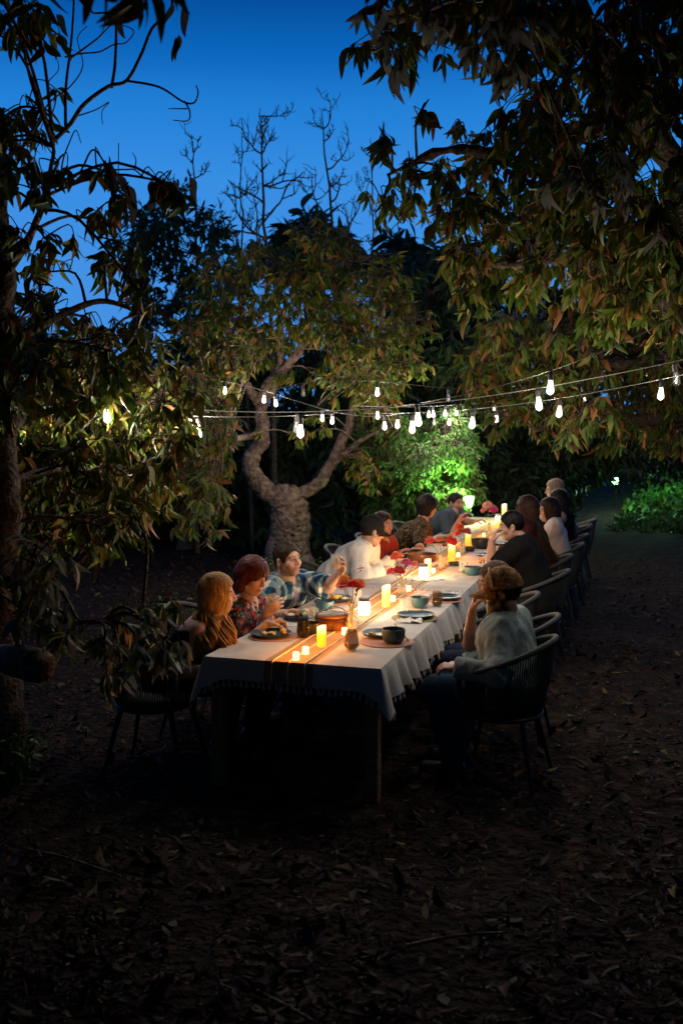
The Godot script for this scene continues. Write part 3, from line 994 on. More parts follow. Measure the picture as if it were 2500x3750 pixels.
	var arch := [
		Vector4(1.35, 3.20, -4.55, 0.30), Vector4(1.58, 3.16, -4.78, 0.32), Vector4(2.01, 3.19, -5.26, 0.28), Vector4(0.64, 2.85, -3.64, 0.35),
		Vector4(0.95, 2.99, -4.23, 0.38), Vector4(1.17, 2.82, -3.65, 0.30), Vector4(1.30, 3.14, -5.79, 0.37), Vector4(1.56, 3.16, -5.86, 0.35),
		Vector4(1.85, 3.07, -5.79, 0.31), Vector4(1.99, 3.07, -5.31, 0.37), Vector4(2.23, 3.01, -4.70, 0.30), Vector4(0.41, 2.67, -4.27, 0.30),
		Vector4(0.46, 2.82, -5.44, 0.35), Vector4(0.83, 2.66, -4.04, 0.36), Vector4(1.18, 2.76, -4.25, 0.31), Vector4(1.29, 2.70, -5.50, 0.27),
		Vector4(1.61, 2.78, -5.40, 0.32), Vector4(1.77, 2.66, -5.12, 0.38), Vector4(2.02, 2.67, -4.26, 0.31), Vector4(2.41, 2.70, -5.34, 0.33),
		Vector4(0.23, 2.43, -5.00, 0.28), Vector4(0.44, 2.53, -5.19, 0.38), Vector4(0.75, 2.54, -5.23, 0.27), Vector4(1.12, 2.43, -3.79, 0.30),
		Vector4(1.30, 2.50, -4.07, 0.37), Vector4(1.65, 2.45, -5.27, 0.29), Vector4(1.89, 2.50, -5.33, 0.34), Vector4(2.10, 2.47, -4.47, 0.37),
		Vector4(2.22, 2.49, -4.68, 0.36), Vector4(0.65, 2.21, -4.36, 0.29), Vector4(0.78, 2.30, -4.93, 0.25), Vector4(1.00, 2.16, -5.03, 0.35),
		Vector4(1.34, 2.14, -3.65, 0.34), Vector4(1.63, 2.25, -5.19, 0.28), Vector4(1.87, 2.25, -4.79, 0.25), Vector4(2.18, 2.25, -4.67, 0.29),
		Vector4(1.67, 2.03, -4.05, 0.30), Vector4(1.90, 1.97, -4.43, 0.20), Vector4(2.13, 2.00, -4.42, 0.26), Vector4(2.40, 2.00, -5.17, 0.26),
	]
	var middle := [
		Vector4(-1.80, 4.15, -5.87, 0.40), Vector4(-2.14, 4.47, -7.89, 0.24), Vector4(-2.88, 3.89, -5.73, 0.31), Vector4(-2.45, 3.97, -5.51, 0.28),
		Vector4(-2.63, 4.03, -6.72, 0.41), Vector4(-2.93, 4.40, -8.10, 0.29), Vector4(-1.95, 3.92, -6.25, 0.32), Vector4(-2.49, 4.38, -8.58, 0.36),
		Vector4(-1.50, 3.94, -6.37, 0.35), Vector4(-1.55, 4.19, -7.30, 0.23), Vector4(-1.19, 3.99, -7.02, 0.31), Vector4(-3.81, 3.93, -7.29, 0.29),
		Vector4(-3.23, 3.93, -6.80, 0.22), Vector4(-3.44, 4.02, -7.74, 0.39), Vector4(-2.33, 3.65, -5.97, 0.25), Vector4(-2.09, 3.78, -6.01, 0.40),
		Vector4(-2.51, 4.02, -7.68, 0.23), Vector4(-2.01, 3.88, -7.23, 0.38), Vector4(-1.32, 3.63, -5.93, 0.31), Vector4(-1.80, 3.96, -8.03, 0.39),
		Vector4(-1.39, 3.94, -8.09, 0.35), Vector4(-3.86, 3.65, -7.36, 0.39), Vector4(-2.94, 3.51, -6.05, 0.38), Vector4(-2.59, 3.64, -6.49, 0.27),
		Vector4(-2.15, 3.49, -6.15, 0.30), Vector4(-1.93, 3.46, -6.18, 0.30), Vector4(-2.30, 3.66, -8.16, 0.39), Vector4(-1.96, 3.70, -7.88, 0.30),
		Vector4(-1.37, 3.49, -6.60, 0.27), Vector4(-1.29, 3.63, -7.66, 0.32), Vector4(-3.27, 3.17, -5.65, 0.24), Vector4(-3.99, 3.41, -7.55, 0.39),
		Vector4(-3.04, 3.32, -6.08, 0.23), Vector4(-3.08, 3.40, -6.92, 0.42), Vector4(-2.59, 3.36, -6.30, 0.33), Vector4(-2.60, 3.31, -7.17, 0.24),
		Vector4(-2.06, 3.26, -6.42, 0.30), Vector4(-1.97, 3.34, -6.79, 0.31), Vector4(-1.71, 3.29, -6.86, 0.37), Vector4(-1.73, 3.52, -7.98, 0.23),
		Vector4(-1.21, 3.26, -7.08, 0.25), Vector4(-1.15, 3.40, -7.91, 0.41), Vector4(-2.87, 2.94, -5.69, 0.24), Vector4(-2.60, 3.09, -6.07, 0.26),
		Vector4(-2.35, 3.00, -5.65, 0.32), Vector4(-2.95, 3.14, -8.01, 0.33), Vector4(-1.75, 3.08, -6.51, 0.37), Vector4(-1.69, 3.13, -7.00, 0.25),
		Vector4(-1.36, 3.06, -6.80, 0.34), Vector4(-1.51, 3.17, -8.17, 0.26), Vector4(-1.06, 3.19, -7.54, 0.27), Vector4(-3.95, 2.96, -7.59, 0.37),
		Vector4(-3.17, 2.83, -6.75, 0.23), Vector4(-1.84, 2.92, -7.53, 0.26), Vector4(-1.72, 2.89, -8.37, 0.28), Vector4(-1.42, 2.87, -7.89, 0.32),
		Vector4(-1.28, 2.54, -5.83, 0.40), Vector4(-1.52, 2.54, -7.49, 0.39), Vector4(-1.56, 2.69, -8.40, 0.27), Vector4(-2.10, 1.55, -3.45, 0.22),
		Vector4(-2.65, 2.36, -4.78, 0.16), Vector4(-2.27, 2.45, -3.63, 0.15), Vector4(-2.14, 1.45, -3.38, 0.21), Vector4(-1.93, 2.44, -3.01, 0.16),
		Vector4(-1.84, 1.98, -3.50, 0.15), Vector4(-1.90, 2.13, -3.35, 0.19), Vector4(-2.19, 2.11, -4.06, 0.17), Vector4(-2.56, 2.49, -4.74, 0.23),
		Vector4(-2.10, 1.96, -3.73, 0.22), Vector4(-2.13, 1.69, -3.79, 0.19), Vector4(-2.01, 2.29, -3.67, 0.17), Vector4(-2.17, 1.53, -3.49, 0.22),
		Vector4(-2.36, 1.44, -3.76, 0.22), Vector4(-2.65, 1.79, -4.42, 0.18), Vector4(-2.62, 2.06, -4.36, 0.22), Vector4(-3.38, 2.48, -6.12, 0.30),
		Vector4(-3.27, 2.41, -6.46, 0.26), Vector4(-3.13, 2.63, -6.63, 0.26), Vector4(-3.43, 2.70, -5.92, 0.26), Vector4(-1.74, 2.67, -8.10, 0.30),
		Vector4(-1.61, 2.38, -8.32, 0.30), Vector4(-1.81, 2.32, -8.26, 0.26), Vector4(-1.50, 1.96, -8.53, 0.30), Vector4(-1.94, 3.01, -7.75, 0.30),
		Vector4(-1.27, 2.92, -8.47, 0.30), Vector4(-3.20, 4.37, -7.18, 0.20), Vector4(-2.44, 4.54, -7.43, 0.22), Vector4(-2.06, 4.61, -7.75, 0.20),
		Vector4(-3.44, 4.28, -6.89, 0.20), Vector4(-2.72, 2.72, -7.50, 0.18), Vector4(-2.38, 2.77, -7.60, 0.20), Vector4(-2.88, 2.34, -5.08, 0.29),
		Vector4(-2.60, 2.05, -4.51, 0.30), Vector4(-3.17, 1.81, -5.20, 0.29), Vector4(-2.47, 1.94, -4.07, 0.25), Vector4(-2.57, 1.61, -4.33, 0.30),
		Vector4(-2.67, 1.65, -4.24, 0.23), Vector4(-2.44, 1.55, -3.71, 0.18), Vector4(-2.32, 1.50, -3.83, 0.17), Vector4(-2.60, 1.29, -4.15, 0.22),
		Vector4(-2.31, 1.30, -3.89, 0.19), Vector4(-2.16, 1.38, -4.10, 0.17), Vector4(-2.57, 1.16, -3.93, 0.18), Vector4(-2.10, 1.12, -3.40, 0.18),
		Vector4(-2.46, 1.15, -4.54, 0.17), Vector4(-1.87, 2.32, -8.64, 0.24), Vector4(-1.50, 2.18, -8.47, 0.27), Vector4(-1.97, 1.97, -8.90, 0.29),
		Vector4(-1.91, 1.63, -8.33, 0.34), Vector4(-1.67, 1.60, -8.95, 0.29), Vector4(-1.69, 1.40, -7.96, 0.27), Vector4(-1.67, 1.41, -8.59, 0.31),
		Vector4(-2.44, 1.91, -7.40, 0.16), Vector4(-2.20, 2.05, -7.49, 0.16), Vector4(-2.40, 2.23, -7.65, 0.14), Vector4(-3.03, 2.05, -7.34, 0.10),
	]
	var bush := [
		Vector4(-0.72, 2.14, -8.93, 0.34), Vector4(-1.45, 1.97, -8.36, 0.31), Vector4(-1.52, 2.04, -9.35, 0.28), Vector4(-1.38, 1.97, -9.79, 0.35),
		Vector4(-1.17, 2.00, -9.47, 0.27), Vector4(-0.90, 1.97, -9.88, 0.35), Vector4(-1.87, 1.83, -8.68, 0.31), Vector4(-1.70, 1.79, -9.38, 0.34),
		Vector4(-1.50, 1.76, -9.08, 0.27), Vector4(-1.37, 1.81, -9.45, 0.30), Vector4(-0.93, 1.80, -8.71, 0.29), Vector4(-0.64, 1.74, -8.55, 0.35),
		Vector4(-0.65, 1.76, -9.36, 0.35), Vector4(-1.88, 1.63, -8.83, 0.34), Vector4(-1.57, 1.51, -8.69, 0.32), Vector4(-1.27, 1.56, -8.31, 0.34),
		Vector4(-1.01, 1.66, -8.24, 0.33), Vector4(-0.92, 1.61, -8.69, 0.32), Vector4(-0.84, 1.51, -9.31, 0.29), Vector4(-0.58, 1.63, -8.63, 0.26),
		Vector4(-1.93, 1.38, -8.64, 0.31), Vector4(-2.05, 1.25, -9.49, 0.34), Vector4(-1.63, 1.40, -9.12, 0.32), Vector4(-1.58, 1.33, -9.67, 0.36),
		Vector4(-1.16, 1.38, -8.47, 0.35), Vector4(-1.03, 1.40, -9.34, 0.35), Vector4(-0.76, 1.38, -9.27, 0.30), Vector4(-0.62, 1.42, -9.05, 0.27),
		Vector4(-2.07, 1.14, -9.50, 0.30), Vector4(-1.73, 1.10, -9.35, 0.35), Vector4(-1.30, 1.12, -8.65, 0.32), Vector4(-1.40, 1.02, -9.73, 0.28),
		Vector4(-0.94, 1.14, -8.57, 0.27), Vector4(-0.84, 1.15, -9.64, 0.31), Vector4(-0.63, 1.18, -9.31, 0.33), Vector4(-1.94, 0.94, -9.16, 0.35),
		Vector4(-1.67, 0.89, -9.06, 0.36), Vector4(-1.47, 0.86, -8.98, 0.32), Vector4(-1.39, 0.95, -9.55, 0.30), Vector4(-1.06, 0.91, -9.39, 0.30),
		Vector4(-0.68, 1.01, -8.54, 0.35),
	]
	var back := [
		Vector4(-6.35, 6.08, -11.34, 0.53), Vector4(-6.15, 5.46, -10.09, 0.48), Vector4(-5.47, 5.27, -9.49, 0.47), Vector4(-4.90, 5.24, -9.67, 0.53),
		Vector4(-5.89, 4.90, -9.12, 0.43), Vector4(-5.81, 4.99, -9.35, 0.58), Vector4(-5.50, 4.98, -9.90, 0.57), Vector4(-4.60, 5.00, -9.52, 0.49),
		Vector4(-6.55, 4.60, -10.79, 0.51), Vector4(-5.23, 4.44, -9.56, 0.43), Vector4(-5.14, 4.56, -9.78, 0.42), Vector4(-5.37, 4.80, -11.52, 0.56),
		Vector4(-5.91, 4.09, -9.57, 0.51), Vector4(-6.14, 4.19, -10.95, 0.44), Vector4(-5.62, 4.26, -10.73, 0.45), Vector4(-4.70, 4.18, -10.09, 0.43),
		Vector4(-6.33, 3.83, -10.26, 0.50), Vector4(-4.85, 3.76, -9.54, 0.50),
	]
	var back2 := [
		Vector4(-2.99, 5.08, -14.97, 0.81), Vector4(-2.33, 5.05, -15.49, 0.61), Vector4(-2.29, 4.34, -14.14, 0.58), Vector4(-2.23, 4.73, -16.84, 0.75),
		Vector4(-2.47, 4.04, -15.68, 0.76), Vector4(-1.98, 4.01, -15.76, 0.76), Vector4(-2.02, 3.58, -14.28, 0.81), Vector4(-1.73, 3.38, -14.73, 0.60),
		Vector4(-2.30, 2.90, -14.99, 0.60), Vector4(-2.66, 2.58, -13.78, 0.81), Vector4(-2.04, 2.49, -14.09, 0.80),
	]
	var back3 := [
		Vector4(-1.78, 2.47, -15.27, 0.57), Vector4(-1.65, 2.08, -15.45, 0.64), Vector4(-1.21, 2.00, -15.84, 0.53), Vector4(-0.67, 2.04, -14.87, 0.66),
		Vector4(-0.37, 2.22, -15.13, 0.73), Vector4(0.11, 1.98, -17.34, 0.65), Vector4(-1.25, 1.65, -13.36, 0.65), Vector4(-0.97, 1.80, -14.77, 0.53),
		Vector4(-0.79, 1.51, -15.16, 0.76), Vector4(-0.49, 1.79, -15.82, 0.51), Vector4(0.28, 1.59, -14.64, 0.78), Vector4(0.35, 1.46, -17.09, 0.66),
		Vector4(1.01, 1.53, -15.11, 0.79), Vector4(1.50, 1.75, -16.92, 0.56), Vector4(1.72, 1.81, -14.50, 0.75), Vector4(2.34, 1.47, -17.33, 0.52),
		Vector4(2.56, 1.52, -17.13, 0.80), Vector4(3.09, 1.66, -16.94, 0.80), Vector4(-1.49, 1.15, -13.69, 0.71), Vector4(-1.00, 1.29, -13.64, 0.64),
		Vector4(-0.85, 1.08, -16.71, 0.72), Vector4(-0.23, 1.19, -13.98, 0.50), Vector4(0.11, 1.25, -17.14, 0.63), Vector4(0.46, 1.30, -16.90, 0.69),
		Vector4(0.84, 1.27, -16.70, 0.58), Vector4(1.75, 1.33, -15.52, 0.66), Vector4(-1.84, 0.72, -16.46, 0.55), Vector4(-1.26, 0.57, -15.74, 0.61),
		Vector4(-0.53, 0.80, -13.68, 0.69), Vector4(-0.16, 0.78, -15.43, 0.70), Vector4(0.12, 0.64, -16.13, 0.71),
	]
	var top1 := [
		Vector4(-5.86, 6.79, -17.50, 0.51), Vector4(-6.05, 6.32, -16.89, 0.54), Vector4(-5.53, 6.32, -17.12, 0.68), Vector4(-5.84, 6.67, -18.88, 0.55),
		Vector4(-5.93, 6.12, -16.91, 0.63), Vector4(-5.94, 6.08, -17.75, 0.64), Vector4(-5.61, 6.25, -18.22, 0.68), Vector4(-5.40, 6.33, -18.90, 0.60),
	]
	var top2 := [
		Vector4(-3.95, 6.15, -18.66, 0.70), Vector4(-3.44, 5.90, -18.44, 0.75), Vector4(-3.47, 6.21, -20.00, 0.50), Vector4(-4.29, 5.91, -19.98, 0.65),
	]
	var behind := [
		Vector4(-10.25, 3.76, -11.93, 1.02), Vector4(-8.44, 3.60, -10.41, 0.90), Vector4(-9.09, 2.93, -10.49, 0.85), Vector4(-8.62, 3.13, -11.19, 1.03),
		Vector4(-7.74, 2.92, -10.47, 1.10), Vector4(-6.96, 2.89, -10.31, 0.93), Vector4(-7.20, 3.01, -12.90, 0.93), Vector4(-5.65, 3.32, -11.20, 1.02),
		Vector4(-5.25, 3.34, -11.39, 0.95), Vector4(-4.88, 3.18, -11.89, 0.98), Vector4(-3.84, 3.14, -11.98, 0.98), Vector4(-3.56, 3.34, -13.39, 0.88),
		Vector4(-2.60, 3.12, -12.52, 1.08), Vector4(-10.53, 2.27, -11.72, 0.95), Vector4(-10.08, 2.63, -12.23, 1.05), Vector4(-7.87, 2.38, -10.14, 1.02),
		Vector4(-8.88, 2.31, -12.23, 1.02), Vector4(-8.10, 2.46, -12.49, 0.98), Vector4(-7.00, 2.39, -12.05, 0.91), Vector4(-5.74, 2.44, -11.29, 0.84),
		Vector4(-5.56, 2.69, -12.37, 0.84), Vector4(-4.95, 2.36, -12.98, 0.94), Vector4(-4.23, 2.30, -13.38, 0.86), Vector4(-3.33, 2.39, -12.58, 0.87),
		Vector4(-3.02, 2.67, -13.41, 0.99), Vector4(-9.36, 1.68, -9.83, 0.89), Vector4(-9.25, 1.90, -10.52, 0.86), Vector4(-8.40, 1.77, -10.93, 0.84),
		Vector4(-7.56, 1.64, -10.05, 0.98), Vector4(-7.59, 2.03, -11.69, 0.85), Vector4(-7.36, 1.92, -12.70, 0.98), Vector4(-5.46, 1.68, -10.77, 1.05),
		Vector4(-5.15, 1.85, -11.36, 0.94), Vector4(-4.39, 1.72, -11.60, 1.06), Vector4(-4.10, 1.85, -12.54, 1.06), Vector4(-3.13, 1.78, -11.18, 1.00),
		Vector4(-2.74, 1.89, -12.60, 0.99), Vector4(-9.17, 1.26, -9.79, 1.05), Vector4(-10.08, 0.95, -11.47, 0.95), Vector4(-7.99, 1.05, -9.66, 0.94),
		Vector4(-7.13, 0.97, -10.02, 0.94), Vector4(-7.28, 1.06, -11.13, 1.06), Vector4(-5.98, 1.30, -10.41, 0.95), Vector4(-6.87, 0.99, -12.90, 0.95),
		Vector4(-5.64, 0.99, -12.09, 1.02), Vector4(-4.60, 1.14, -11.64, 0.82), Vector4(-3.97, 1.15, -11.99, 0.80), Vector4(-3.64, 0.86, -14.05, 1.02),
		Vector4(-3.03, 1.17, -13.75, 1.04), Vector4(-2.34, 0.89, -13.82, 1.09), Vector4(-8.40, 0.49, -9.53, 1.08), Vector4(-8.87, 0.17, -11.64, 0.93),
		Vector4(-7.93, 0.56, -10.86, 0.85), Vector4(-7.94, 0.60, -11.89, 0.97), Vector4(-6.55, 0.24, -11.70, 0.95), Vector4(-6.03, 0.36, -11.89, 0.94),
		Vector4(-5.53, 0.41, -12.23, 0.89), Vector4(-4.66, 0.27, -11.45, 1.05), Vector4(-3.67, 0.59, -11.52, 0.81), Vector4(-0.07, 5.04, -11.88, 0.74),
		Vector4(0.79, 5.76, -15.40, 0.74), Vector4(1.75, 5.04, -12.81, 0.85), Vector4(2.87, 4.93, -12.38, 0.63), Vector4(-1.85, 4.87, -12.49, 0.65),
		Vector4(-1.12, 4.67, -11.86, 0.88), Vector4(-1.03, 4.97, -13.83, 0.84), Vector4(1.04, 4.86, -15.61, 0.66), Vector4(1.63, 4.77, -13.83, 0.86),
		Vector4(2.34, 4.82, -13.97, 0.72), Vector4(2.81, 5.17, -16.09, 0.66), Vector4(-2.31, 4.18, -12.54, 0.77), Vector4(-1.77, 4.20, -11.80, 0.92),
		Vector4(-1.35, 4.26, -13.32, 0.82), Vector4(-0.84, 4.18, -14.66, 0.86), Vector4(-0.23, 4.23, -15.32, 0.85), Vector4(0.53, 4.40, -15.15, 0.95),
		Vector4(1.14, 4.30, -13.90, 0.60), Vector4(1.59, 4.18, -14.64, 0.91), Vector4(2.13, 3.86, -12.94, 0.83), Vector4(2.67, 4.12, -12.34, 0.82),
		Vector4(-2.08, 3.66, -14.34, 0.92), Vector4(-1.00, 3.25, -10.97, 0.68), Vector4(-0.48, 3.27, -11.64, 0.70), Vector4(-0.16, 3.52, -12.69, 0.86),
		Vector4(0.41, 3.45, -15.41, 0.73), Vector4(1.12, 3.58, -13.03, 0.90), Vector4(1.85, 3.46, -13.14, 0.80), Vector4(2.26, 3.24, -13.38, 0.80),
		Vector4(2.95, 3.38, -15.46, 0.70), Vector4(-1.27, 2.78, -12.05, 0.79), Vector4(-0.56, 2.79, -12.07, 0.87), Vector4(0.54, 2.71, -15.34, 0.81),
		Vector4(2.44, 3.14, -15.03, 0.86), Vector4(2.85, 2.78, -13.10, 0.72), Vector4(-1.31, 2.40, -13.19, 0.76), Vector4(-0.67, 2.44, -12.49, 0.64),
		Vector4(0.65, 2.37, -14.32, 0.69), Vector4(2.21, 2.35, -13.88, 0.75), Vector4(2.76, 2.43, -13.45, 0.91),
	]
	var t := thing("avocado_tree", "big leafy avocado tree with drooping tan and olive leaves and bare curly twigs on top", "tree")
	grow(t, [
		[[Vector3(-1.75, 0.00, 0.18), Vector3(-1.77, 0.99, 0.13), Vector3(-1.78, 2.27, 0.02), Vector3(-1.81, 3.04, -0.04), Vector3(-1.81, 3.91, -0.01)], 0.13, 0.05],
		[[Vector3(-1.79, 2.02, 0.04), Vector3(-1.81, 2.15, -0.38), Vector3(-1.60, 2.21, -0.77), Vector3(-1.29, 2.25, -0.97)], 0.036, 0.010],
		[[Vector3(-1.80, 2.53, -0.00), Vector3(-1.66, 2.71, -0.27), Vector3(-1.46, 2.86, -0.55), Vector3(-1.20, 2.78, -0.62)], 0.034, 0.010],
		[[Vector3(-1.79, 1.71, 0.07), Vector3(-1.67, 1.80, -0.29), Vector3(-1.46, 1.76, -0.66), Vector3(-1.12, 1.84, -0.88)], 0.032, 0.010],
		[[Vector3(-1.71, 1.13, 0.20), Vector3(-1.31, 1.08, 0.50), Vector3(-0.86, 1.07, 0.68), Vector3(-0.68, 1.11, 0.42)], 0.03, 0.01],
		[[Vector3(-1.85, 3.04, -0.03), Vector3(-2.90, 3.60, 1.20), Vector3(-2.60, 4.50, 3.00), Vector3(-1.60, 5.00, 5.00)], 0.06, 0.02],
		[[Vector3(-1.81, 2.94, -0.03), Vector3(-1.56, 3.11, 0.09), Vector3(-1.34, 3.34, 0.21), Vector3(-1.25, 3.58, 0.27)], 0.03, 0.009],
	], left + left_beyond, 22, 8, 0.135, 0, 285, eye, M.dark_bark, M.leaf, long_leaf)
	for w in [
		[[Vector3(-1.26, 3.60, 0.27), Vector3(-1.17, 3.70, 0.23), Vector3(-1.07, 3.79, 0.25), Vector3(-0.92, 3.87, 0.25), Vector3(-0.83, 3.90, 0.22), Vector3(-0.76, 4.03, 0.19), Vector3(-0.71, 4.18, 0.15), Vector3(-0.64, 4.24, 0.13), Vector3(-0.61, 4.31, 0.11), Vector3(-0.63, 4.40, 0.11)], 0.013],
		[[Vector3(-0.83, 3.90, 0.22), Vector3(-0.64, 3.85, 0.22), Vector3(-0.50, 3.76, 0.23), Vector3(-0.44, 3.75, 0.22), Vector3(-0.42, 3.80, 0.21), Vector3(-0.43, 3.84, 0.21)], 0.007],
		[[Vector3(-0.49, 3.76, 0.23), Vector3(-0.46, 3.71, 0.23), Vector3(-0.47, 3.66, 0.23), Vector3(-0.54, 3.66, 0.26)], 0.005],
		[[Vector3(-0.47, 3.72, 0.23), Vector3(-0.53, 3.72, 0.25), Vector3(-0.57, 3.72, 0.26)], 0.004],
		[[Vector3(-0.93, 3.88, 0.20), Vector3(-0.94, 4.02, 0.14), Vector3(-0.94, 4.21, 0.12), Vector3(-0.95, 4.27, 0.12), Vector3(-1.00, 4.30, 0.13), Vector3(-1.06, 4.30, 0.15), Vector3(-1.08, 4.34, 0.15)], 0.009],
		[[Vector3(-1.19, 3.69, 0.24), Vector3(-1.25, 3.94, 0.13), Vector3(-1.23, 4.18, 0.10), Vector3(-1.22, 4.41, 0.08), Vector3(-1.23, 4.51, 0.08)], 0.009],
		[[Vector3(-0.94, 4.23, 0.12), Vector3(-0.89, 4.29, 0.10), Vector3(-0.86, 4.32, 0.08)], 0.006],
		[[Vector3(-1.24, 4.09, 0.11), Vector3(-1.08, 4.17, 0.11), Vector3(-1.00, 4.20, 0.14), Vector3(-0.94, 4.27, 0.11)], 0.006],
		[[Vector3(-1.26, 4.10, 0.12), Vector3(-1.17, 4.12, 0.09), Vector3(-1.05, 4.11, 0.11), Vector3(-0.95, 4.13, 0.13), Vector3(-0.89, 4.14, 0.11), Vector3(-0.85, 4.20, 0.09), Vector3(-0.89, 4.23, 0.10), Vector3(-0.92, 4.23, 0.11)], 0.005],
		[[Vector3(-1.24, 3.38, 0.28), Vector3(-1.12, 3.43, 0.24), Vector3(-1.02, 3.55, 0.25), Vector3(-0.91, 3.44, 0.28), Vector3(-0.83, 3.43, 0.26), Vector3(-0.78, 3.43, 0.24), Vector3(-0.73, 3.39, 0.23), Vector3(-0.64, 3.37, 0.26), Vector3(-0.56, 3.40, 0.28)], 0.006],
		[[Vector3(-0.78, 3.43, 0.24), Vector3(-0.77, 3.48, 0.24), Vector3(-0.79, 3.52, 0.24)], 0.004],
		[[Vector3(-1.51, 3.65, 0.13), Vector3(-1.40, 3.87, 0.08), Vector3(-1.29, 3.97, 0.03), Vector3(-1.22, 4.09, 0.00), Vector3(-1.25, 4.24, -0.00), Vector3(-1.20, 4.31, -0.02)], 0.005],
		[[Vector3(-1.21, 3.38, 0.27), Vector3(-1.20, 3.50, 0.26), Vector3(-1.17, 3.60, 0.24), Vector3(-1.14, 3.67, 0.22), Vector3(-1.11, 3.60, 0.22)], 0.005],
		[[Vector3(-1.15, 3.74, 0.22), Vector3(-1.04, 3.78, 0.18), Vector3(-0.97, 3.82, 0.16), Vector3(-1.00, 3.77, 0.18), Vector3(-1.00, 3.70, 0.18)], 0.004],
		[[Vector3(-1.07, 3.15, 0.25), Vector3(-0.98, 3.27, 0.21), Vector3(-0.88, 3.30, 0.23), Vector3(-0.86, 3.37, 0.27), Vector3(-0.86, 3.57, 0.26)], 0.005],
		[[Vector3(-1.38, 3.82, 0.07), Vector3(-1.36, 3.91, 0.06), Vector3(-1.40, 3.99, 0.07), Vector3(-1.35, 4.07, 0.04), Vector3(-1.37, 4.16, 0.04)], 0.004],
	]:
		var cp := curve(w[0], 6)
		var cb := Builder.new()
		cb.tube(cp, taper(cp.size(), w[1], w[1] * 0.5), 6)
		part(t, "twig", cb.mesh(), M.dark_bark)
	for h in [[Vector3(-0.55, 4.14, 0.16), -0.1], [Vector3(-0.57, 4.12, 0.17), 0.2], [Vector3(-0.54, 4.28, 0.15), 0.3], [Vector3(-0.58, 4.30, 0.16), -0.3], [Vector3(-0.61, 3.39, 0.25), 0.0], [Vector3(-0.56, 3.38, 0.23), 0.1], [Vector3(-0.48, 3.39, 0.21), 0.4], [Vector3(-0.64, 3.36, 0.26), -0.1], [Vector3(-0.89, 4.23, 0.26), 0.8], [Vector3(-1.35, 4.26, 0.40), 0.4], [Vector3(-1.23, 4.26, 0.36), 0.5], [Vector3(-1.18, 4.24, 0.34), 0.8], [Vector3(-1.32, 4.17, 0.39), -0.2], [Vector3(-0.80, 3.34, 0.31), 0.7], [Vector3(-0.85, 3.39, 0.32), 0.9], [Vector3(-0.92, 3.46, 0.33), 0.9], [Vector3(-0.77, 3.26, 0.31), 0.3]]:
		var s := rng.randf_range(0.13, 0.19)
		part(t, "hanging_leaf", long_leaf, M.dry_leaf, Transform3D(facing(Vector3(h[1], -1, 0.3), Vector3(0.3, 0, 1)) * Basis.from_scale(Vector3(s * 1.1, s, s)), h[0]))
	var stub := Builder.new()
	stub.tube(pv([Vector3(-1.67, 0.78, 0.32), Vector3(-1.31, 0.86, 0.73), Vector3(-1.02, 0.93, 1.01), Vector3(-0.81, 0.96, 1.18)]), fl([0.05, 0.075, 0.085, 0.08]), 12)
	part(t, "pruned_stub", stub.mesh(), M.bark)
	t = thing("avocado_tree", "dark avocado tree whose boughs hang over the chairs and frame the sky from above", "tree")
	grow(t, [
		[[Vector3(3.08, 0.00, -2.73), Vector3(2.98, 1.20, -2.73), Vector3(2.78, 2.30, -2.63), Vector3(2.58, 3.30, -2.53)], 0.22, 0.12],
		[[Vector3(2.78, 2.30, -2.63), Vector3(1.86, 4.02, -1.97), Vector3(1.48, 4.34, -1.04), Vector3(0.95, 4.26, -0.35), Vector3(0.49, 4.20, -0.10)], 0.12, 0.02],
		[[Vector3(2.88, 2.00, -2.73), Vector3(1.87, 3.59, -2.35), Vector3(1.14, 3.84, -2.15), Vector3(0.56, 3.99, -1.89), Vector3(0.11, 3.81, -1.74)], 0.10, 0.016],
		[[Vector3(2.88, 1.90, -2.73), Vector3(1.95, 2.98, -2.32), Vector3(1.45, 3.21, -2.09), Vector3(1.03, 3.19, -1.85), Vector3(0.73, 3.12, -1.65)], 0.09, 0.014],
		[[Vector3(2.68, 3.20, -2.53), Vector3(3.40, 4.20, 1.50), Vector3(2.60, 4.80, 3.50), Vector3(2.00, 5.20, 5.50)], 0.10, 0.02],
		[[Vector3(2.68, 3.20, -2.53), Vector3(4.40, 4.40, 2.00), Vector3(4.20, 4.90, 4.50)], 0.10, 0.02],
	], right + right_beyond, 20, 8, 0.150, 0, 285, eye, M.dark_bark, M.leaf, long_leaf, 0.8)
	t = thing("avocado_tree", "brown-leaved avocado tree reaching in behind the strings of bulbs", "tree")
	grow(t, [[[Vector3(5.20, 0.00, -5.60), Vector3(5.10, 1.30, -5.50), Vector3(4.80, 2.60, -5.30), Vector3(4.60, 3.60, -5.00)], 0.2, 0.1], [[Vector3(4.90, 2.20, -5.40), Vector3(2.14, 2.58, -4.44), Vector3(1.34, 2.68, -4.52), Vector3(0.34, 2.81, -4.34)], 0.09, 0.014], [[Vector3(4.80, 2.60, -5.30), Vector3(2.01, 2.15, -4.57), Vector3(1.35, 2.23, -4.38), Vector3(0.89, 2.03, -4.23)], 0.08, 0.014]], arch, 18, 8, 0.145, 4, 200, eye, M.dark_bark, M.leaf, long_leaf, 0.8)
	t = thing("avocado_tree", "pale forked avocado tree with a thick knobbly trunk beyond the tables", "tree")
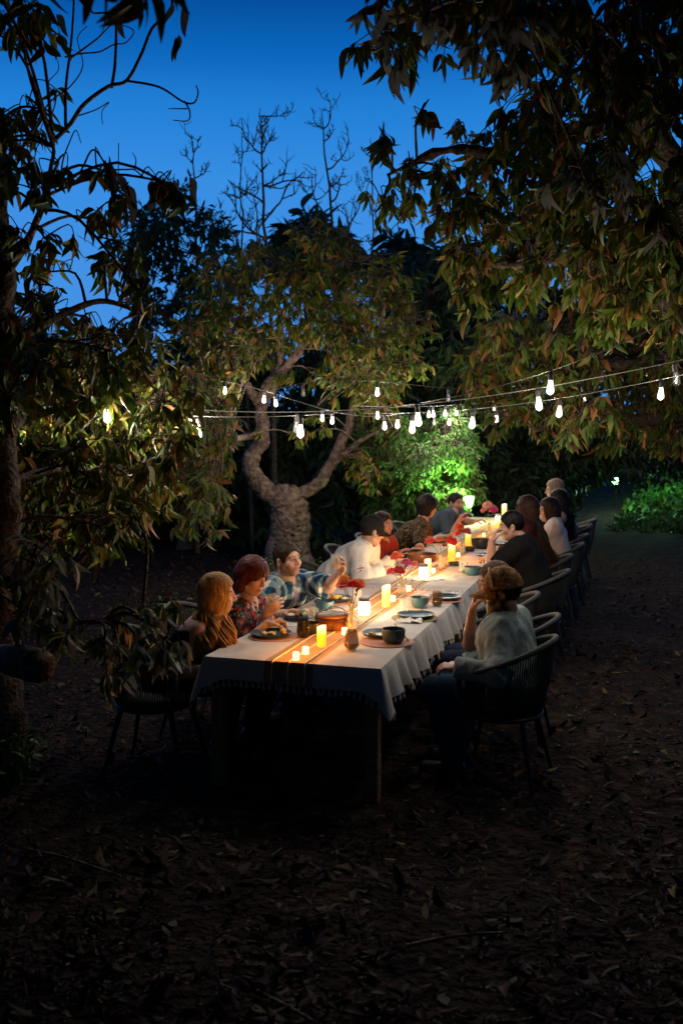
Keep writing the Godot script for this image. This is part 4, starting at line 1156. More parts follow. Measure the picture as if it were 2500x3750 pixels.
	grow(t, [
		[[Vector3(-2.94, 0.00, -8.13), Vector3(-2.93, 0.49, -8.07), Vector3(-2.90, 0.86, -8.01), Vector3(-2.94, 1.08, -8.02)], 0.29, 0.235],
		[[Vector3(-2.94, 0.98, -8.01), Vector3(-3.25, 1.29, -7.84), Vector3(-3.36, 1.60, -7.73), Vector3(-3.21, 1.90, -7.80), Vector3(-3.23, 2.20, -7.82), Vector3(-3.27, 2.44, -7.83)], 0.13, 0.08],
		[[Vector3(-2.92, 0.98, -8.01), Vector3(-2.74, 1.11, -8.08), Vector3(-2.48, 1.32, -8.18), Vector3(-2.26, 1.72, -8.28), Vector3(-2.07, 2.32, -8.39), Vector3(-1.94, 3.30, -8.51)], 0.11, 0.045],
		[[Vector3(-3.27, 2.41, -7.83), Vector3(-3.04, 2.67, -7.71), Vector3(-2.52, 3.11, -7.48), Vector3(-2.31, 3.66, -7.39), Vector3(-2.21, 4.17, -7.46)], 0.085, 0.02],
		[[Vector3(-3.27, 2.41, -7.83), Vector3(-3.37, 2.84, -7.41), Vector3(-3.39, 3.44, -7.04), Vector3(-3.51, 3.89, -7.04)], 0.07, 0.02],
		[[Vector3(-3.22, 2.35, -7.83), Vector3(-2.90, 2.84, -7.66), Vector3(-2.81, 3.57, -7.44), Vector3(-2.88, 4.26, -7.48)], 0.07, 0.02],
		[[Vector3(-2.02, 2.69, -8.44), Vector3(-1.74, 3.16, -8.35), Vector3(-1.59, 3.80, -8.24), Vector3(-1.72, 4.30, -8.04)], 0.07, 0.015],
		[[Vector3(-3.30, 1.96, -7.78), Vector3(-2.95, 1.87, -5.99), Vector3(-2.52, 1.53, -4.52), Vector3(-2.14, 1.22, -3.87)], 0.05, 0.012],
		[[Vector3(-2.34, 1.53, -8.24), Vector3(-1.88, 1.90, -8.20), Vector3(-1.41, 2.08, -8.04)], 0.05, 0.012],
	], middle, 17, 8, 0.145, 0, 260, eye, M.bark, M.leaf, long_leaf)
	t = thing("shrub", "bright green bush lit by the garden lamp beyond the tables", "bush")
	grow(t, [[[Vector3(-1.28, -0.1, -9.13), Vector3(-1.18, 0.60, -9.13), Vector3(-1.28, 1.20, -9.13)], 0.12, 0.05]], bush, 60, 7, 0.10, 2, 150, eye, M.dark_bark, M.leaf, long_leaf)
	t = thing("avocado_tree", "small dark tree with a bare pole of twigs above it behind the hanging twigs", "tree")
	grow(t, [[[Vector3(-5.63, -0.1, -10.31), Vector3(-5.53, 1.50, -10.31), Vector3(-5.63, 3.00, -10.31)], 0.12, 0.05]], back, 10, 7, 0.20, 3, 0, eye, M.dark_bark, M.leaf, long_leaf)
	t = thing("tree", "tall dark tree behind the forked tree, blue sky beside it", "tree")
	grow(t, [[[Vector3(-2.54, -0.1, -14.89), Vector3(-2.44, 2.00, -14.89), Vector3(-2.54, 4.00, -14.89)], 0.12, 0.05]], back2, 9, 7, 0.24, 3, 0, eye, M.dark_bark, M.leaf, long_leaf)
	t = thing("hedge", "long dark hedge behind the garden lamps", "hedge")
	grow(t, [[[Vector3(-0.06, -0.1, -15.64), Vector3(0.04, 0.50, -15.64), Vector3(-0.06, 1.00, -15.64)], 0.12, 0.05]], back3, 12, 7, 0.22, 3, 0, eye, M.dark_bark, M.leaf, long_leaf)
	t = thing("palm_tree", "blurred dark palm top showing above the forked tree", "palm")
	grow(t, [[[Vector3(-5.90, -0.1, -17.52), Vector3(-5.80, 3.00, -17.52), Vector3(-5.90, 6.00, -17.52)], 0.12, 0.05]], top1, 12, 7, 0.50, 3, 0, eye, M.dark_bark, M.leaf, long_leaf)
	t = thing("palm_tree", "second blurred dark palm top, showing below the hanging boughs", "palm")
	grow(t, [[[Vector3(-3.82, -0.1, -19.18), Vector3(-3.72, 3.00, -19.18), Vector3(-3.82, 6.00, -19.18)], 0.12, 0.05]], top2, 12, 7, 0.50, 3, 0, eye, M.dark_bark, M.leaf, long_leaf)
	t = thing("thicket", "dark thicket of trees closing the grove behind the forked trunk", "thicket")
	grow(t, [[[Vector3(-7.22, -0.1, -11.39), Vector3(-7.12, 1.00, -11.39), Vector3(-7.22, 2.00, -11.39)], 0.12, 0.05]], behind, 8, 7, 0.30, 3, 0, eye, M.dark_bark, M.leaf, long_leaf)
	t = thing("bare_tree", "bare dead tree at the left of three, with fine curled twigs", "tree")
	bare_tree(t, Vector3(-5.13, 0, -9.80), Vector3(-5.21, 6.76, -9.93), 11, 0.75, 0.045, M.dark_bark)
	t = thing("bare_tree", "tallest bare dead tree, standing straight against the blue sky", "tree")
	bare_tree(t, Vector3(-3.89, 0, -10.15), Vector3(-4.16, 7.18, -10.28), 15, 1.00, 0.060, M.dark_bark)
	t = thing("bare_tree", "slim bare tree with one leader beside the tallest dead tree", "tree")
	bare_tree(t, Vector3(-4.41, 0, -10.42), Vector3(-4.59, 6.85, -10.54), 8, 0.50, 0.035, M.dark_bark)
	t = thing("bare_tree", "bare dead tree leaning left, nearest the hanging boughs", "tree")
	bare_tree(t, Vector3(-2.31, 0, -10.61), Vector3(-3.22, 7.13, -10.56), 10, 0.80, 0.055, M.dark_bark)
	t = thing("bare_tree", "short bare dead twig tree beside the leaning one", "tree")
	bare_tree(t, Vector3(-2.47, 0, -10.81), Vector3(-2.52, 6.75, -10.95), 6, 0.50, 0.030, M.dark_bark)
	var clumps_0 := [
		Vector4(-6.34, 0.78, -1.45, 0.94), Vector4(-6.46, 1.97, -1.50, 0.95), Vector4(-6.39, 3.04, -1.47, 0.92), Vector4(-6.18, 4.49, -1.37, 0.89),
		Vector4(-5.08, 5.24, -0.88, 0.98), Vector4(-6.57, 0.69, 0.16, 0.92), Vector4(-6.46, 1.93, 0.19, 0.88), Vector4(-6.57, 2.96, 0.16, 0.95),
		Vector4(-6.59, 4.26, 0.16, 0.91), Vector4(-6.01, 5.29, 0.29, 0.96), Vector4(-7.26, 0.65, 1.70, 0.93), Vector4(-6.98, 1.90, 1.71, 1.01),
		Vector4(-7.18, 2.99, 1.70, 0.95), Vector4(-6.77, 4.28, 1.71, 0.98), Vector4(-5.59, 5.31, 1.76, 0.90), Vector4(-1.59, 5.48, 0.49, 1.04),
		Vector4(-1.78, 5.16, 0.92, 0.98), Vector4(-3.19, 5.07, 0.37, 0.97), Vector4(-3.35, 6.07, 1.08, 0.92), Vector4(-1.25, 6.22, 0.52, 1.00),
		Vector4(-2.77, 5.47, 0.29, 1.04), Vector4(-5.68, 5.94, 0.66, 0.99), Vector4(-0.25, 5.53, 1.78, 0.99), Vector4(0.18, 5.52, 1.03, 0.99),
		Vector4(-1.18, 5.95, 1.63, 1.02), Vector4(-3.74, 5.79, 0.87, 0.90), Vector4(-1.46, 6.00, 1.23, 0.89), Vector4(-5.06, 6.43, 0.17, 0.93),
		Vector4(-0.91, 5.63, 1.79, 0.91), Vector4(-0.20, 5.58, 1.12, 0.97), Vector4(-2.62, 6.48, 1.07, 0.98), Vector4(-4.87, 5.57, 0.51, 1.00),
		Vector4(-1.50, 6.07, 0.66, 0.99), Vector4(-2.72, 6.53, -1.96, 0.86), Vector4(-2.60, 6.49, 1.69, 0.93), Vector4(-3.43, 5.48, -0.35, 0.90),
		Vector4(-1.94, 5.04, 0.97, 0.91), Vector4(-4.40, 5.21, 1.33, 0.95),
	]
	t = thing("avocado_tree", "avocado tree of the grove to the left beyond the tall leafy tree", "tree")
	grow(t, [[[Vector3(-6.46, -0.1, -1.50), Vector3(-6.36, 1.5, -1.50), Vector3(-6.46, 3.6, -1.50)], 0.16, 0.06]], clumps_0, 8, 7, 0.42, 3, 0, eye, M.dark_bark, M.leaf, long_leaf)
	var clumps_1 := [
		Vector4(-6.90, 0.57, 2.00, 1.01), Vector4(-7.27, 1.96, 2.00, 1.01), Vector4(-6.70, 3.00, 2.00, 0.99), Vector4(-7.17, 4.39, 2.00, 0.88),
		Vector4(-6.40, 5.56, 2.00, 0.99), Vector4(-6.37, 0.57, 3.51, 0.87), Vector4(-6.93, 1.92, 3.62, 1.05), Vector4(-6.33, 3.04, 3.50, 0.91),
		Vector4(-6.99, 4.41, 3.63, 1.00), Vector4(-5.76, 5.31, 3.39, 0.93), Vector4(-5.85, 0.78, 4.93, 0.97), Vector4(-6.24, 2.05, 5.09, 0.88),
		Vector4(-6.32, 2.94, 5.12, 0.90), Vector4(-6.34, 4.30, 5.13, 1.02), Vector4(-5.11, 5.34, 4.63, 0.93), Vector4(-5.31, 0.77, 6.36, 0.92),
		Vector4(-5.39, 2.01, 6.41, 0.87), Vector4(-5.61, 3.10, 6.55, 0.93), Vector4(-5.43, 4.17, 6.43, 0.88), Vector4(-4.91, 5.33, 6.09, 0.90),
		Vector4(-4.28, 0.75, 7.49, 0.99), Vector4(-4.58, 1.71, 7.77, 0.94), Vector4(-4.44, 2.97, 7.64, 1.00), Vector4(-4.43, 4.44, 7.63, 0.95),
		Vector4(-3.66, 5.55, 6.89, 0.86), Vector4(-2.11, 5.18, 2.96, 0.98), Vector4(-5.47, 6.46, 3.62, 0.86), Vector4(-3.97, 6.13, 2.81, 0.90),
		Vector4(-5.67, 6.50, 3.87, 0.92), Vector4(-4.80, 6.05, 5.71, 0.93), Vector4(-2.32, 6.08, 5.25, 1.03), Vector4(-0.74, 5.10, 2.09, 0.91),
		Vector4(-2.81, 5.58, 5.89, 0.97), Vector4(-2.73, 5.55, 3.45, 1.04), Vector4(-0.15, 5.98, 3.00, 1.04), Vector4(-0.76, 5.08, 2.66, 0.96),
		Vector4(-3.14, 6.09, 3.33, 0.94), Vector4(-3.08, 5.91, 4.26, 0.95), Vector4(-1.66, 6.08, 2.50, 1.04), Vector4(-0.40, 5.72, 2.15, 1.04),
		Vector4(-0.79, 5.98, 3.76, 0.86), Vector4(-0.15, 6.51, 3.10, 0.92), Vector4(-2.02, 5.18, 2.83, 0.92), Vector4(-0.27, 5.75, 2.27, 1.02),
		Vector4(-2.53, 5.19, 4.59, 0.94), Vector4(-2.74, 6.41, 2.82, 0.89), Vector4(-2.51, 5.71, 3.70, 0.86), Vector4(-3.77, 5.35, 6.38, 1.02),
		Vector4(-4.77, 5.49, 4.25, 0.86), Vector4(-1.24, 5.07, 4.50, 0.89), Vector4(-4.80, 6.55, 3.62, 0.90),
	]
	t = thing("avocado_tree", "avocado tree of the grove behind the left shoulder of the viewer", "tree")
	grow(t, [[[Vector3(-6.57, -0.1, 5.22), Vector3(-6.47, 1.5, 5.22), Vector3(-6.57, 3.6, 5.22)], 0.16, 0.06]], clumps_1, 8, 7, 0.42, 3, 0, eye, M.dark_bark, M.leaf, long_leaf)
	var clumps_2 := [
		Vector4(-4.03, 0.55, 7.63, 1.05), Vector4(-4.28, 1.75, 7.88, 0.91), Vector4(-4.31, 3.15, 7.91, 0.96), Vector4(-4.49, 4.28, 8.10, 1.02),
		Vector4(-3.80, 5.44, 7.38, 0.87), Vector4(-2.97, 0.61, 8.72, 1.02), Vector4(-3.27, 1.98, 9.19, 0.99), Vector4(-2.87, 2.91, 8.57, 0.87),
		Vector4(-3.04, 4.22, 8.83, 1.05), Vector4(-2.36, 5.45, 7.78, 0.91), Vector4(-1.55, 0.83, 9.31, 1.01), Vector4(-1.66, 1.89, 9.58, 0.87),
		Vector4(-1.71, 3.20, 9.70, 1.03), Vector4(-1.79, 4.42, 9.90, 0.89), Vector4(-1.49, 5.24, 9.16, 0.90), Vector4(-0.17, 0.78, 10.09, 0.98),
		Vector4(-0.19, 1.99, 10.16, 0.93), Vector4(-0.08, 3.01, 9.60, 0.97), Vector4(-0.21, 4.26, 10.26, 0.96), Vector4(-0.06, 5.45, 9.51, 0.95),
		Vector4(1.40, 0.54, 10.10, 0.92), Vector4(1.40, 1.90, 10.67, 0.94), Vector4(1.40, 2.99, 10.36, 0.94), Vector4(1.40, 4.31, 9.94, 0.95),
		Vector4(1.40, 5.50, 9.60, 0.92), Vector4(1.36, 5.62, 6.84, 0.88), Vector4(-1.06, 5.98, 4.61, 0.90), Vector4(-1.27, 5.21, 5.38, 0.89),
		Vector4(-0.76, 5.54, 7.34, 0.99), Vector4(0.24, 6.27, 4.01, 0.98), Vector4(-0.14, 5.82, 7.69, 0.86), Vector4(-1.45, 6.05, 5.73, 0.86),
		Vector4(-0.01, 5.96, 8.75, 1.03), Vector4(-0.87, 5.04, 7.49, 0.96), Vector4(0.21, 6.47, 8.04, 0.93), Vector4(-2.53, 6.58, 6.39, 1.04),
		Vector4(1.23, 6.09, 3.63, 1.03), Vector4(-1.23, 5.95, 6.42, 0.93), Vector4(1.27, 5.28, 4.05, 1.00), Vector4(0.62, 6.39, 6.27, 0.89),
		Vector4(0.45, 6.34, 3.46, 0.91), Vector4(0.12, 5.87, 6.15, 0.90), Vector4(-2.49, 5.71, 6.87, 0.92), Vector4(0.78, 6.19, 3.67, 0.92),
		Vector4(-0.12, 5.07, 4.66, 1.00), Vector4(-0.18, 5.76, 8.04, 1.02), Vector4(-0.66, 6.30, 6.18, 0.91), Vector4(-0.02, 5.09, 5.30, 1.04),
		Vector4(0.68, 5.02, 8.07, 1.03), Vector4(-2.85, 5.59, 7.38, 0.85), Vector4(1.10, 6.32, 3.62, 0.88),
	]
	t = thing("avocado_tree", "avocado tree of the grove straight behind the viewer", "tree")
	grow(t, [[[Vector3(-1.82, -0.1, 9.97), Vector3(-1.72, 1.5, 9.97), Vector3(-1.82, 3.6, 9.97)], 0.16, 0.06]], clumps_2, 8, 7, 0.42, 3, 0, eye, M.dark_bark, M.leaf, long_leaf)
	var clumps_3 := [
		Vector4(1.70, 0.52, 10.52, 0.88), Vector4(1.69, 1.94, 10.38, 0.99), Vector4(1.67, 3.13, 9.82, 1.02), Vector4(1.70, 4.44, 10.51, 0.99),
		Vector4(1.67, 5.40, 9.61, 0.94), Vector4(3.27, 0.83, 10.09, 0.89), Vector4(3.19, 2.03, 9.77, 0.90), Vector4(3.16, 3.22, 9.62, 1.05),
		Vector4(3.16, 4.12, 9.63, 0.95), Vector4(3.06, 5.46, 9.18, 0.97), Vector4(4.73, 0.54, 9.48, 0.92), Vector4(4.72, 2.10, 9.47, 0.95),
		Vector4(4.80, 3.16, 9.63, 0.97), Vector4(4.81, 4.14, 9.65, 0.89), Vector4(4.25, 5.37, 8.40, 0.91), Vector4(6.33, 0.54, 9.04, 0.86),
		Vector4(6.24, 1.73, 8.92, 0.86), Vector4(5.97, 3.06, 8.52, 0.95), Vector4(6.15, 4.40, 8.79, 1.03), Vector4(5.45, 5.38, 7.78, 0.93),
		Vector4(7.07, 0.72, 7.48, 1.02), Vector4(7.10, 1.76, 7.50, 0.87), Vector4(7.23, 3.30, 7.63, 0.98), Vector4(7.02, 4.49, 7.43, 0.89),
		Vector4(6.61, 5.44, 7.03, 1.04), Vector4(3.69, 6.54, 4.70, 0.97), Vector4(3.45, 6.01, 4.62, 0.99), Vector4(6.05, 5.96, 6.53, 0.87),
		Vector4(2.64, 6.49, 3.86, 1.04), Vector4(2.77, 5.96, 3.62, 0.98), Vector4(5.31, 5.20, 7.30, 0.89), Vector4(1.68, 5.77, 9.30, 0.97),
		Vector4(3.09, 5.52, 3.99, 0.98), Vector4(3.12, 5.65, 7.62, 0.97), Vector4(3.05, 6.56, 5.35, 1.01), Vector4(2.59, 5.97, 6.61, 0.90),
		Vector4(2.03, 5.94, 5.93, 1.02), Vector4(3.36, 5.74, 5.98, 0.86), Vector4(3.04, 6.03, 7.81, 0.87), Vector4(5.79, 6.36, 7.04, 1.00),
		Vector4(2.26, 5.60, 4.93, 0.93), Vector4(1.60, 6.10, 4.64, 1.02), Vector4(1.62, 5.39, 4.52, 1.02), Vector4(2.66, 5.98, 4.97, 1.00),
		Vector4(3.70, 6.28, 6.44, 0.96), Vector4(3.41, 6.39, 5.47, 1.04), Vector4(3.70, 6.41, 6.57, 0.87), Vector4(2.44, 5.94, 5.33, 1.01),
		Vector4(3.66, 6.24, 6.26, 0.92), Vector4(4.54, 5.75, 7.15, 1.00), Vector4(1.65, 6.16, 7.13, 0.99),
	]
	t = thing("avocado_tree", "avocado tree of the grove behind the viewer on the chair side", "tree")
	grow(t, [[[Vector3(4.90, -0.1, 9.86), Vector3(5.00, 1.5, 9.86), Vector3(4.90, 3.6, 9.86)], 0.16, 0.06]], clumps_3, 8, 7, 0.42, 3, 0, eye, M.dark_bark, M.leaf, long_leaf)
	var clumps_4 := [
		Vector4(7.20, 0.71, 7.22, 0.98), Vector4(7.65, 2.08, 7.63, 0.87), Vector4(7.28, 3.17, 7.30, 0.86), Vector4(7.45, 4.12, 7.45, 0.98),
		Vector4(6.92, 5.24, 6.97, 0.88), Vector4(8.29, 0.62, 6.14, 0.95), Vector4(8.50, 1.83, 6.27, 0.85), Vector4(8.05, 3.24, 6.00, 0.89),
		Vector4(8.81, 4.27, 6.45, 0.88), Vector4(7.72, 5.23, 5.80, 0.90), Vector4(9.19, 0.65, 4.84, 0.87), Vector4(9.25, 1.80, 4.86, 1.04),
		Vector4(8.82, 2.97, 4.70, 0.91), Vector4(9.39, 4.45, 4.91, 1.01), Vector4(8.00, 5.36, 4.40, 0.96), Vector4(9.53, 0.87, 3.29, 1.01),
		Vector4(9.50, 1.76, 3.28, 1.05), Vector4(9.98, 3.23, 3.36, 1.00), Vector4(9.74, 4.48, 3.32, 1.00), Vector4(8.69, 5.42, 3.15, 0.97),
		Vector4(9.15, 0.75, 1.73, 0.87), Vector4(9.96, 1.74, 1.70, 0.91), Vector4(9.84, 2.96, 1.71, 0.89), Vector4(9.59, 4.48, 1.71, 1.05),
		Vector4(8.28, 5.21, 1.76, 0.88), Vector4(6.69, 6.34, 2.65, 0.95), Vector4(7.28, 5.59, 4.52, 1.01), Vector4(3.44, 5.04, 2.60, 0.95),
		Vector4(7.89, 5.08, 5.35, 0.95), Vector4(4.72, 6.09, 2.53, 0.93), Vector4(3.04, 5.94, 3.04, 0.98), Vector4(4.72, 5.16, 3.05, 0.89),
		Vector4(5.14, 5.97, 2.25, 0.88), Vector4(3.02, 6.58, 2.99, 0.90), Vector4(3.65, 5.70, 2.96, 1.04), Vector4(2.78, 5.66, 2.65, 0.97),
		Vector4(2.94, 6.09, 2.78, 0.94), Vector4(8.63, 5.98, 2.31, 1.00), Vector4(3.32, 5.96, 2.32, 1.00), Vector4(6.31, 6.19, 2.65, 1.01),
		Vector4(4.24, 6.58, 2.29, 1.03), Vector4(3.98, 5.14, 4.00, 0.96), Vector4(4.73, 5.57, 4.38, 0.97), Vector4(3.30, 5.00, 3.02, 1.03),
		Vector4(6.18, 5.12, 4.25, 0.86), Vector4(6.39, 6.48, 3.67, 0.90), Vector4(8.62, 5.60, 2.43, 0.96), Vector4(5.69, 6.27, 5.36, 1.02),
		Vector4(4.73, 5.22, 2.91, 0.94), Vector4(3.07, 5.52, 2.43, 1.02), Vector4(8.06, 5.18, 3.85, 0.95),
	]
	t = thing("avocado_tree", "avocado tree of the grove on the chair side, out past the litter", "tree")
	grow(t, [[[Vector3(9.48, -0.1, 4.94), Vector3(9.58, 1.5, 4.94), Vector3(9.48, 3.6, 4.94)], 0.16, 0.06]], clumps_4, 8, 7, 0.42, 3, 0, eye, M.dark_bark, M.leaf, long_leaf)
	var clumps_5 := [
		Vector4(9.32, 0.76, 1.45, 1.04), Vector4(9.72, 2.08, 1.42, 1.00), Vector4(9.29, 3.23, 1.45, 0.98), Vector4(9.75, 4.47, 1.42, 0.88),
		Vector4(8.95, 5.54, 1.47, 0.85), Vector4(9.40, 0.70, -0.14, 0.94), Vector4(9.15, 1.74, -0.08, 0.96), Vector4(9.67, 3.21, -0.22, 0.85),
		Vector4(9.40, 4.24, -0.14, 1.03), Vector4(8.75, 5.36, 0.03, 0.90), Vector4(8.35, 0.67, -1.39, 0.88), Vector4(9.02, 1.90, -1.71, 0.95),
		Vector4(8.40, 2.95, -1.42, 0.89), Vector4(8.47, 4.15, -1.45, 0.92), Vector4(8.00, 5.40, -1.22, 0.93), Vector4(7.95, 0.52, -2.94, 0.93),
		Vector4(8.08, 1.71, -3.03, 0.98), Vector4(8.28, 3.29, -3.19, 1.04), Vector4(7.80, 4.22, -2.82, 0.87), Vector4(6.88, 5.47, -2.13, 0.95),
		Vector4(6.58, 0.79, -3.75, 1.02), Vector4(6.98, 1.86, -4.19, 0.92), Vector4(6.58, 3.00, -3.76, 1.05), Vector4(7.12, 4.17, -4.35, 1.02),
		Vector4(5.96, 5.27, -3.07, 0.92), Vector4(7.57, 6.26, 0.71, 1.00), Vector4(5.94, 6.48, -0.71, 1.01), Vector4(7.57, 5.01, -2.08, 0.94),
		Vector4(6.69, 5.22, -0.66, 0.94), Vector4(5.98, 6.26, -0.39, 0.94), Vector4(3.18, 6.38, 0.13, 0.97), Vector4(6.79, 6.34, -2.22, 1.02),
		Vector4(3.88, 5.69, 0.99, 0.95), Vector4(6.32, 6.50, -0.59, 0.86), Vector4(4.29, 5.59, 1.50, 0.92), Vector4(4.00, 5.33, 1.79, 0.96),
		Vector4(7.59, 5.01, 0.08, 0.99), Vector4(7.22, 5.36, -0.11, 1.04), Vector4(3.74, 6.44, 1.47, 0.99), Vector4(4.64, 6.47, -0.52, 1.03),
		Vector4(6.18, 6.49, -2.02, 0.88), Vector4(3.24, 6.06, 0.43, 0.90), Vector4(4.29, 5.20, 0.87, 0.96), Vector4(4.06, 5.29, -0.43, 1.01),
		Vector4(3.43, 5.08, 1.44, 0.99), Vector4(5.25, 5.92, -2.02, 0.99), Vector4(7.26, 6.02, -2.43, 0.88), Vector4(5.11, 5.64, -2.12, 1.03),
		Vector4(4.18, 5.67, -0.62, 0.88), Vector4(5.35, 6.05, -2.05, 0.89), Vector4(7.07, 6.39, -2.25, 0.94),
	]
	t = thing("avocado_tree", "avocado tree of the grove on the chair side by the bank", "tree")
	grow(t, [[[Vector3(9.13, -0.1, -1.77), Vector3(9.23, 1.5, -1.77), Vector3(9.13, 3.6, -1.77)], 0.16, 0.06]], clumps_5, 8, 7, 0.42, 3, 0, eye, M.dark_bark, M.leaf, long_leaf)


# ---------------------------------------------------------------- tables and cloths
const TOP := 0.765


func cloth_image(seed_: int, banded: bool) -> ImageTexture:     # across: -0.8 to 0.8 m of cloth, down: its length
	var im := Image.create(1024, 256, false, Image.FORMAT_RGB8)
	var nz := FastNoiseLite.new()
	nz.seed = seed_
	nz.frequency = 0.02
	var cream := Color(0.52, 0.50, 0.47)
	var tan_ := Color(0.36, 0.215, 0.105)
	for y in 256:
		for x in 1024:
			var w := -0.8 + 1.6 * x / 1023.0
			var c := cream
			if w > -0.151 and w < 0.137:
				c = tan_
				if w > -0.03 and w < 0.06:
					c = Color(0.40, 0.25, 0.125)
			if w > 0.24 and w < 0.252 or w < -0.26 and w > -0.272:
				c = cream.lerp(Color(0.45, 0.45, 0.48), 0.25)
			if banded and (y < 16 or y > 26 and y < 30):
				c = c.lerp(Color(0.32, 0.34, 0.40), 0.55)
			var k := 0.94 + 0.08 * nz.get_noise_2d(x * 0.6, y * 3.0) + (0.035 if (x + y) % 2 == 0 else -0.035)
			c = Color(c.r * k, c.g * k, c.b * k)
			im.set_pixel(x, y, c.linear_to_srgb())
	return ImageTexture.create_from_image(im)



func cloth(z0: float, z1: float, y: float, front: float, side: float, back: float, half: float, seed_: int) -> Array:
	# returns [mesh builder, hem points with outward directions]
	var b := Builder.new()
	var cols := 46
	var rows := 70
	var nz := FastNoiseLite.new()
	nz.seed = seed_
	nz.frequency = 1.0
	var q := PackedVector3Array()
	for r in rows:
		for k in cols:
			var x := lerpf(-half, half, k / (cols - 1.0))
			var z := lerpf(z1, z0, r / (rows - 1.0))
			var flat := minf(1.0, (half - absf(x)) * 30.0) * minf(1.0, minf(z0 - z, z - z1) * 30.0)
			var w := 0.003 * flat * nz.get_noise_2d(x * 9.0, z * 2.5) + 0.0022 * flat * nz.get_noise_2d(x * 3.0 + z * 11.0, z * 14.0)
			q.append(Vector3(x, y + w, z))
	var first := b.v.size()
	b.grid(q, rows, cols)
	for i in range(first, b.v.size()):
		b.t[i] = Vector2((b.v[i].x + 0.8) / 1.6, (z0 - b.v[i].z) / (z0 - z1))
	# the skirt: left side from the back, front, right side
	var path := []     # [edge point, outward, width coordinate sign, drop]
	var n_side := 120
	var n_front := 60
	for i in n_side:
		path.append([Vector3(-half, y, lerpf(z1, z0, i / (n_side - 1.0))), Vector3(-1, 0, 0), side])
	for i in range(1, 8):
		var a := PI / 2 * i / 8.0
		path.append([Vector3(-half, y, z0), Vector3(-cos(a), 0, sin(a)), lerpf(side, front, i / 8.0) + 0.0])
	for i in n_front:
		path.append([Vector3(lerpf(-half, half, i / (n_front - 1.0)), y, z0), Vector3(0, 0, 1), front])
	for i in range(1, 8):
		var a := PI / 2 * i / 8.0
		path.append([Vector3(half, y, z0), Vector3(sin(a), 0, cos(a)), lerpf(front, side, i / 8.0)])
	for i in n_side:
		path.append([Vector3(half, y, lerpf(z0, z1, i / (n_side - 1.0))), Vector3(1, 0, 0), side])
	var down := 10
	var s := PackedVector3Array()
	var uvs := PackedVector2Array()
	var ends := []
	var run := 0.0
	for j in down:
		var v := j / (down - 1.0)
		run = 0.0
		for i in path.size():
			var e: Vector3 = path[i][0]
			var o: Vector3 = path[i][1]
			var drop: float = path[i][2]
			if i > 0:
				run += e.distance_to(path[i - 1][0]) + 0.02 * o.distance_to(path[i - 1][1])
			var cl := minf(e.distance_to(Vector3(-half, y, z0)), e.distance_to(Vector3(half, y, z0)))
			var near := exp(-cl * cl / 0.006)
			var diag := near * (1.0 - absf(absf(o.x) - absf(o.z)))
			var d := drop * (1.0 + 0.06 * sin(run * 5.0 + seed_)) + near * 0.055 + diag * 0.06
			var is_front := absf(o.z)
			var fold := (sin(run * 21.0 + 2.6 * sin(run * 3.7 + seed_)) * 0.024 + sin(run * 47.0 + 3.0 * sin(run * 5.0)) * 0.008) * (1.0 - is_front) + sin(run * 13.0) * 0.004 * is_front
			var out := 0.006 * sin(v * PI * 0.5) + v * (0.012 + 0.03 * (1.0 - is_front) + fold) + near * v * 0.045 * (0.35 + diag)
			var rnd := 0.006
			var p := e + o * (out + rnd * sin(minf(1.0, v * 6.0) * PI / 2) - rnd * 0.0) + Vector3(0, -d * v, 0)
			if j == 0:
				p = e
			s.append(p)
			var wide := signf(e.x) * (half + d * v) if absf(o.x) > 0.7 else e.x
			uvs.append(Vector2((wide + 0.8) / 1.6, clampf((z0 - e.z + (d * v if absf(o.z) > 0.7 else 0.0)) / (z0 - z1), 0, 1)))
			if j == down - 1:
				ends.append([p, o, run])
	first = b.v.size()
	b.grid(s, down, path.size())
	for i in uvs.size():
		b.t[first + i] = uvs[i]
	return [b, ends]


func tassel_mesh() -> ArrayMesh:
	var b := Builder.new()
	b.lathe(prof([[0.0005, -0.034], [0.0085, -0.033], [0.0075, -0.022], [0.0035, -0.013], [0.0045, -0.009], [0.004, -0.004], [0.0012, -0.001], [0.001, 0.004]]), Vector3.ZERO, 8)
	for k in 8:
		var a := k * TAU / 8
		b.tube(pv([Vector3(cos(a) * 0.003, -0.012, sin(a) * 0.003), Vector3(cos(a) * 0.0095, -0.037 - 0.004 * (k % 3), sin(a) * 0.0095)]), fl([0.0015, 0.0009]), 4)
	return b.mesh()


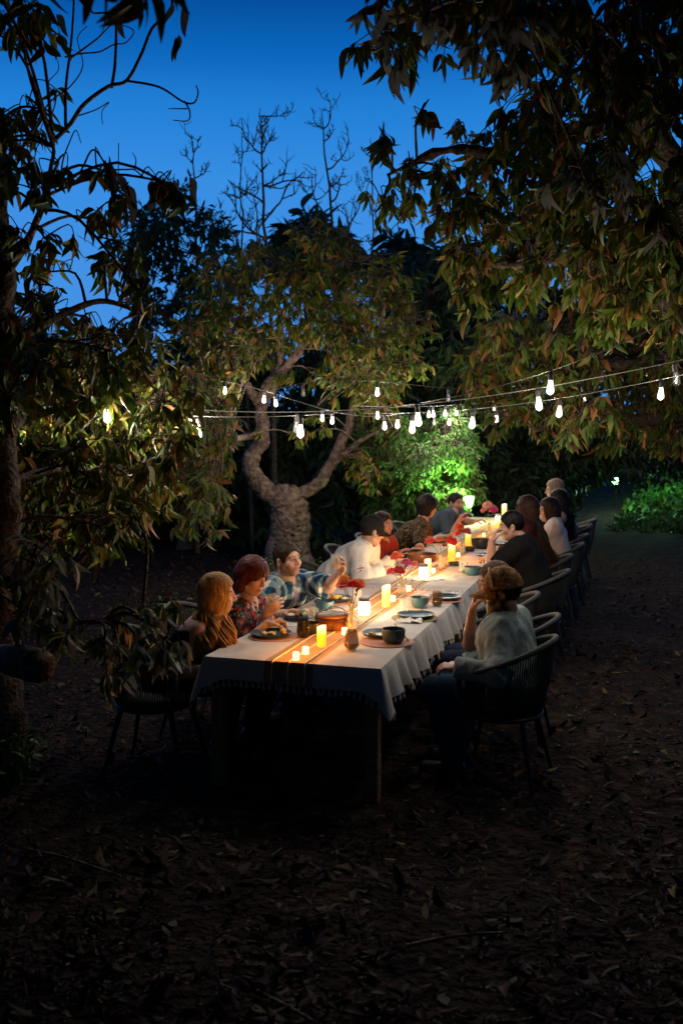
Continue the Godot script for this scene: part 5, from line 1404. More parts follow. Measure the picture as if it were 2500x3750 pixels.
func tables() -> void:
	var wood := mat("table_wood", Color.WHITE, 0.6, 0.0, 0.4)
	world_tex(wood, noise_tex(0.03, 256, [[0.0, lin(0.20, 0.09, 0.035)], [0.5, lin(0.30, 0.15, 0.06)], [1.0, lin(0.38, 0.21, 0.10)]]), noise_tex(0.06, 256, [], FastNoiseLite.TYPE_SIMPLEX_SMOOTH, 3, true, 4.0), 2.2)
	var cords := mat("stitching", lin(0.72, 0.66, 0.56), 0.95)
	var tas := mat("tassel", lin(0.55, 0.50, 0.45), 0.95)
	var tm := tassel_mesh()
	var spans := [[0.0, -2.72], [-2.80, -5.92], [-6.0, -9.25]]
	var said := ["nearest wooden table with square legs, under the first cloth", "middle wooden table under the second cloth, by the person in white", "farthest wooden table, in front of the garden lamp"]
	var says := ["cream cloth with a tan striped runner band and tassels, hanging over the near table end", "cream cloth on the middle table, its grey fringed edge lapping the first", "cream cloth on the farthest table"]
	for k in 3:
		var z0: float = spans[k][0] - 0.02
		var z1: float = spans[k][1] + 0.02
		var t := thing("dining_table", said[k], "table", Vector3(0, 0, (z0 + z1) / 2), 0.0, "dining tables in a row")
		var l: float = z0 - z1
		var b := Builder.new()
		b.box(Vector3(0, 0.743, 0), Vector3(1.0, 0.034, l), Basis.IDENTITY, 0.006)
		part(t, "tabletop", b.mesh(), wood)
		for s in [-1.0, 1.0]:
			b = Builder.new()
			b.box(Vector3(s * 0.43, 0.675, 0), Vector3(0.025, 0.10, l - 0.17))
			part(t, "apron", b.mesh(), wood)
			b = Builder.new()
			b.box(Vector3(0, 0.675, s * (l / 2 - 0.06)), Vector3(0.83, 0.10, 0.025))
			part(t, "apron", b.mesh(), wood)
			for e in [-1.0, 1.0]:
				b = Builder.new()
				b.box(Vector3(s * 0.458, 0.362, e * (l / 2 - 0.045)), Vector3(0.075, 0.725, 0.075), Basis.IDENTITY, 0.005)
				part(t, "leg", b.mesh(), wood)
		var cm := mat("cloth_%d" % k, Color.WHITE, 0.95, 0.0, 0.15)
		cm.albedo_texture = cloth_image(11 + k, k > 0)
		cm.rim_enabled = true
		cm.rim = 0.2
		cm.backlight_enabled = true
		cm.backlight = Color(0.12, 0.12, 0.12)
		var cz0: float = [0.0, -2.66, -5.93][k]
		var cz1: float = [-2.74, -5.95, -9.27][k]
		var y := TOP + 0.0035 * k
		var c := cloth(cz0, cz1, y, [0.122, 0.004, 0.004][k], 0.19, 0.0, 0.517 + 0.004 * k, 3 + k)
		var cb: Builder = c[0]
		var th := thing("tablecloth", says[k], "tablecloth", Vector3.ZERO)
		part(th, "cloth", cb.mesh(), cm)
		# braided stripes that run down the cloth and over its front edge
		for x in [-0.104, -0.009, 0.09]:
			var p := PackedVector3Array()
			if k == 0:
				p.append(Vector3(x, y - 0.115, cz0 + 0.026))
				p.append(Vector3(x, y - 0.05, cz0 + 0.019))
				p.append(Vector3(x, y - 0.012, cz0 + 0.011))
			var n := 330
			for i in n:
				p.append(Vector3(x + 0.0022 * sin(i * 2.1), y + 0.0025, lerpf(cz0 + 0.004, cz1 + 0.01, i / (n - 1.0))))
			var r := PackedFloat32Array()
			for i in p.size():
				r.append(0.0034 + 0.0017 * sin(i * 2.1 + 0.8))
			b = Builder.new()
			b.tube(p, r, 5)
			part(th, "stitched_stripe", b.mesh(), cords)
		# tassels
		var last := -1.0
		for e in c[1]:
			var at: Vector3 = e[0]
			if e[2] - last < 0.031:
				continue
			if k == 0 and at.x < -0.4 and at.z < -0.45 or k > 0 and at.x < 0.45:
				continue
			if k == 2 and at.z < -7.0:
				continue
			last = e[2]
			part(th, "tassel", tm, tas, Transform3D(Basis.from_euler(Vector3(rng.randf_range(-0.25, 0.25), rng.randf() * TAU, rng.randf_range(-0.25, 0.25))).scaled(Vector3(1, rng.randf_range(0.85, 1.15), 1)), at))
		if k > 0:
			for i in 32:      # a fringe lying on the cloth below
				part(th, "tassel", tm, tas, Transform3D(Basis.from_euler(Vector3(-1.45, rng.randf_range(-0.5, 0.5), 0)), Vector3(lerpf(-0.5, 0.5, i / 31.0), y + 0.006, cz0 + 0.004)))


# ---------------------------------------------------------------- chairs
func make_chair() -> Node3D:
	var rope := mat("chair_rope", lin(0.032, 0.036, 0.04), 0.75, 0.0, 0.4)
	rope.normal_enabled = true
	rope.normal_texture = noise_tex(0.09, 128, [], FastNoiseLite.TYPE_SIMPLEX, 2, true, 6.0)
	rope.uv1_scale = Vector3(3, 40, 1)
	var rim_m := mat("chair_rim", lin(0.05, 0.053, 0.055), 0.7, 0.0, 0.45)
	rim_m.normal_enabled = true
	rim_m.normal_texture = noise_tex(0.06, 128, [], FastNoiseLite.TYPE_CELLULAR, 1, true, 8.0)
	rim_m.uv1_scale = Vector3(2, 60, 1)
	var metal := mat("chair_metal", lin(0.02, 0.02, 0.022), 0.45, 0.3)
	var cushion := mat("chair_cushion", lin(0.07, 0.075, 0.08), 0.9)
	var t := thing("rope_armchair", "chair", "chair", Vector3.ZERO, 0.0, "woven rope armchairs along the tables")
	var top := PackedVector3Array()
	var low := PackedVector3Array()
	var n := 84
	for i in n + 1:
		var a := lerpf(-2.25, 2.25, float(i) / n)
		var c := (1.0 + cos(a)) / 2.0
		top.append(Vector3(0.315 * sin(a) * (1.0 - 0.06 * (1.0 - c)), 0.635 + 0.215 * pow(c, 1.3), -0.29 * cos(a) + 0.02))
		low.append(Vector3(0.245 * sin(a), 0.405, -0.225 * cos(a) + 0.03))
	var rim := PackedVector3Array()
	rim.append(low[0] + Vector3(0, 0, 0.02))
	rim.append(low[0].lerp(top[0], 0.55) + Vector3(-0.03, 0, 0.045))
	rim.append(top[0] + Vector3(0, -0.02, 0.03))
	rim.append_array(top)
	rim.append(top[n] + Vector3(0, -0.02, 0.03))
	rim.append(low[n].lerp(top[n], 0.55) + Vector3(0.03, 0, 0.045))
	rim.append(low[n] + Vector3(0, 0, 0.02))
	var b := Builder.new()
	b.tube(rim, fl([0.018]), 10)
	part(t, "rim", b.mesh(), rim_m)
	b = Builder.new()
	for i in range(1, n):
		var m := top[i].lerp(low[i], 0.5) + Vector3(sin(-2.25 + 4.5 * i / n), 0, -cos(-2.25 + 4.5 * i / n)) * 0.012
		b.tube(pv([top[i], m, low[i]]), fl([0.0048]), 5, false)
	part(t, "woven_cords", b.mesh(), rope).set_meta("kind", "stuff")
	b = Builder.new()
	var ring := PackedVector3Array()
	for i in 41:
		var a := TAU * i / 40
		ring.append(Vector3(0.245 * sin(a), 0.405, -0.225 * cos(a) + 0.03))
	b.tube(ring, fl([0.014]), 8)
	part(t, "seat_frame", b.mesh(), metal)
	b = Builder.new()
	b.lathe(prof([[0.001, 0.405], [0.215, 0.405], [0.235, 0.425], [0.235, 0.45], [0.215, 0.472], [0.12, 0.478], [0.001, 0.478]]), Vector3(0, 0, 0.03), 28, 0.93)
	part(t, "cushion", b.mesh(), cushion)
	for k in [[-1, -1], [1, -1], [-1, 1], [1, 1]]:
		b = Builder.new()
		b.tube(pv([Vector3(k[0] * 0.17, 0.41, 0.03 + k[1] * 0.15), Vector3(k[0] * 0.265, 0.0, 0.03 + k[1] * 0.24)]), fl([0.018, 0.011]), 10)
		part(t, "leg", b.mesh(), metal)
	return t


func chairs() -> void:
	var first := make_chair()
	var list := [
		["charcoal rope armchair of the man in the camouflage cap", 1.12, -0.64, -PI / 2 - 0.1],
		["charcoal rope armchair of the short-haired guest just beyond the camouflage cap", 1.08, -1.32, -PI / 2],
		["empty charcoal rope armchair with a pale rim, beyond the camouflage cap", 0.87, -2.15, -PI / 2 + 0.05],
		["charcoal rope armchair of the dark-haired person in the black tee", 1.0, -3.45, -PI / 2 - 0.08],
		["charcoal rope armchair of the long brown-haired woman in dark clothes", 0.95, -4.5, -PI / 2 + 0.04],
		["charcoal rope armchair behind the woman in the white top", 1.0, -5.5, -PI / 2],
		["charcoal rope armchair of the black-haired woman with bare shoulder", 1.0, -6.45, -PI / 2 - 0.05],
		["charcoal rope armchair of the grey-blonde woman farthest down the table", 0.98, -7.6, -PI / 2 + 0.05],
		["last empty charcoal rope armchair on the path side", 1.0, -8.5, -PI / 2],
		["charcoal rope armchair half behind leaves, of the long blonde woman", -0.98, -0.22, PI / 2 + 0.15],
		["charcoal rope armchair of the red-haired woman in the floral blouse", -0.98, -1.0, PI / 2],
		["charcoal rope armchair of the man in the plaid shirt", -0.98, -1.72, PI / 2 - 0.1],
		["empty charcoal rope armchair between plaid shirt and white sweatshirt", -0.80, -2.55, PI / 2],
		["charcoal rope armchair of the person in the white sweatshirt", -0.98, -3.45, PI / 2 + 0.1],
		["charcoal rope armchair of the man in the rust red shirt", -0.98, -4.6, PI / 2],
		["charcoal rope armchair of the person in the black and gold blouse", -0.98, -5.75, PI / 2],
		["charcoal rope armchair of the man in the grey tee", -0.95, -7.3, PI / 2 - 0.1],
	]
	for i in list.size():
		var e = list[i]
		var at := Vector3(e[1], 0.005, e[2])
		if i == 0:
			first.set_meta("label", e[0])
			first.position = at
			first.rotation.y = e[3]
		else:
			dup(first, "rope_armchair", e[0], at, e[3])


# ---------------------------------------------------------------- what stands on the tables
func plate_mesh(r: float) -> ArrayMesh:
	var b := Builder.new()
	b.lathe(prof([[0.001, 0.0], [r * 0.66, 0.0], [r * 0.9, 0.008], [r, 0.022], [r * 0.985, 0.0235], [r * 0.88, 0.013], [r * 0.64, 0.007], [0.001, 0.006]]), Vector3.ZERO, 40)
	return b.mesh()


func bowl_mesh(r: float, h: float) -> ArrayMesh:
	var b := Builder.new()
	b.lathe(prof([[0.001, 0.0], [r * 0.66, 0.0], [r * 0.86, h * 0.16], [r * 0.97, h * 0.5], [r, h], [r * 0.95, h], [r * 0.9, h * 0.5], [r * 0.78, h * 0.2], [0.001, h * 0.12]]), Vector3.ZERO, 36)
	return b.mesh()


func tumbler(called: String, label: String, at: Vector3, shape: Array, m: Material, fill := 0.0, drink: Material = null, group := "", turn := Basis.IDENTITY) -> Node3D:
	# shape: [radius, height] pairs up the outside; the wall is 2 mm thick
	var t := thing(called, label, "glass", at, 0.0, group)
	t.basis = turn
	var p := []
	p.append([0.001, 0.0])
	for e in shape:
		p.append(e)
	var top: Array = shape[shape.size() - 1]
	p.append([top[0] - 0.001, top[1] + 0.0015])
	for i in range(shape.size() - 1, -1, -1):
		p.append([maxf(0.001, shape[i][0] - 0.0025), maxf(shape[i][1], 0.007)])
	p.append([0.001, 0.007])
	var b := Builder.new()
	b.lathe(prof(p), Vector3.ZERO, 32)
	part(t, "vessel", b.mesh(), m)
	if fill > 0.0:
		b = Builder.new()
		var q := [[0.001, 0.0078]]
		var rr := 0.02
		for e in shape:
			if e[1] <= fill:
				q.append([maxf(0.002, e[0] - 0.0035), maxf(0.0078, e[1])])
				rr = e[0] - 0.0035
		q.append([rr, fill])
		q.append([0.001, fill])
		b.lathe(prof(q), Vector3.ZERO, 28)
		part(t, "drink", b.mesh(), drink)
	return t


func candle(label: String, x: float, z: float, r: float, h: float, slant: float, energy: float) -> void:
	var t := thing("pillar_candle", label, "candle", Vector3(x, TOP + 0.002, z), rng.randf() * 0.6, "glowing yellow pillar candles on the runner")
	var b := Builder.new()
	var q := PackedVector3Array()
	var rows := [[0.0, 0.0], [1.0, 0.0], [1.0, 0.5], [1.0, 0.93], [0.97, 1.0], [0.86, 0.995], [0.72, 0.90], [0.0, 0.87]]
	for e in rows:
		for k in 33:
			var a := TAU * k / 32
			var drip: float = 1.0 + 0.012 * sin(a * 5.0) * e[1]
			q.append(Vector3(cos(a) * r * e[0] * drip, e[1] * h + (slant * cos(a + 0.5) * e[0] * h if e[1] > 0.85 else 0.0) * 0.5, sin(a) * r * e[0] * drip))
	b.grid(q, rows.size(), 33, true)
	for i in b.v.size():
		b.t[i] = Vector2(0.5, clampf(b.v[i].y / h, 0, 1))
	part(t, "wax", b.mesh(), M.wax)
	b = Builder.new()
	b.ball(Vector3(0, h * 0.93, 0), Vector3(0.007, 0.016, 0.007))
	part(t, "flame", b.mesh(), M.flame)
	lamp(t, Vector3(0, h * 0.80, 0), Color(1.0, 0.60, 0.10), energy * 1.15, 0.03)


func tealight(label: String, x: float, z: float) -> void:
	var t := thing("tealight_candle", label, "candle", Vector3(x, TOP + 0.002, z), 0.0, "small square glowing tealight candles")
	var b := Builder.new()
	b.lathe(prof([[0.001, 0.0], [0.0185, 0.0], [0.019, 0.003], [0.0185, 0.041], [0.017, 0.0425], [0.012, 0.038], [0.001, 0.037]]), Vector3.ZERO, 20)
	part(t, "wax", b.mesh(), M.tea_wax)
	lamp(t, Vector3(0, 0.030, 0), Color(1.0, 0.58, 0.08), 0.06, 0.02)


func jar_lamp(label: String, x: float, z: float, energy: float) -> void:
	var t := thing("jar_lantern", label, "lantern", Vector3(x, TOP + 0.002, z), 0.0, "frosted jar lanterns with grey lids")
	var b := Builder.new()
	b.lathe(prof([[0.001, 0.0], [0.036, 0.0], [0.041, 0.005], [0.042, 0.075], [0.040, 0.086], [0.034, 0.093], [0.033, 0.097], [0.001, 0.097]]), Vector3.ZERO, 32)
	part(t, "jar", b.mesh(), M.jar_glow)
	b = Builder.new()
	b.lathe(prof([[0.001, 0.097], [0.0365, 0.097], [0.037, 0.099], [0.037, 0.119], [0.0355, 0.122], [0.001, 0.122]]), Vector3.ZERO, 32)
	part(t, "lid", b.mesh(), M.zinc)
	b = Builder.new()
	var h := PackedVector3Array()
	for i in 13:
		var a := PI * i / 12
		h.append(Vector3(0.041 + 0.012 * sin(a), 0.090 - 0.075 * i / 12.0, 0.0))
	b.tube(h, fl([0.0012]), 5)
	part(t, "wire_handle", b.mesh(), M.zinc)
	lamp(t, Vector3(0, 0.05, 0), Color(1.0, 0.88, 0.66), energy, 0.035)


func zinnia_mesh(r: float, seed_: int) -> ArrayMesh:
	var b := Builder.new()
	var g := RandomNumberGenerator.new()
	g.seed = seed_
	for ring in 5:
		var n: int = [17, 15, 13, 10, 7][ring]
		var l: float = r * [1.0, 0.88, 0.72, 0.54, 0.36][ring]
		var lift: float = [-0.05, 0.2, 0.45, 0.75, 1.1][ring]
		for k in n:
			var a := TAU * (k + 0.5 * (ring % 2) + g.randf() * 0.3) / n
			var o := Vector3(cos(a), 0, sin(a))
			var s := Vector3(-sin(a), 0, cos(a))
			var q := PackedVector3Array()
			var ll := l * g.randf_range(0.88, 1.08)
			var shade := g.randf_range(0.75, 1.15)
			b.tint = Color(shade, shade * g.randf_range(0.8, 1.1), shade)
			for t in [0.0, 0.55, 0.9, 1.0]:
				var w: float = r * 0.22 * [0.35, 1.0, 0.85, 0.3][[0.0, 0.55, 0.9, 1.0].find(t)]
				for e in [-1.0, 0.0, 1.0]:
					q.append(o * ll * t * cos(lift * 0.8) + Vector3(0, ring * r * 0.13 + ll * t * sin(lift) * 0.8 - r * 0.14 * t * t + (0.0 if e == 0.0 else r * 0.05 * t), 0) + s * e * w)
			b.grid(q, 4, 3)
	return b.mesh()


# vase with its flowers: every flower stands in the vase as a thing of its own
func flower(label: String, from: Vector3, at: Vector3, r: float, c: Color, seed_: int, heart := true) -> void:
	var t := thing("zinnia", label, "flower", from, 0.0, "zinnias in the vases")
	var m := mat("petal_%d" % seed_, c.linear_to_srgb(), 0.65, 0.0, 0.3)
	m.vertex_color_use_as_albedo = true
	m.backlight_enabled = true
	m.backlight = Color(0.4, 0.4, 0.4)
	var rel := at - from
	var b := Builder.new()
	var path := curve([Vector3.ZERO, Vector3(rel.x * 0.25, rel.y * 0.5, rel.z * 0.25), rel - Vector3(0, r * 0.15, 0)], 6)
	b.tube(path, fl([0.0028]), 6)
	part(t, "stem", b.mesh(), M.stem)
	var tilt := Basis.from_euler(Vector3(rng.randf_range(0.1, 0.6), 0, -rel.x * 4.0 + rng.randf_range(-0.3, 0.3)))
	part(t, "bloom", zinnia_mesh(r, seed_), m, Transform3D(tilt, rel))
	if heart:
		b = Builder.new()
		b.ball(Vector3(0, r * 0.66, 0), Vector3(r * 0.2, r * 0.14, r * 0.2))
		part(t, "flower_heart", b.mesh(), M.heart, Transform3D(tilt, rel))
	part(t, "leaf", M_leaf, M.fresh_leaf, Transform3D(facing(Vector3(rng.randf_range(-1, 1), 0.2, rng.randf_range(-0.4, 1))) * Basis.from_scale(Vector3(0.06, 0.06, 0.06)), path[9]))


var M_leaf: ArrayMesh


func fork(label: String, at: Vector3, turn: float, tilt := 0.0, spoon := false) -> void:
	var t := thing("spoon" if spoon else "fork", label, "cutlery", at)
	t.basis = Basis.from_euler(Vector3(tilt, turn, 0))
	var b := Builder.new()
	var q := PackedVector3Array()
	for e in [[0.0, 0.0045, 0.0], [0.06, 0.0035, 0.001], [0.12, 0.0028, 0.004], [0.135, 0.006, 0.003], [0.15, 0.011, 0.0], [0.17, 0.011 if not spoon else 0.012, -0.001], [0.185, 0.010 if not spoon else 0.005, 0.003]]:
		for s in [-1.0, 0.0, 1.0]:
			q.append(Vector3(s * e[1], e[2] + (0.0015 if s == 0.0 else 0.0) + 0.002, e[0]))
	b.grid(q, 7, 3)
	part(t, "handle_and_head", b.mesh(), M.steel)


func bits(t: Node3D, spots: Array) -> void:      # food: [name, material, x, y, z, radius, squash]
	for s in spots:
		var b := Builder.new()
		b.ball(Vector3.ZERO, Vector3(s[5], s[5] * s[6], s[5] * 0.85), Basis.from_euler(Vector3(0, rng.randf() * 3.0, 0)), 7, 9)
		for i in b.v.size():
			b.v[i] *= 1.0 + 0.22 * wob.get_noise_3dv(b.v[i] * 90.0 + Vector3(s[2], s[3], s[4]) * 50.0)
		part(t, s[0], b.mesh(), M[s[1]], Transform3D(Basis.IDENTITY, Vector3(s[2], s[3], s[4])))


func placemat(label: String, x: float, z: float, r: float, m: Material) -> void:
	var b := Builder.new()
	var q := []
	q.append([0.001, 0.0])
	q.append([r, 0.0])
	for i in 40:
		var rr := r * (1.0 - i / 40.0)
		q.append([rr, 0.003 + 0.0012 * (i % 2)])
	q.append([0.001, 0.0035])
	b.lathe(prof(q), Vector3.ZERO, 48)
	obj("placemat", b.mesh(), m, label, "placemat", "round woven placemats", Transform3D(Basis.IDENTITY, Vector3(x, TOP + 0.002, z)))


func tableware() -> void:
	M_leaf = leaf_mesh(0.25, 0.4, 0.3, 0.4)
	var teal := mat("teal_glaze", lin(0.02, 0.055, 0.07), 0.35)
	var blue := mat("blue_glaze", lin(0.06, 0.14, 0.17), 0.5)
	var dark := mat("dark_glaze", lin(0.02, 0.026, 0.028), 0.4)
	var terra := mat("terracotta_glaze", lin(0.17, 0.07, 0.03), 0.35)
	mat("steel", lin(0.55, 0.55, 0.55), 0.25, 1.0)
	mat("zinc", lin(0.25, 0.25, 0.26), 0.5, 0.7)
	var grad := GradientTexture2D.new()
	var gr := Gradient.new()
	gr.offsets = PackedFloat32Array([0.0, 0.28, 0.45, 1.0])
	gr.colors = PackedColorArray([Color(1, 1, 0.86), Color(1.0, 0.93, 0.5), Color(0.98, 0.78, 0.07), Color(0.9, 0.66, 0.0)])
	grad.gradient = gr
	grad.fill_from = Vector2(0, 1)
	grad.fill_to = Vector2(0, 0)
	grad.width = 8
	grad.height = 128
	var wax := glow("wax", Color.WHITE, 1.15, lin(0.6, 0.5, 0.25))
	wax.emission_texture = grad
	wax.emission_operator = BaseMaterial3D.EMISSION_OP_MULTIPLY
	glow("tea_wax", Color(1.0, 0.93, 0.62), 2.2)
	glow("flame", Color(1.0, 0.9, 0.6), 4.0)
	glow("jar_glow", Color(1.0, 0.97, 0.90), 2.6)
	var clear := glass("clear_glass", Color(0.95, 0.97, 0.96), 0.10)
	var smoke := glass("smoked_glass", Color(0.16, 0.12, 0.07), 0.62)
	var amber_glass := glass("amber_glass", Color(0.45, 0.33, 0.16), 0.4)
	var water := glass("water", Color(0.9, 0.93, 0.92), 0.10)
	var wine := glass("white_wine", Color(0.85, 0.55, 0.10), 0.5, 0.05)
	var red_drink := glass("red_drink", Color(0.35, 0.03, 0.01), 0.75, 0.05)
	var brown_drink := glass("brown_drink", Color(0.16, 0.09, 0.03), 0.7, 0.05)
	mat("stem", lin(0.10, 0.16, 0.03), 0.6)
	mat("heart", lin(0.55, 0.30, 0.03), 0.8)
	mat("fresh_leaf", lin(0.05, 0.13, 0.03), 0.5)
	mat("tomato", lin(0.45, 0.03, 0.02), 0.3)
	mat("squash_food", lin(0.60, 0.36, 0.04), 0.5)
	mat("greens", lin(0.10, 0.16, 0.03), 0.5)
	mat("rice", lin(0.62, 0.55, 0.38), 0.7)
	mat("pasta", lin(0.45, 0.32, 0.12), 0.6)
	var rose := mat("rose_mat", Color.WHITE, 0.9)
	world_tex(rose, noise_tex(0.09, 128, [[0.0, lin(0.33, 0.16, 0.12)], [1.0, lin(0.52, 0.29, 0.22)]]), null, 6.0)
	var straw := mat("straw_mat", Color.WHITE, 0.9)
	world_tex(straw, noise_tex(0.09, 128, [[0.0, lin(0.14, 0.11, 0.04)], [1.0, lin(0.33, 0.27, 0.10)]]), null, 6.0)
	var paper := mat("napkin_paper", lin(0.72, 0.70, 0.66), 0.9)
	var y := TOP + 0.002
	# candles down the runner
	candle("glowing pillar candle standing nearest the table's front edge, before the brown bag", 0.044, -0.428, 0.028, 0.122, 0.10, 0.10)
	candle("glowing pillar candle beyond the jar lantern, taller than its neighbours", 0.085, -1.825, 0.031, 0.155, 0.12, 0.13)
	candle("glowing pillar candle behind the second lantern, beside the terracotta bowl", 0.02, -3.60, 0.030, 0.12, 0.06, 0.13)
	candle("glowing pillar candle under the red zinnia of the third vase", 0.095, -4.36, 0.034, 0.175, 0.04, 0.16)
	candle("glowing pillar candle between the fourth vase and the grey tee", 0.02, -5.75, 0.032, 0.15, 0.05, 0.16)
	candle("glowing pillar candle near the tall peach and magenta vase", 0.09, -7.7, 0.030, 0.13, 0.05, 0.14)
	candle("farthest glowing candle, at the end beside the brown-haired head", 0.02, -8.75, 0.034, 0.24, 0.05, 0.14)
	for e in [["first tealight at the very front edge of the runner", 0.012, -0.062], ["second tealight, just behind the first at the front edge", 0.017, -0.212], ["tealight glowing behind the flower vase with pink and orange zinnias", 0.075, -0.80], ["tealight at the foot of the tall pillar candle by the jar lantern", 0.078, -2.06], ["yellow tealight beside the jar of red and magenta zinnias", 0.085, -2.55], ["tealight to one side of the second lantern", 0.075, -3.58], ["tealight beyond the third vase, by the tall pillar candle", 0.09, -4.75], ["tealight at the foot of the peach and magenta flowers", 0.05, -6.7], ["tealight before the farthest candle", 0.08, -7.95]]:
		tealight(e[0], e[1], e[2])
	jar_lamp("bright frosted jar lantern with a grey lid, behind the brown bag", 0.018, -1.47, 0.25)
	jar_lamp("bright jar lantern amid white papers on the second cloth", 0.05, -3.28, 0.24)
	jar_lamp("bright jar lantern at the far end of the tables", -0.03, -8.5, 0.20)
	# glasses
	var round_ := [[0.026, 0.0], [0.034, 0.012], [0.041, 0.035], [0.0415, 0.045], [0.034, 0.105]]
	tumbler("wine_tumbler", "amber stemless glass with a little drink, beside the first flower vase", Vector3(0.238, y, -0.397), [[0.026, 0.0], [0.045, 0.026], [0.046, 0.034], [0.033, 0.115]], amber_glass, 0.026, brown_drink)
	tumbler("wine_tumbler", "dark smoked stemless glass in front of the pasta plate and brown bag", Vector3(-0.147, y, -0.648), round_, smoke, 0.035, brown_drink)
	tumbler("wine_tumbler", "grey stemless glass by the empty plate of the absent guest", Vector3(0.436, y, -1.949), round_, amber_glass, 0.03, brown_drink)
	tumbler("water_glass", "clear water glass beside the red-haired woman's full plate", Vector3(-0.247, y, -1.14), [[0.031, 0.0], [0.036, 0.05], [0.0385, 0.09]], clear, 0.045, water)
	tumbler("water_glass", "clear empty glass behind the pink zinnias", Vector3(-0.157, y, -1.897), [[0.031, 0.0], [0.036, 0.05], [0.0385, 0.1]], clear)
	tumbler("water_glass", "clear glass beside the blue bowl with the dark spoon", Vector3(0.261, y, -1.649), [[0.031, 0.0], [0.035, 0.05], [0.037, 0.1]], clear, 0.02, water)
	tumbler("water_glass", "glass of red drink beside the blue bowl of the black tee", Vector3(0.335, y, -3.631), [[0.033, 0.0], [0.038, 0.05], [0.041, 0.11]], clear, 0.03, red_drink)
	tumbler("water_glass", "small clear glass near the grey tee man's forearm", Vector3(-0.05, y, -7.3), [[0.031, 0.0], [0.036, 0.05], [0.0385, 0.09]], clear)
	# bowls
	for e in [["blue bowl with a spoon, before the plaid shirt", -0.285, -1.518, 0.066, 0.074, blue], ["dark bowl behind the smoked glass", -0.143, -0.759, 0.066, 0.07, dark], ["blue bowl with a dark spoon on the chair side, before an empty seat", 0.323, -1.873, 0.067, 0.075, blue], ["dark teal bowl on the rose placemat with a steel spoon", 0.432, -0.633, 0.072, 0.085, teal], ["blue grey bowl before the black tee", 0.433, -3.555, 0.075, 0.075, blue], ["wide terracotta bowl with serving spoon on the second cloth", -0.17, -4.25, 0.15, 0.085, terra], ["black bowl between terracotta bowl and rust red shirt", -0.36, -4.55, 0.12, 0.075, dark], ["round dark bowl by the pillar candle before the black tee's raised hand", 0.2, -5.55, 0.11, 0.10, dark], ["low dark bowl beside the fourth vase", 0.12, -5.25, 0.06, 0.045, dark]]:
		obj("bowl", bowl_mesh(e[3], e[4]), e[5], e[0], "bowl", "ceramic bowls on the tables", Transform3D(Basis.IDENTITY, Vector3(e[1], y + (0.005 if e[2] == -0.633 else 0.0), e[2])))
	# plates
	placemat("rose woven placemat under the blonde woman's plate", -0.33, -0.61, 0.155, rose)
	placemat("rose woven placemat under the dark teal bowl", 0.385, -0.66, 0.165, rose)
	placemat("rose woven placemat under the plaid man's plate", -0.33, -1.93, 0.16, rose)
	placemat("olive straw placemat under the plate with the napkin", 0.38, -1.46, 0.16, straw)
	placemat("rose woven placemat under the plate behind the grey glass", 0.42, -2.24, 0.16, rose)
	var pl := [["dark plate with pasta and a yellow piece, before the blonde woman", -0.346, -0.609, 0.13], ["dark plate heaped with salad, before the red-haired woman", -0.36, -1.224, 0.14], ["dark plate of tomatoes, squash and rice, before the plaid shirt", -0.345, -1.947, 0.14], ["dark plate with scraps, half behind the dark teal bowl", 0.305, -0.80, 0.115], ["dark empty plate with a fork and a napkin at its rim", 0.383, -1.475, 0.13], ["dark empty plate behind the grey stemless glass", 0.44, -2.247, 0.125], ["dark plate before the white sweatshirt", -0.30, -3.50, 0.125], ["dark plate before the black tee, with pale food", 0.387, -4.848, 0.13], ["small black dish beside the third vase", 0.179, -4.133, 0.075], ["dark plate before the woman in the white top", 0.36, -5.9, 0.12], ["dark plate before the grey tee", -0.36, -7.2, 0.12], ["dark plate before the black and gold blouse", -0.33, -5.95, 0.12]]
	var plates := []
	for e in pl:
		var t := thing("plate", e[0], "plate", Vector3(e[1], y + 0.006, e[2]), 0.0, "dark ceramic plates")
		part(t, "dish", plate_mesh(e[3]), teal)
		plates.append(t)
	bits(plates[0], [["food", "pasta", 0.0, 0.014, 0.0, 0.028, 0.4], ["food", "rice", -0.035, 0.014, 0.02, 0.02, 0.5], ["food", "greens", 0.02, 0.016, -0.02, 0.018, 0.5], ["food", "pasta", -0.05, 0.014, -0.01, 0.02, 0.5], ["food", "rice", 0.03, 0.016, 0.025, 0.016, 0.6], ["food", "squash_food", 0.075, 0.026, -0.015, 0.026, 0.8], ["food", "squash_food", 0.09, 0.03, 0.012, 0.018, 0.9]])
	bits(plates[1], [["food", "rice", -0.06, 0.018, 0.03, 0.03, 0.5], ["food", "greens", 0.0, 0.03, 0.0, 0.035, 0.6], ["food", "tomato", -0.01, 0.025, 0.05, 0.019, 0.9], ["food", "pasta", 0.05, 0.03, -0.01, 0.035, 0.6], ["food", "rice", 0.04, 0.03, 0.04, 0.02, 0.7], ["food", "squash_food", 0.08, 0.045, 0.0, 0.02, 0.9], ["food", "greens", 0.09, 0.03, 0.03, 0.024, 0.6], ["food", "rice", 0.02, 0.045, -0.03, 0.02, 0.7]])
	bits(plates[2], [["food", "tomato", -0.05, 0.022, 0.03, 0.02, 0.85], ["food", "tomato", -0.02, 0.022, 0.045, 0.017, 0.85], ["food", "greens", -0.085, 0.02, 0.02, 0.02, 0.7], ["food", "squash_food", 0.02, 0.026, 0.035, 0.028, 0.75], ["food", "pasta", 0.02, 0.022, -0.03, 0.04, 0.4], ["food", "squash_food", -0.02, 0.03, -0.02, 0.025, 0.5], ["food", "rice", 0.085, 0.018, 0.02, 0.032, 0.4], ["food", "greens", 0.06, 0.02, -0.04, 0.026, 0.5]])
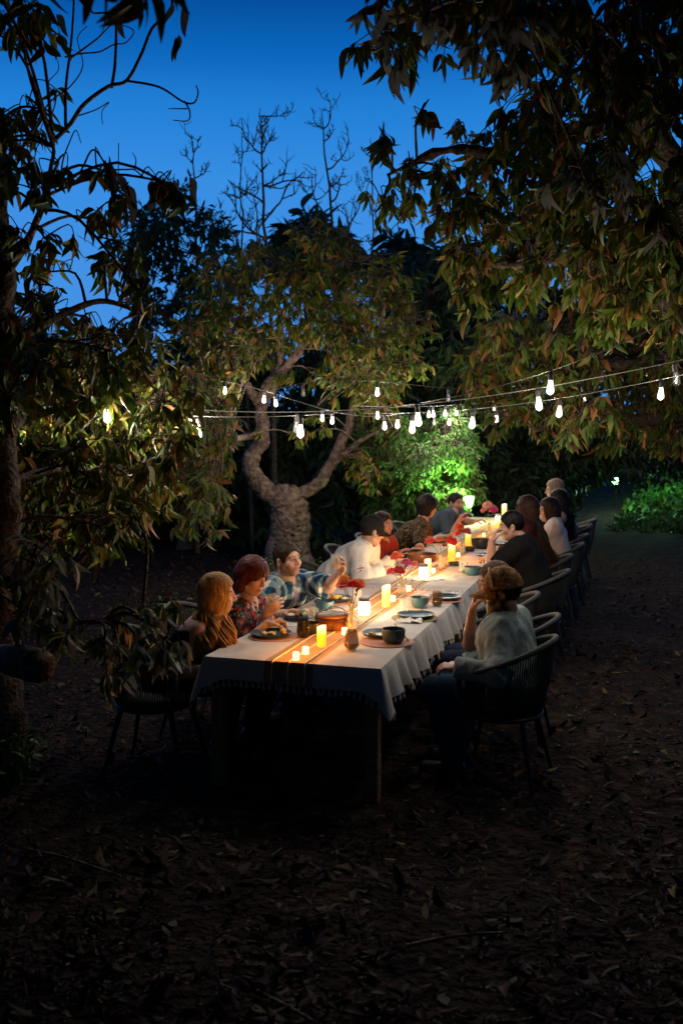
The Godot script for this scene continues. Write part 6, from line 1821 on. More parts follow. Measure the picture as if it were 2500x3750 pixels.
	bits(plates[3], [["food", "pasta", -0.06, 0.012, 0.0, 0.018, 0.5], ["food", "squash_food", -0.03, 0.012, 0.02, 0.013, 0.6], ["food", "rice", -0.01, 0.010, 0.03, 0.014, 0.4]])
	bits(plates[6], [["food", "rice", -0.03, 0.014, 0.02, 0.03, 0.5], ["food", "greens", 0.04, 0.014, 0.0, 0.03, 0.5]])
	bits(plates[7], [["food", "rice", 0.0, 0.016, 0.0, 0.04, 0.4], ["food", "pasta", 0.05, 0.014, 0.03, 0.03, 0.4]])
	# cutlery and napkins
	fork("steel fork leaning on the salad plate's rim", Vector3(-0.40, y + 0.006, -1.02), 2.6, -0.12)
	fork("steel fork lying on the pasta plate", Vector3(-0.30, y + 0.032, -0.76), 1.9, 0.0)
	fork("steel fork standing on the plate with the napkin", Vector3(0.44, y + 0.075, -1.60), 3.7, 0.5)
	fork("steel fork on the plate behind the grey glass", Vector3(0.55, y + 0.05, -2.32), -1.9, 0.2)
	fork("steel spoon sticking up out of the dark teal bowl", Vector3(0.445, y + 0.125, -0.60), 2.7, 0.75, true)
	fork("dark spoon leaning out of the blue bowl on the chair side", Vector3(0.255, y + 0.125, -1.93), 1.0, 0.5, true)
	fork("steel spoon leaning out of the plaid man's blue bowl", Vector3(-0.21, y + 0.095, -1.55), -1.4, 0.35, true)
	fork("steel knife-bright fork beside the white sweatshirt's sleeve", Vector3(-0.22, y, -3.30), 1.7)
	for e in [["crumpled white napkin against the plate with the fork", 0.375, -1.30, 0.17, 0.10, 0.030, 0.25], ["flat white napkin behind the blue bowl on the chair side", 0.37, -2.38, 0.24, 0.13, 0.006, 0.1], ["white paper folded before the second lantern", 0.07, -3.12, 0.26, 0.09, 0.012, 0.15], ["white paper strip beside the second lantern", 0.17, -3.22, 0.14, 0.06, 0.015, -0.5], ["white napkin near the terracotta bowl", -0.02, -4.05, 0.1, 0.09, 0.04, 0.6], ["pale napkin before the woman in the white top", 0.28, -5.2, 0.2, 0.14, 0.008, 0.3]]:
		var b := Builder.new()
		var q := PackedVector3Array()
		for i in 12:
			for k in 16:
				var u := k / 15.0 - 0.5
				var w := i / 11.0 - 0.5
				var h: float = e[5] * (0.5 + wob.get_noise_2d(u * 5.0 + e[1] * 30.0, w * 4.0 + e[2] * 10.0)) * (1.0 - absf(w) * 0.8) + 0.002
				q.append(Vector3(u * e[3] + 0.01 * wob.get_noise_2d(w * 6.0, e[2]), maxf(0.001, h), w * e[4]))
		b.grid(q, 12, 16)
		obj("napkin", b.mesh(), paper, e[0], "napkin", "paper napkins", Transform3D(Basis(Vector3.UP, e[6]), Vector3(e[1], y, e[2])))
	# the round brown bag
	var leather := mat("leather", lin(0.14, 0.045, 0.014), 0.42)
	var lidm := mat("bag_lid", Color.WHITE, 0.45)
	var im := Image.create(256, 256, false, Image.FORMAT_RGB8)
	im.fill(lin(0.20, 0.09, 0.035))
	for yy in 256:
		for xx in 256:
			var px := (xx - 128) / 128.0
			var py := (yy - 128) / 128.0
			var rr := sqrt(px * px + py * py)
			var aa := atan2(py, px)
			var petal := absf(sin(aa * 5.0 + rr * 1.2))
			if rr < 0.86 and rr > 0.12 and absf(petal - rr) > 0.07 and petal > rr * 0.8:
				im.set_pixel(xx, yy, lin(0.42, 0.30, 0.20) if sin(aa * 2.5) > -0.3 else lin(0.10, 0.14, 0.12))
	lidm.albedo_texture = ImageTexture.create_from_image(im)
	var bag := thing("leather_bag", "round brown leather bag with arched straps and a petal pattern on its lid", "bag", Vector3(-0.061, y, -0.97), 0.25)
	var bb := Builder.new()
	bb.lathe(prof([[0.001, 0.0], [0.098, 0.0], [0.105, 0.006], [0.107, 0.04], [0.105, 0.078], [0.001, 0.078]]), Vector3.ZERO, 40)
	part(bag, "body", bb.mesh(), leather)
	bb = Builder.new()
	bb.lathe(prof([[0.106, 0.0775], [0.1095, 0.080], [0.109, 0.092], [0.102, 0.097], [0.001, 0.098]]), Vector3.ZERO, 40)
	for i in bb.v.size():
		bb.t[i] = Vector2(0.5 + bb.v[i].x / 0.215, 0.5 + bb.v[i].z / 0.215)
	part(bag, "lid", bb.mesh(), lidm)
	for st in [[[Vector3(-0.108, 0.06, 0.03), Vector3(-0.09, 0.105, 0.04), Vector3(-0.02, 0.135, 0.05), Vector3(0.05, 0.142, 0.05), Vector3(0.085, 0.12, 0.055), Vector3(0.1, 0.03, 0.06)], 0.011], [[Vector3(-0.05, 0.09, -0.08), Vector3(0.0, 0.135, -0.05), Vector3(0.07, 0.12, -0.02), Vector3(0.11, 0.1, 0.0), Vector3(0.125, 0.05, 0.02)], 0.010], [[Vector3(0.035, 0.0, 0.135), Vector3(0.035, 0.035, 0.13), Vector3(0.055, 0.052, 0.12), Vector3(0.08, 0.04, 0.10), Vector3(0.1, 0.02, 0.07)], 0.009]]:
		var cp := curve(st[0], 6)
		bb = Builder.new()
		var q := PackedVector3Array()
		for i in cp.size():
			var dd := (cp[mini(i + 1, cp.size() - 1)] - cp[maxi(i - 1, 0)]).normalized()
			var sd := Vector3(0.25, 0, 1).normalized()
			var nn := dd.cross(sd).normalized() * 0.0018
			sd *= st[1]
			for e in [-sd + nn, sd + nn, sd - nn, -sd - nn, -sd + nn]:
				q.append(cp[i] + e)
		bb.grid(q, cp.size(), 5)
		part(bag, "strap", bb.mesh(), leather)
	# vases and flowers
	var tall := [[0.03, 0.0], [0.045, 0.018], [0.047, 0.04], [0.036, 0.075], [0.019, 0.105], [0.014, 0.13], [0.015, 0.155], [0.021, 0.175]]
	var jar := [[0.028, 0.0], [0.033, 0.004], [0.034, 0.085], [0.026, 0.1], [0.027, 0.115]]
	var slim := [[0.026, 0.0], [0.028, 0.05], [0.018, 0.12], [0.016, 0.16]]
	var vs := [["round bellied glass vase with a slender neck, beside the brown bag", Vector3(0.081, y, -0.95), tall], ["clear jar vase of red and magenta zinnias by the cloth seam", Vector3(0.064, y, -2.42), jar], ["clear jar vase in the middle of the second cloth", Vector3(0.083, y, -3.92), jar], ["small clear vase of red zinnias before the raised hand", Vector3(0.07, y, -5.1), jar], ["slim clear vase of peach and magenta flowers near the far end", Vector3(0.087, y, -6.88), slim]]
	for e in vs:
		var t := tumbler("flower_vase", e[0], e[1], e[2], clear, 0.06, water)
		t.set_meta("category", "vase")
	var fl_ := FLOWERS
	for i in fl_.size():
		var e: Array = fl_[i]
		var v: Vector3 = vs[e[1]][1]
		flower(e[0], v + Vector3(rng.randf_range(-0.008, 0.008), 0.012, rng.randf_range(-0.008, 0.008)), e[2], e[3], e[4], 40 + i)




var FLOWERS := [
	["coral pink zinnia in the round bellied vase", 0, Vector3(0.021, 1.060, -0.946), 0.052, Color(0.850, 0.251, 0.183)],
	["orange zinnia rising behind the coral pink one", 0, Vector3(0.025, 1.095, -0.950), 0.040, Color(0.850, 0.302, 0.064)],
	["scarlet zinnia in the round bellied vase", 0, Vector3(0.086, 1.064, -0.966), 0.047, Color(0.850, 0.089, 0.055)],
	["red and yellow zinnia leaning outward from the round bellied vase", 0, Vector3(0.123, 1.067, -0.977), 0.042, Color(0.850, 0.200, 0.064)],
	["orange zinnia topmost in the jar by the seam", 1, Vector3(0.014, 1.062, -2.419), 0.052, Color(0.850, 0.166, 0.073)],
	["magenta zinnia in the jar by the seam", 1, Vector3(0.091, 1.011, -2.438), 0.047, Color(0.744, 0.064, 0.200)],
	["deep red zinnia facing out low in the jar by the seam", 1, Vector3(0.038, 0.951, -2.417), 0.053, Color(0.642, 0.044, 0.050)],
	["small pink zinnia drooping from the jar by the seam", 1, Vector3(-0.024, 0.947, -2.398), 0.033, Color(0.795, 0.098, 0.183)],
	["little salmon zinnia sticking out from the jar by the seam", 1, Vector3(0.155, 1.002, -2.456), 0.031, Color(0.850, 0.234, 0.166)],
	["big vermilion zinnia over the third vase", 2, Vector3(-0.025, 1.021, -3.898), 0.059, Color(0.850, 0.115, 0.055)],
	["orange zinnia between the two red ones of the third vase", 2, Vector3(0.055, 1.036, -3.924), 0.042, Color(0.850, 0.268, 0.064)],
	["scarlet zinnia above the tall pillar candle", 2, Vector3(0.172, 1.021, -3.957), 0.057, Color(0.850, 0.064, 0.047)],
	["dark red bud low among the third vase's stems", 2, Vector3(0.105, 0.981, -3.934), 0.028, Color(0.455, 0.047, 0.055)],
	["orange red zinnia in the fourth vase", 3, Vector3(0.037, 1.041, -5.102), 0.054, Color(0.850, 0.132, 0.055)],
	["dark scarlet zinnia in the fourth vase", 3, Vector3(0.114, 0.990, -5.121), 0.054, Color(0.744, 0.050, 0.050)],
	["small red zinnia hanging from the fourth vase", 3, Vector3(0.020, 0.971, -5.091), 0.038, Color(0.850, 0.064, 0.064)],
	["peach flower topmost in the slim far vase", 4, Vector3(0.058, 1.138, -6.892), 0.061, Color(0.850, 0.472, 0.302)],
	["magenta flower in the slim far vase", 4, Vector3(0.129, 1.089, -6.909), 0.066, Color(0.744, 0.055, 0.251)],
	["salmon flower leaning out of the slim far vase", 4, Vector3(0.019, 1.072, -6.875), 0.047, Color(0.850, 0.268, 0.183)],
]


# ---------------------------------------------------------------- people
func elbow_for(s: Vector3, w: Vector3, hint: Vector3, a: float, b: float) -> Array:     # [elbow, wrist] with true lengths
	var d := w - s
	var l := clampf(d.length(), 0.12, (a + b) * 0.985)
	var u := d.normalized()
	var c := (a * a + l * l - b * b) / (2.0 * l)
	var hh := sqrt(maxf(0.0001, a * a - c * c))
	var side := (hint - u * hint.dot(u)).normalized()
	return [s + u * c + side * hh, s + u * l]


func hand_into(f: Field, w: Vector3, d: Vector3, palm: Vector3, thumb: Vector3, curl: float, size := 1.0) -> void:
	var p := (palm - d * palm.dot(d)).normalized()
	var t := (thumb - d * thumb.dot(d) - p * thumb.dot(p)).normalized()
	var lens_ := [0.070, 0.079, 0.074, 0.057]
	for i in 4:
		var off := (0.030 - 0.0195 * i) * size
		var k0 := w + t * off * 0.65 + d * 0.012 * size
		var k1 := w + t * off + d * (0.088 - 0.004 * absf(i - 1.0) - 0.004 * i) * size - p * 0.002
		f.bone(k0, k1, 0.0135 * size, 0.0115 * size, 0.014)
		var dir := d + t * (0.10 - 0.07 * i)
		var at := k1
		var turn := 0.0
		for j in 3:
			turn += curl * [0.75, 1.0, 0.65][j]
			var seg: float = lens_[i] * size * [0.45, 0.31, 0.24][j]
			var dd := (dir.normalized() * cos(turn) + p * sin(turn)).normalized()
			f.bone(at, at + dd * seg, (0.0098 - 0.0009 * j) * size, (0.0092 - 0.0010 * j) * size, 0.004)
			at += dd * seg
	var tb := w + t * 0.026 * size + d * 0.022 * size + p * 0.006
	var t1 := tb + (t * 0.75 + d * 0.65 + p * 0.25).normalized() * 0.042 * size
	var t2 := t1 + (t * 0.15 + d * 0.8 + p * (0.2 + 0.6 * curl)).normalized() * 0.034 * size
	var t3 := t2 + (d * 0.9 - t * 0.25 + p * (0.1 + 0.6 * curl)).normalized() * 0.024 * size
	f.bone(w + d * 0.01, tb, 0.015 * size, 0.015 * size, 0.014)
	f.bone(tb, t1, 0.015 * size, 0.0115 * size, 0.01)
	f.bone(t1, t2, 0.0112 * size, 0.0102 * size, 0.005)
	f.bone(t2, t3, 0.0102 * size, 0.0085 * size, 0.004)


func field_round(pts: Array, margin: float, cell: float) -> Field:
	var a: Vector3 = pts[0]
	var b: Vector3 = pts[0]
	for p in pts:
		a = a.min(p)
		b = b.max(p)
	var m := Vector3(margin, margin, margin)
	return Field.new(a - m, b + m, cell)


func torso_bones(f: Field, j: Dictionary, grow_: float, w: float, shoulders := true) -> void:
	var r: Vector3 = j.r
	var fw: Vector3 = j.f
	for s in [-1.0, 1.0]:
		f.bone(j.P + r * 0.075 * s * w, j.W + r * 0.062 * s * w, (0.118 + j.belly) * w + grow_, (0.098 + j.belly * 0.7) * w + grow_, 0.05)
		f.bone(j.W + r * 0.062 * s * w, j.C + r * 0.082 * s * w, (0.098 + j.belly * 0.7) * w + grow_, 0.104 * w + grow_, 0.05)
		f.bone(j.C + r * 0.082 * s * w + fw * 0.03, j.C + r * 0.082 * s * w + fw * 0.03, (0.094 + j.bust) * w + grow_, (0.094 + j.bust) * w + grow_, 0.05)
		if not shoulders:
			continue
		var sh: Vector3 = j.sR if s > 0 else j.sL
		f.bone(j.N - Vector3(0, 0.035, 0), sh - r * s * 0.015, 0.055 * w + grow_, 0.056 * w + grow_, 0.045)
		f.bone(j.C + r * 0.06 * s * w, sh - r * s * 0.03 - Vector3(0, 0.03, 0), 0.08 * w + grow_, 0.058 * w + grow_, 0.04)


func make_person(s: Dictionary) -> Node3D:
	var t := thing("person", s.label, "person", s.P * Vector3(1, 0, 1))
	var base: Vector3 = t.position
	var put := Transform3D(Basis.IDENTITY, -base)
	var w: float = s.get("w", 1.0)
	var f: Vector3 = s.f.normalized()
	var r := f.cross(Vector3.UP).normalized()
	var P: Vector3 = s.P
	var N: Vector3 = s.N
	var H: Vector3 = s.H
	var spine := N - P
	var j := {"P": P, "N": N, "H": H, "f": f, "r": r, "belly": s.get("belly", 0.0), "bust": s.get("bust", 0.0)}
	j.W = P + spine * 0.36 + f * 0.01
	j.C = P + spine * 0.70 + f * 0.02
	j.sR = N + r * 0.178 * w - Vector3(0, 0.055, 0) + s.get("shR", Vector3.ZERO)
	j.sL = N - r * 0.178 * w - Vector3(0, 0.055, 0) + s.get("shL", Vector3.ZERO)
	var ua: float = 0.285 * s.get("arm", 1.0)
	var fa: float = 0.25 * s.get("arm", 1.0)
	var aR := elbow_for(j.sR, s.wR, s.get("hR", Vector3(0, -1, 0) - f * 0.3 + r * 0.3), ua, fa)
	var aL := elbow_for(j.sL, s.wL, s.get("hL", Vector3(0, -1, 0) - f * 0.3 - r * 0.3), ua, fa)
	var hipR := P + r * 0.09 * w
	var hipL := P - r * 0.09 * w
	var knR := hipR + f * 0.42 + Vector3(0, -0.02, 0) + r * 0.03
	var knL := hipL + f * 0.42 + Vector3(0, -0.02, 0) - r * 0.03
	var anR: Vector3 = Vector3(knR.x, 0.09, knR.z) - f * s.get("tuck", 0.06)
	var anL: Vector3 = Vector3(knL.x, 0.09, knL.z) - f * (s.get("tuck", 0.06) + 0.05)
	var skin: Color = s.skin
	var cell: float = s.get("cell", 0.013)
	# the body, one surface from head to feet
	var body := Builder.new()
	body.tint = skin
	var fd := field_round([P, N, H, j.sR, j.sL, aR[0], aR[1], aL[0], aL[1], knR, knL, anR, anL], 0.2, cell)
	torso_bones(fd, j, 0.0, w)
	var hb := facing(s.face, s.get("crown", Vector3.UP))
	var jaw := H + hb * Vector3(0, -0.06, -0.02)
	fd.bone(N + Vector3(0, -0.02, 0), jaw, 0.060 * w, 0.054 * w, 0.03)
	for k in 2:
		var a: Array = aR if k == 0 else aL
		var sh: Vector3 = j.sR if k == 0 else j.sL
		var q := 0.9 + 0.25 * (w - 0.9) * 4.0
		fd.bone(sh, a[0], 0.050 * q, 0.041 * q, 0.03)
		fd.bone(a[0], a[0].lerp(a[1], 0.35), 0.041 * q, 0.041 * q, 0.02)
		fd.bone(a[0].lerp(a[1], 0.35), a[1], 0.041 * q, 0.028 * q, 0.02)
		fd.bone(hipR if k == 0 else hipL, knR if k == 0 else knL, 0.088 * w, 0.058 * w, 0.03)
		fd.bone(knR if k == 0 else knL, anR if k == 0 else anL, 0.056 * w, 0.038 * w, 0.02)
		var an: Vector3 = anR if k == 0 else anL
		fd.bone(an - Vector3(0, 0.04, 0), an + f * 0.15 - Vector3(0, 0.06, 0), 0.042, 0.03, 0.02)
	fd.into(body)
	# head
	var paint := func(p: Vector3) -> Color:
		var l: Vector3 = hb.transposed() * (p - H)
		var c := skin
		var n := 0.93 + 0.14 * wob.get_noise_3dv(p * 40.0)
		c = Color(c.r * n, c.g * n, c.b * n)
		if l.z > 0.062 and absf(l.x) < 0.024 and absf(l.y + 0.064) < 0.0085:
			c = c.lerp(Color(0.36, 0.10, 0.085), 0.75)
		var cheek := exp(-(pow(absf(l.x) - 0.04, 2.0) + pow(l.y + 0.025, 2.0)) / 0.0006)
		if l.z > 0.03:
			c = c.lerp(Color(0.5, 0.18, 0.13), 0.22 * cheek)
		if s.has("beard"):
			var m := smoothstep(-0.030, -0.052, l.y + 0.35 * minf(0.0, 0.045 - absf(l.x))) * smoothstep(-0.05, -0.02, l.z)
			if absf(l.x) > 0.058:
				m = maxf(m, smoothstep(0.02, 0.0, l.y) * smoothstep(-0.02, 0.0, l.z) * smoothstep(0.06, 0.035, l.z))
			var mouth := exp(-(l.x * l.x / 0.0006 + pow(l.y + 0.063, 2.0) / 0.00006))
			m *= 1.0 - 0.9 * mouth
			var bc: Color = s.beard
			c = c.lerp(bc, m * s.get("beard_strength", 0.8))
		return c
	var hs: float = s.get("head_size", 1.0)
	var hc: float = s.get("head_cell", 0.0058)
	var hf := Field.new(H - Vector3(0.135, 0.165, 0.135) * hs, H + Vector3(0.135, 0.15, 0.135) * hs, hc)
	var at := func(x: float, y: float, z: float) -> Vector3: return H + hb * (Vector3(x, y, z) * hs)
	hf.egg(at.call(0, 0.032, -0.016), Vector3(0.074, 0.086, 0.096) * hs, hb, 0.02)
	hf.egg(at.call(0, -0.035, 0.022), Vector3(0.060, 0.076, 0.068) * hs, hb, 0.03)
	hf.egg(at.call(0, -0.088, 0.052), Vector3(0.026, 0.022, 0.026) * hs, hb, 0.025)
	hf.bone(at.call(-0.05, -0.055, 0.0), at.call(-0.018, -0.095, 0.05), 0.022, 0.016, 0.02)
	hf.bone(at.call(0.05, -0.055, 0.0), at.call(0.018, -0.095, 0.05), 0.022, 0.016, 0.02)
	hf.bone(at.call(-0.034, 0.026, 0.070), at.call(0.034, 0.026, 0.070), 0.013, 0.013, 0.014)
	for e in [-1.0, 1.0]:
		hf.egg(at.call(0.033 * e, 0.006, 0.092), Vector3(0.019, 0.013, 0.017) * hs, hb, 0.012, true)
		hf.egg(at.call(0.042 * e, -0.026, 0.056), Vector3(0.024, 0.022, 0.022) * hs, hb, 0.022)
		hf.egg(at.call(0.082 * e, -0.006, -0.012), Vector3(0.011, 0.034, 0.022) * hs, hb * Basis.from_euler(Vector3(-0.2, 0.45 * e, 0.1 * e)), 0.008)
		hf.egg(at.call(0.092 * e, -0.004, -0.004), Vector3(0.006, 0.017, 0.010) * hs, hb, 0.006, true)
	hf.bone(at.call(0, 0.022, 0.080), at.call(0, -0.024, 0.104), 0.0085, 0.0125, 0.012)
	for e in [-1.0, 1.0]:
		hf.bone(at.call(0.011 * e, -0.030, 0.090), at.call(0.012 * e, -0.029, 0.093), 0.0095, 0.009, 0.008)
	hf.bone(at.call(-0.020, -0.0605, 0.076), at.call(0.020, -0.0605, 0.076), 0.0072, 0.0072, 0.008)
	hf.bone(at.call(0.0, -0.0595, 0.084), at.call(0.0, -0.0595, 0.084), 0.0075, 0.0075, 0.012)
	hf.bone(at.call(-0.015, -0.070, 0.077), at.call(0.015, -0.070, 0.077), 0.0075, 0.0075, 0.007)
	if s.has("beard_long"):
		hf.egg(at.call(0, -0.105, 0.045), Vector3(0.052, 0.055, 0.05) * hs, hb, 0.03)
	hf.bone(jaw, N.lerp(jaw, 0.35), 0.054 * w, 0.056 * w, 0.03)
	hf.into(body, paint)
	# hands
	for k in 2:
		var spec: Dictionary = s.get("handR" if k == 0 else "handL", {})
		var a: Array = aR if k == 0 else aL
		var d: Vector3 = spec.get("d", (a[1] - a[0]).normalized())
		d = d.normalized()
		var e := Field.new(a[1] - Vector3(0.2, 0.2, 0.2), a[1] + Vector3(0.2, 0.2, 0.2), s.get("hand_cell", 0.0055))
		e.bone(a[0].lerp(a[1], 0.7), a[1], 0.030 * (0.85 + 0.15 * w), 0.026 * w, 0.02)
		hand_into(e, a[1], d, spec.get("palm", Vector3(0, -1, 0.05)), spec.get("thumb", Vector3.UP if absf(d.y) < 0.8 else -r), spec.get("curl", 0.5), s.get("hand_size", 1.0))
		e.into(body)
	part(t, "body", body.mesh(), M.skin, put)
	# eyes and brows
	for e in [-1.0, 1.0]:
		var b := Builder.new()
		b.tint = Color(0.34, 0.31, 0.28)
		b.ball(at.call(0.033 * e, 0.006, 0.0720), Vector3(0.0118, 0.0075, 0.0118) * hs, hb, 8, 12)
		b.tint = Color(0.02, 0.015, 0.012)
		b.ball(at.call(0.033 * e, 0.0055, 0.0790), Vector3(0.0056, 0.0060, 0.0052) * hs, hb, 6, 10)
		part(t, "eye", b.mesh(), M.eye, put)
		b = Builder.new()
		var bp := curve([at.call(0.014 * e, 0.026, 0.086), at.call(0.034 * e, 0.031, 0.083), at.call(0.052 * e, 0.025, 0.069)], 4)
		b.tint = s.get("brow", Color(0.03, 0.018, 0.01))
		b.tube(bp, fl([0.003]), 6)
		part(t, "eyebrow", b.mesh(), M.hair, put)
	# clothes
	if s.has("shirt"):
		var g: float = s.get("loose", 0.014)
		var sf := field_round([P, N, j.sR, j.sL, aR[0], aR[1], aL[0], aL[1]], 0.2, s.get("cloth_cell", 0.011))
		torso_bones(sf, j, g, w, not s.has("strap"))
		if s.has("strap"):       # a sleeveless dress: cut off below the shoulders
			sf.trim(j.C + Vector3(0, 0.06, 0), (Vector3.UP - f * 0.10).normalized())
		var sl: float = s.get("sleeve", 0.45)
		for k in 2:
			if s.has("strap"):
				break
			var a: Array = aR if k == 0 else aL
			var sh: Vector3 = j.sR if k == 0 else j.sL
			var q := 0.9 + 0.25 * (w - 0.9) * 4.0
			if sl <= 0.55:
				sf.bone(sh, sh.lerp(a[0], sl / 0.55), 0.053 * q + g, (0.047 + 0.01 * s.get("flare", 0.6)) * q + g, 0.03, true)
			else:
				sf.bone(sh, a[0], 0.053 * q + g, 0.045 * q + g, 0.03)
				sf.bone(a[0], a[0].lerp(a[1], minf(1.0, (sl - 0.55) / 0.45)), 0.045 * q + g, 0.036 * q + g * 0.8, 0.03, true)
		var fold := FastNoiseLite.new()
		fold.seed = int(N.z * -100.0)
		fold.frequency = 1.0
		fold.fractal_octaves = 2
		sf.ripple(fold, s.get("folds", 0.016), Vector3(9, 5, 9))
		sf.ripple(fold, 0.004, Vector3(17, 10, 17))
		if not s.has("strap"):
			var up := (N - P).normalized()
			sf.egg(N + up * 0.075 + f * 0.02, Vector3(0.066, 0.085, 0.07) * w, Basis.IDENTITY, 0.012, true)
			if s.get("vneck", false):
				sf.bone(N, N, 0.01, 0.01, 0.001)
				sf.egg(N - up * 0.06 + f * 0.13, Vector3(0.035, 0.13, 0.035), facing(f, up), 0.01, true)
		var cb := Builder.new()
		var sp = s.get("shirt_paint", null)
		if sp == "plaid":
			var ax := (N - P).normalized()
			var plaid := func(p: Vector3) -> Color:
				var u := (p - P).dot(ax) / 0.066 + 0.35
				var v := (p - P).dot(r) / 0.060 + (p - P).dot(f) / 0.085
				if absf((p - N).dot(r)) > 0.19 * w:
					u = (p - j.sL).dot((aL[0] - j.sL).normalized()) / 0.06
				var bu := 1.0 if fposmod(u, 1.5) < 0.5 else 0.0
				var bv := 1.0 if fposmod(v, 1.5) < 0.5 else 0.0
				var c := Color(0.012, 0.055, 0.12)
				if bu + bv == 1.0:
					c = Color(0.15, 0.21, 0.26)
				elif bu + bv == 2.0:
					c = Color(0.55, 0.56, 0.54)
				elif fposmod(u + 0.2, 1.5) > 1.2 or fposmod(v + 0.2, 1.5) > 1.2:
					c = Color(0.012, 0.03, 0.06)
				return c
			sf.into(cb, plaid)
		else:
			cb.tint = s.get("shirt_color", Color(0.5, 0.5, 0.5))
			sf.into(cb)
		part(t, s.get("shirt_name", "shirt"), cb.mesh(), M[s.shirt], put)
		if s.has("strap"):
			for e in [-1.0, 1.0]:
				var sb := Builder.new()
				var front: Vector3 = j.C + r * e * 0.085 + f * 0.115 * w + Vector3(0, 0.05, 0)
				var back: Vector3 = j.C + r * e * 0.085 - f * 0.085 * w + Vector3(0, 0.05, 0)
				sb.tint = s.get("shirt_color", Color(0.5, 0.5, 0.5))
				var pth := curve([front, N + r * e * 0.095 * w + Vector3(0, 0.022, 0) + f * 0.03, N + r * e * 0.095 * w + Vector3(0, 0.018, 0) - f * 0.03, back], 5)
				sb.tube(pth, fl([0.011]), 6)
				part(t, "strap", sb.mesh(), M[s.shirt], put)
		if s.get("collar", false):
			var kb := Builder.new()
			kb.tint = s.get("collar_color", s.get("shirt_color", Color(0.5, 0.5, 0.5)))
			var q := PackedVector3Array()
			var up := (jaw - N).normalized()
			for row in 4:
				for i in 25:
					var a := lerpf(-2.65, 2.65, i / 24.0)
					var o := f * -cos(a) + r * sin(a)
					var open := absf(a) / 2.65
					var rr: float = [0.074, 0.071, 0.078, 0.094][row] + 0.012 * open
					var hh: float = [0.0, 0.042, 0.046, 0.008][row]
					q.append(N + o * rr * w + up * (hh - 0.02 * open * open) + Vector3(0, -0.012, 0) + f * 0.012 - Vector3(0, 0.03, 0) * open * open)
			kb.grid(q, 4, 25)
			part(t, "collar", kb.mesh(), M[s.shirt], put)
	if s.has("under"):
		var ub := Builder.new()
		ub.tint = s.under
		var uf := field_round([j.C, N, P], 0.2, 0.012)
		for e in [-1.0, 1.0]:
			uf.bone(j.W + r * 0.04 * e, j.C + r * 0.05 * e + f * 0.03, 0.105 * w, 0.108 * w, 0.04)
		uf.trim(N - Vector3(0, 0.10, 0), Vector3.UP)
		uf.into(ub)
		part(t, "undershirt", ub.mesh(), M.cotton, put)
	var tf := field_round([P, knR, knL, anR, anL], 0.16, 0.016)
	for k in 2:
		var hp := hipR if k == 0 else hipL
		var kn := knR if k == 0 else knL
		var an := anR if k == 0 else anL
		tf.bone(P + r * 0.06 * (1.0 if k == 0 else -1.0), hp, 0.125 * w, 0.11 * w, 0.04)
		tf.bone(hp, kn, 0.102 * w, 0.072 * w, 0.03)
		tf.bone(kn, an, 0.070 * w, 0.056 * w, 0.03, true)
	tf.ripple(wob, 0.012, Vector3(9, 9, 9))
	var tb := Builder.new()
	tb.tint = s.get("trousers", Color(0.02, 0.03, 0.06))
	tf.into(tb)
	part(t, "trousers", tb.mesh(), M.cotton, put)
	for an in [anR, anL]:
		var sb := Builder.new()
		sb.tint = s.get("shoes", Color(0.02, 0.018, 0.016))
		var ff := Field.new(an - Vector3(0.25, 0.12, 0.25), an + Vector3(0.25, 0.1, 0.25), 0.014)
		ff.bone(an + Vector3(0, 0.0, 0), an - Vector3(0, 0.04, 0), 0.052, 0.056, 0.03)
		ff.bone(an - Vector3(0, 0.042, 0) - f * 0.03, an + f * 0.17 - Vector3(0, 0.052, 0), 0.05, 0.042, 0.03)
		ff.trim(an - Vector3(0, 0.086, 0), Vector3.DOWN)
		ff.into(sb)
		part(t, "shoe", sb.mesh(), M.skin, put)
	hair_for(t, s, H, hb, hs, N, put)
	ARM_R = [j.sR, aR[0], aR[1]]
	ARM_L = [j.sL, aL[0], aL[1]]
	return t


func shell(H: Vector3, hb: Basis, hs: float, grow_: Vector3, cell: float) -> Field:
	var f := Field.new(H - Vector3(0.16, 0.2, 0.16), H + Vector3(0.16, 0.165, 0.16), cell)
	f.egg(H + hb * (Vector3(0, 0.034, -0.018) * hs), Vector3(0.076, 0.088, 0.098) * hs + grow_, hb, 0.01)
	return f


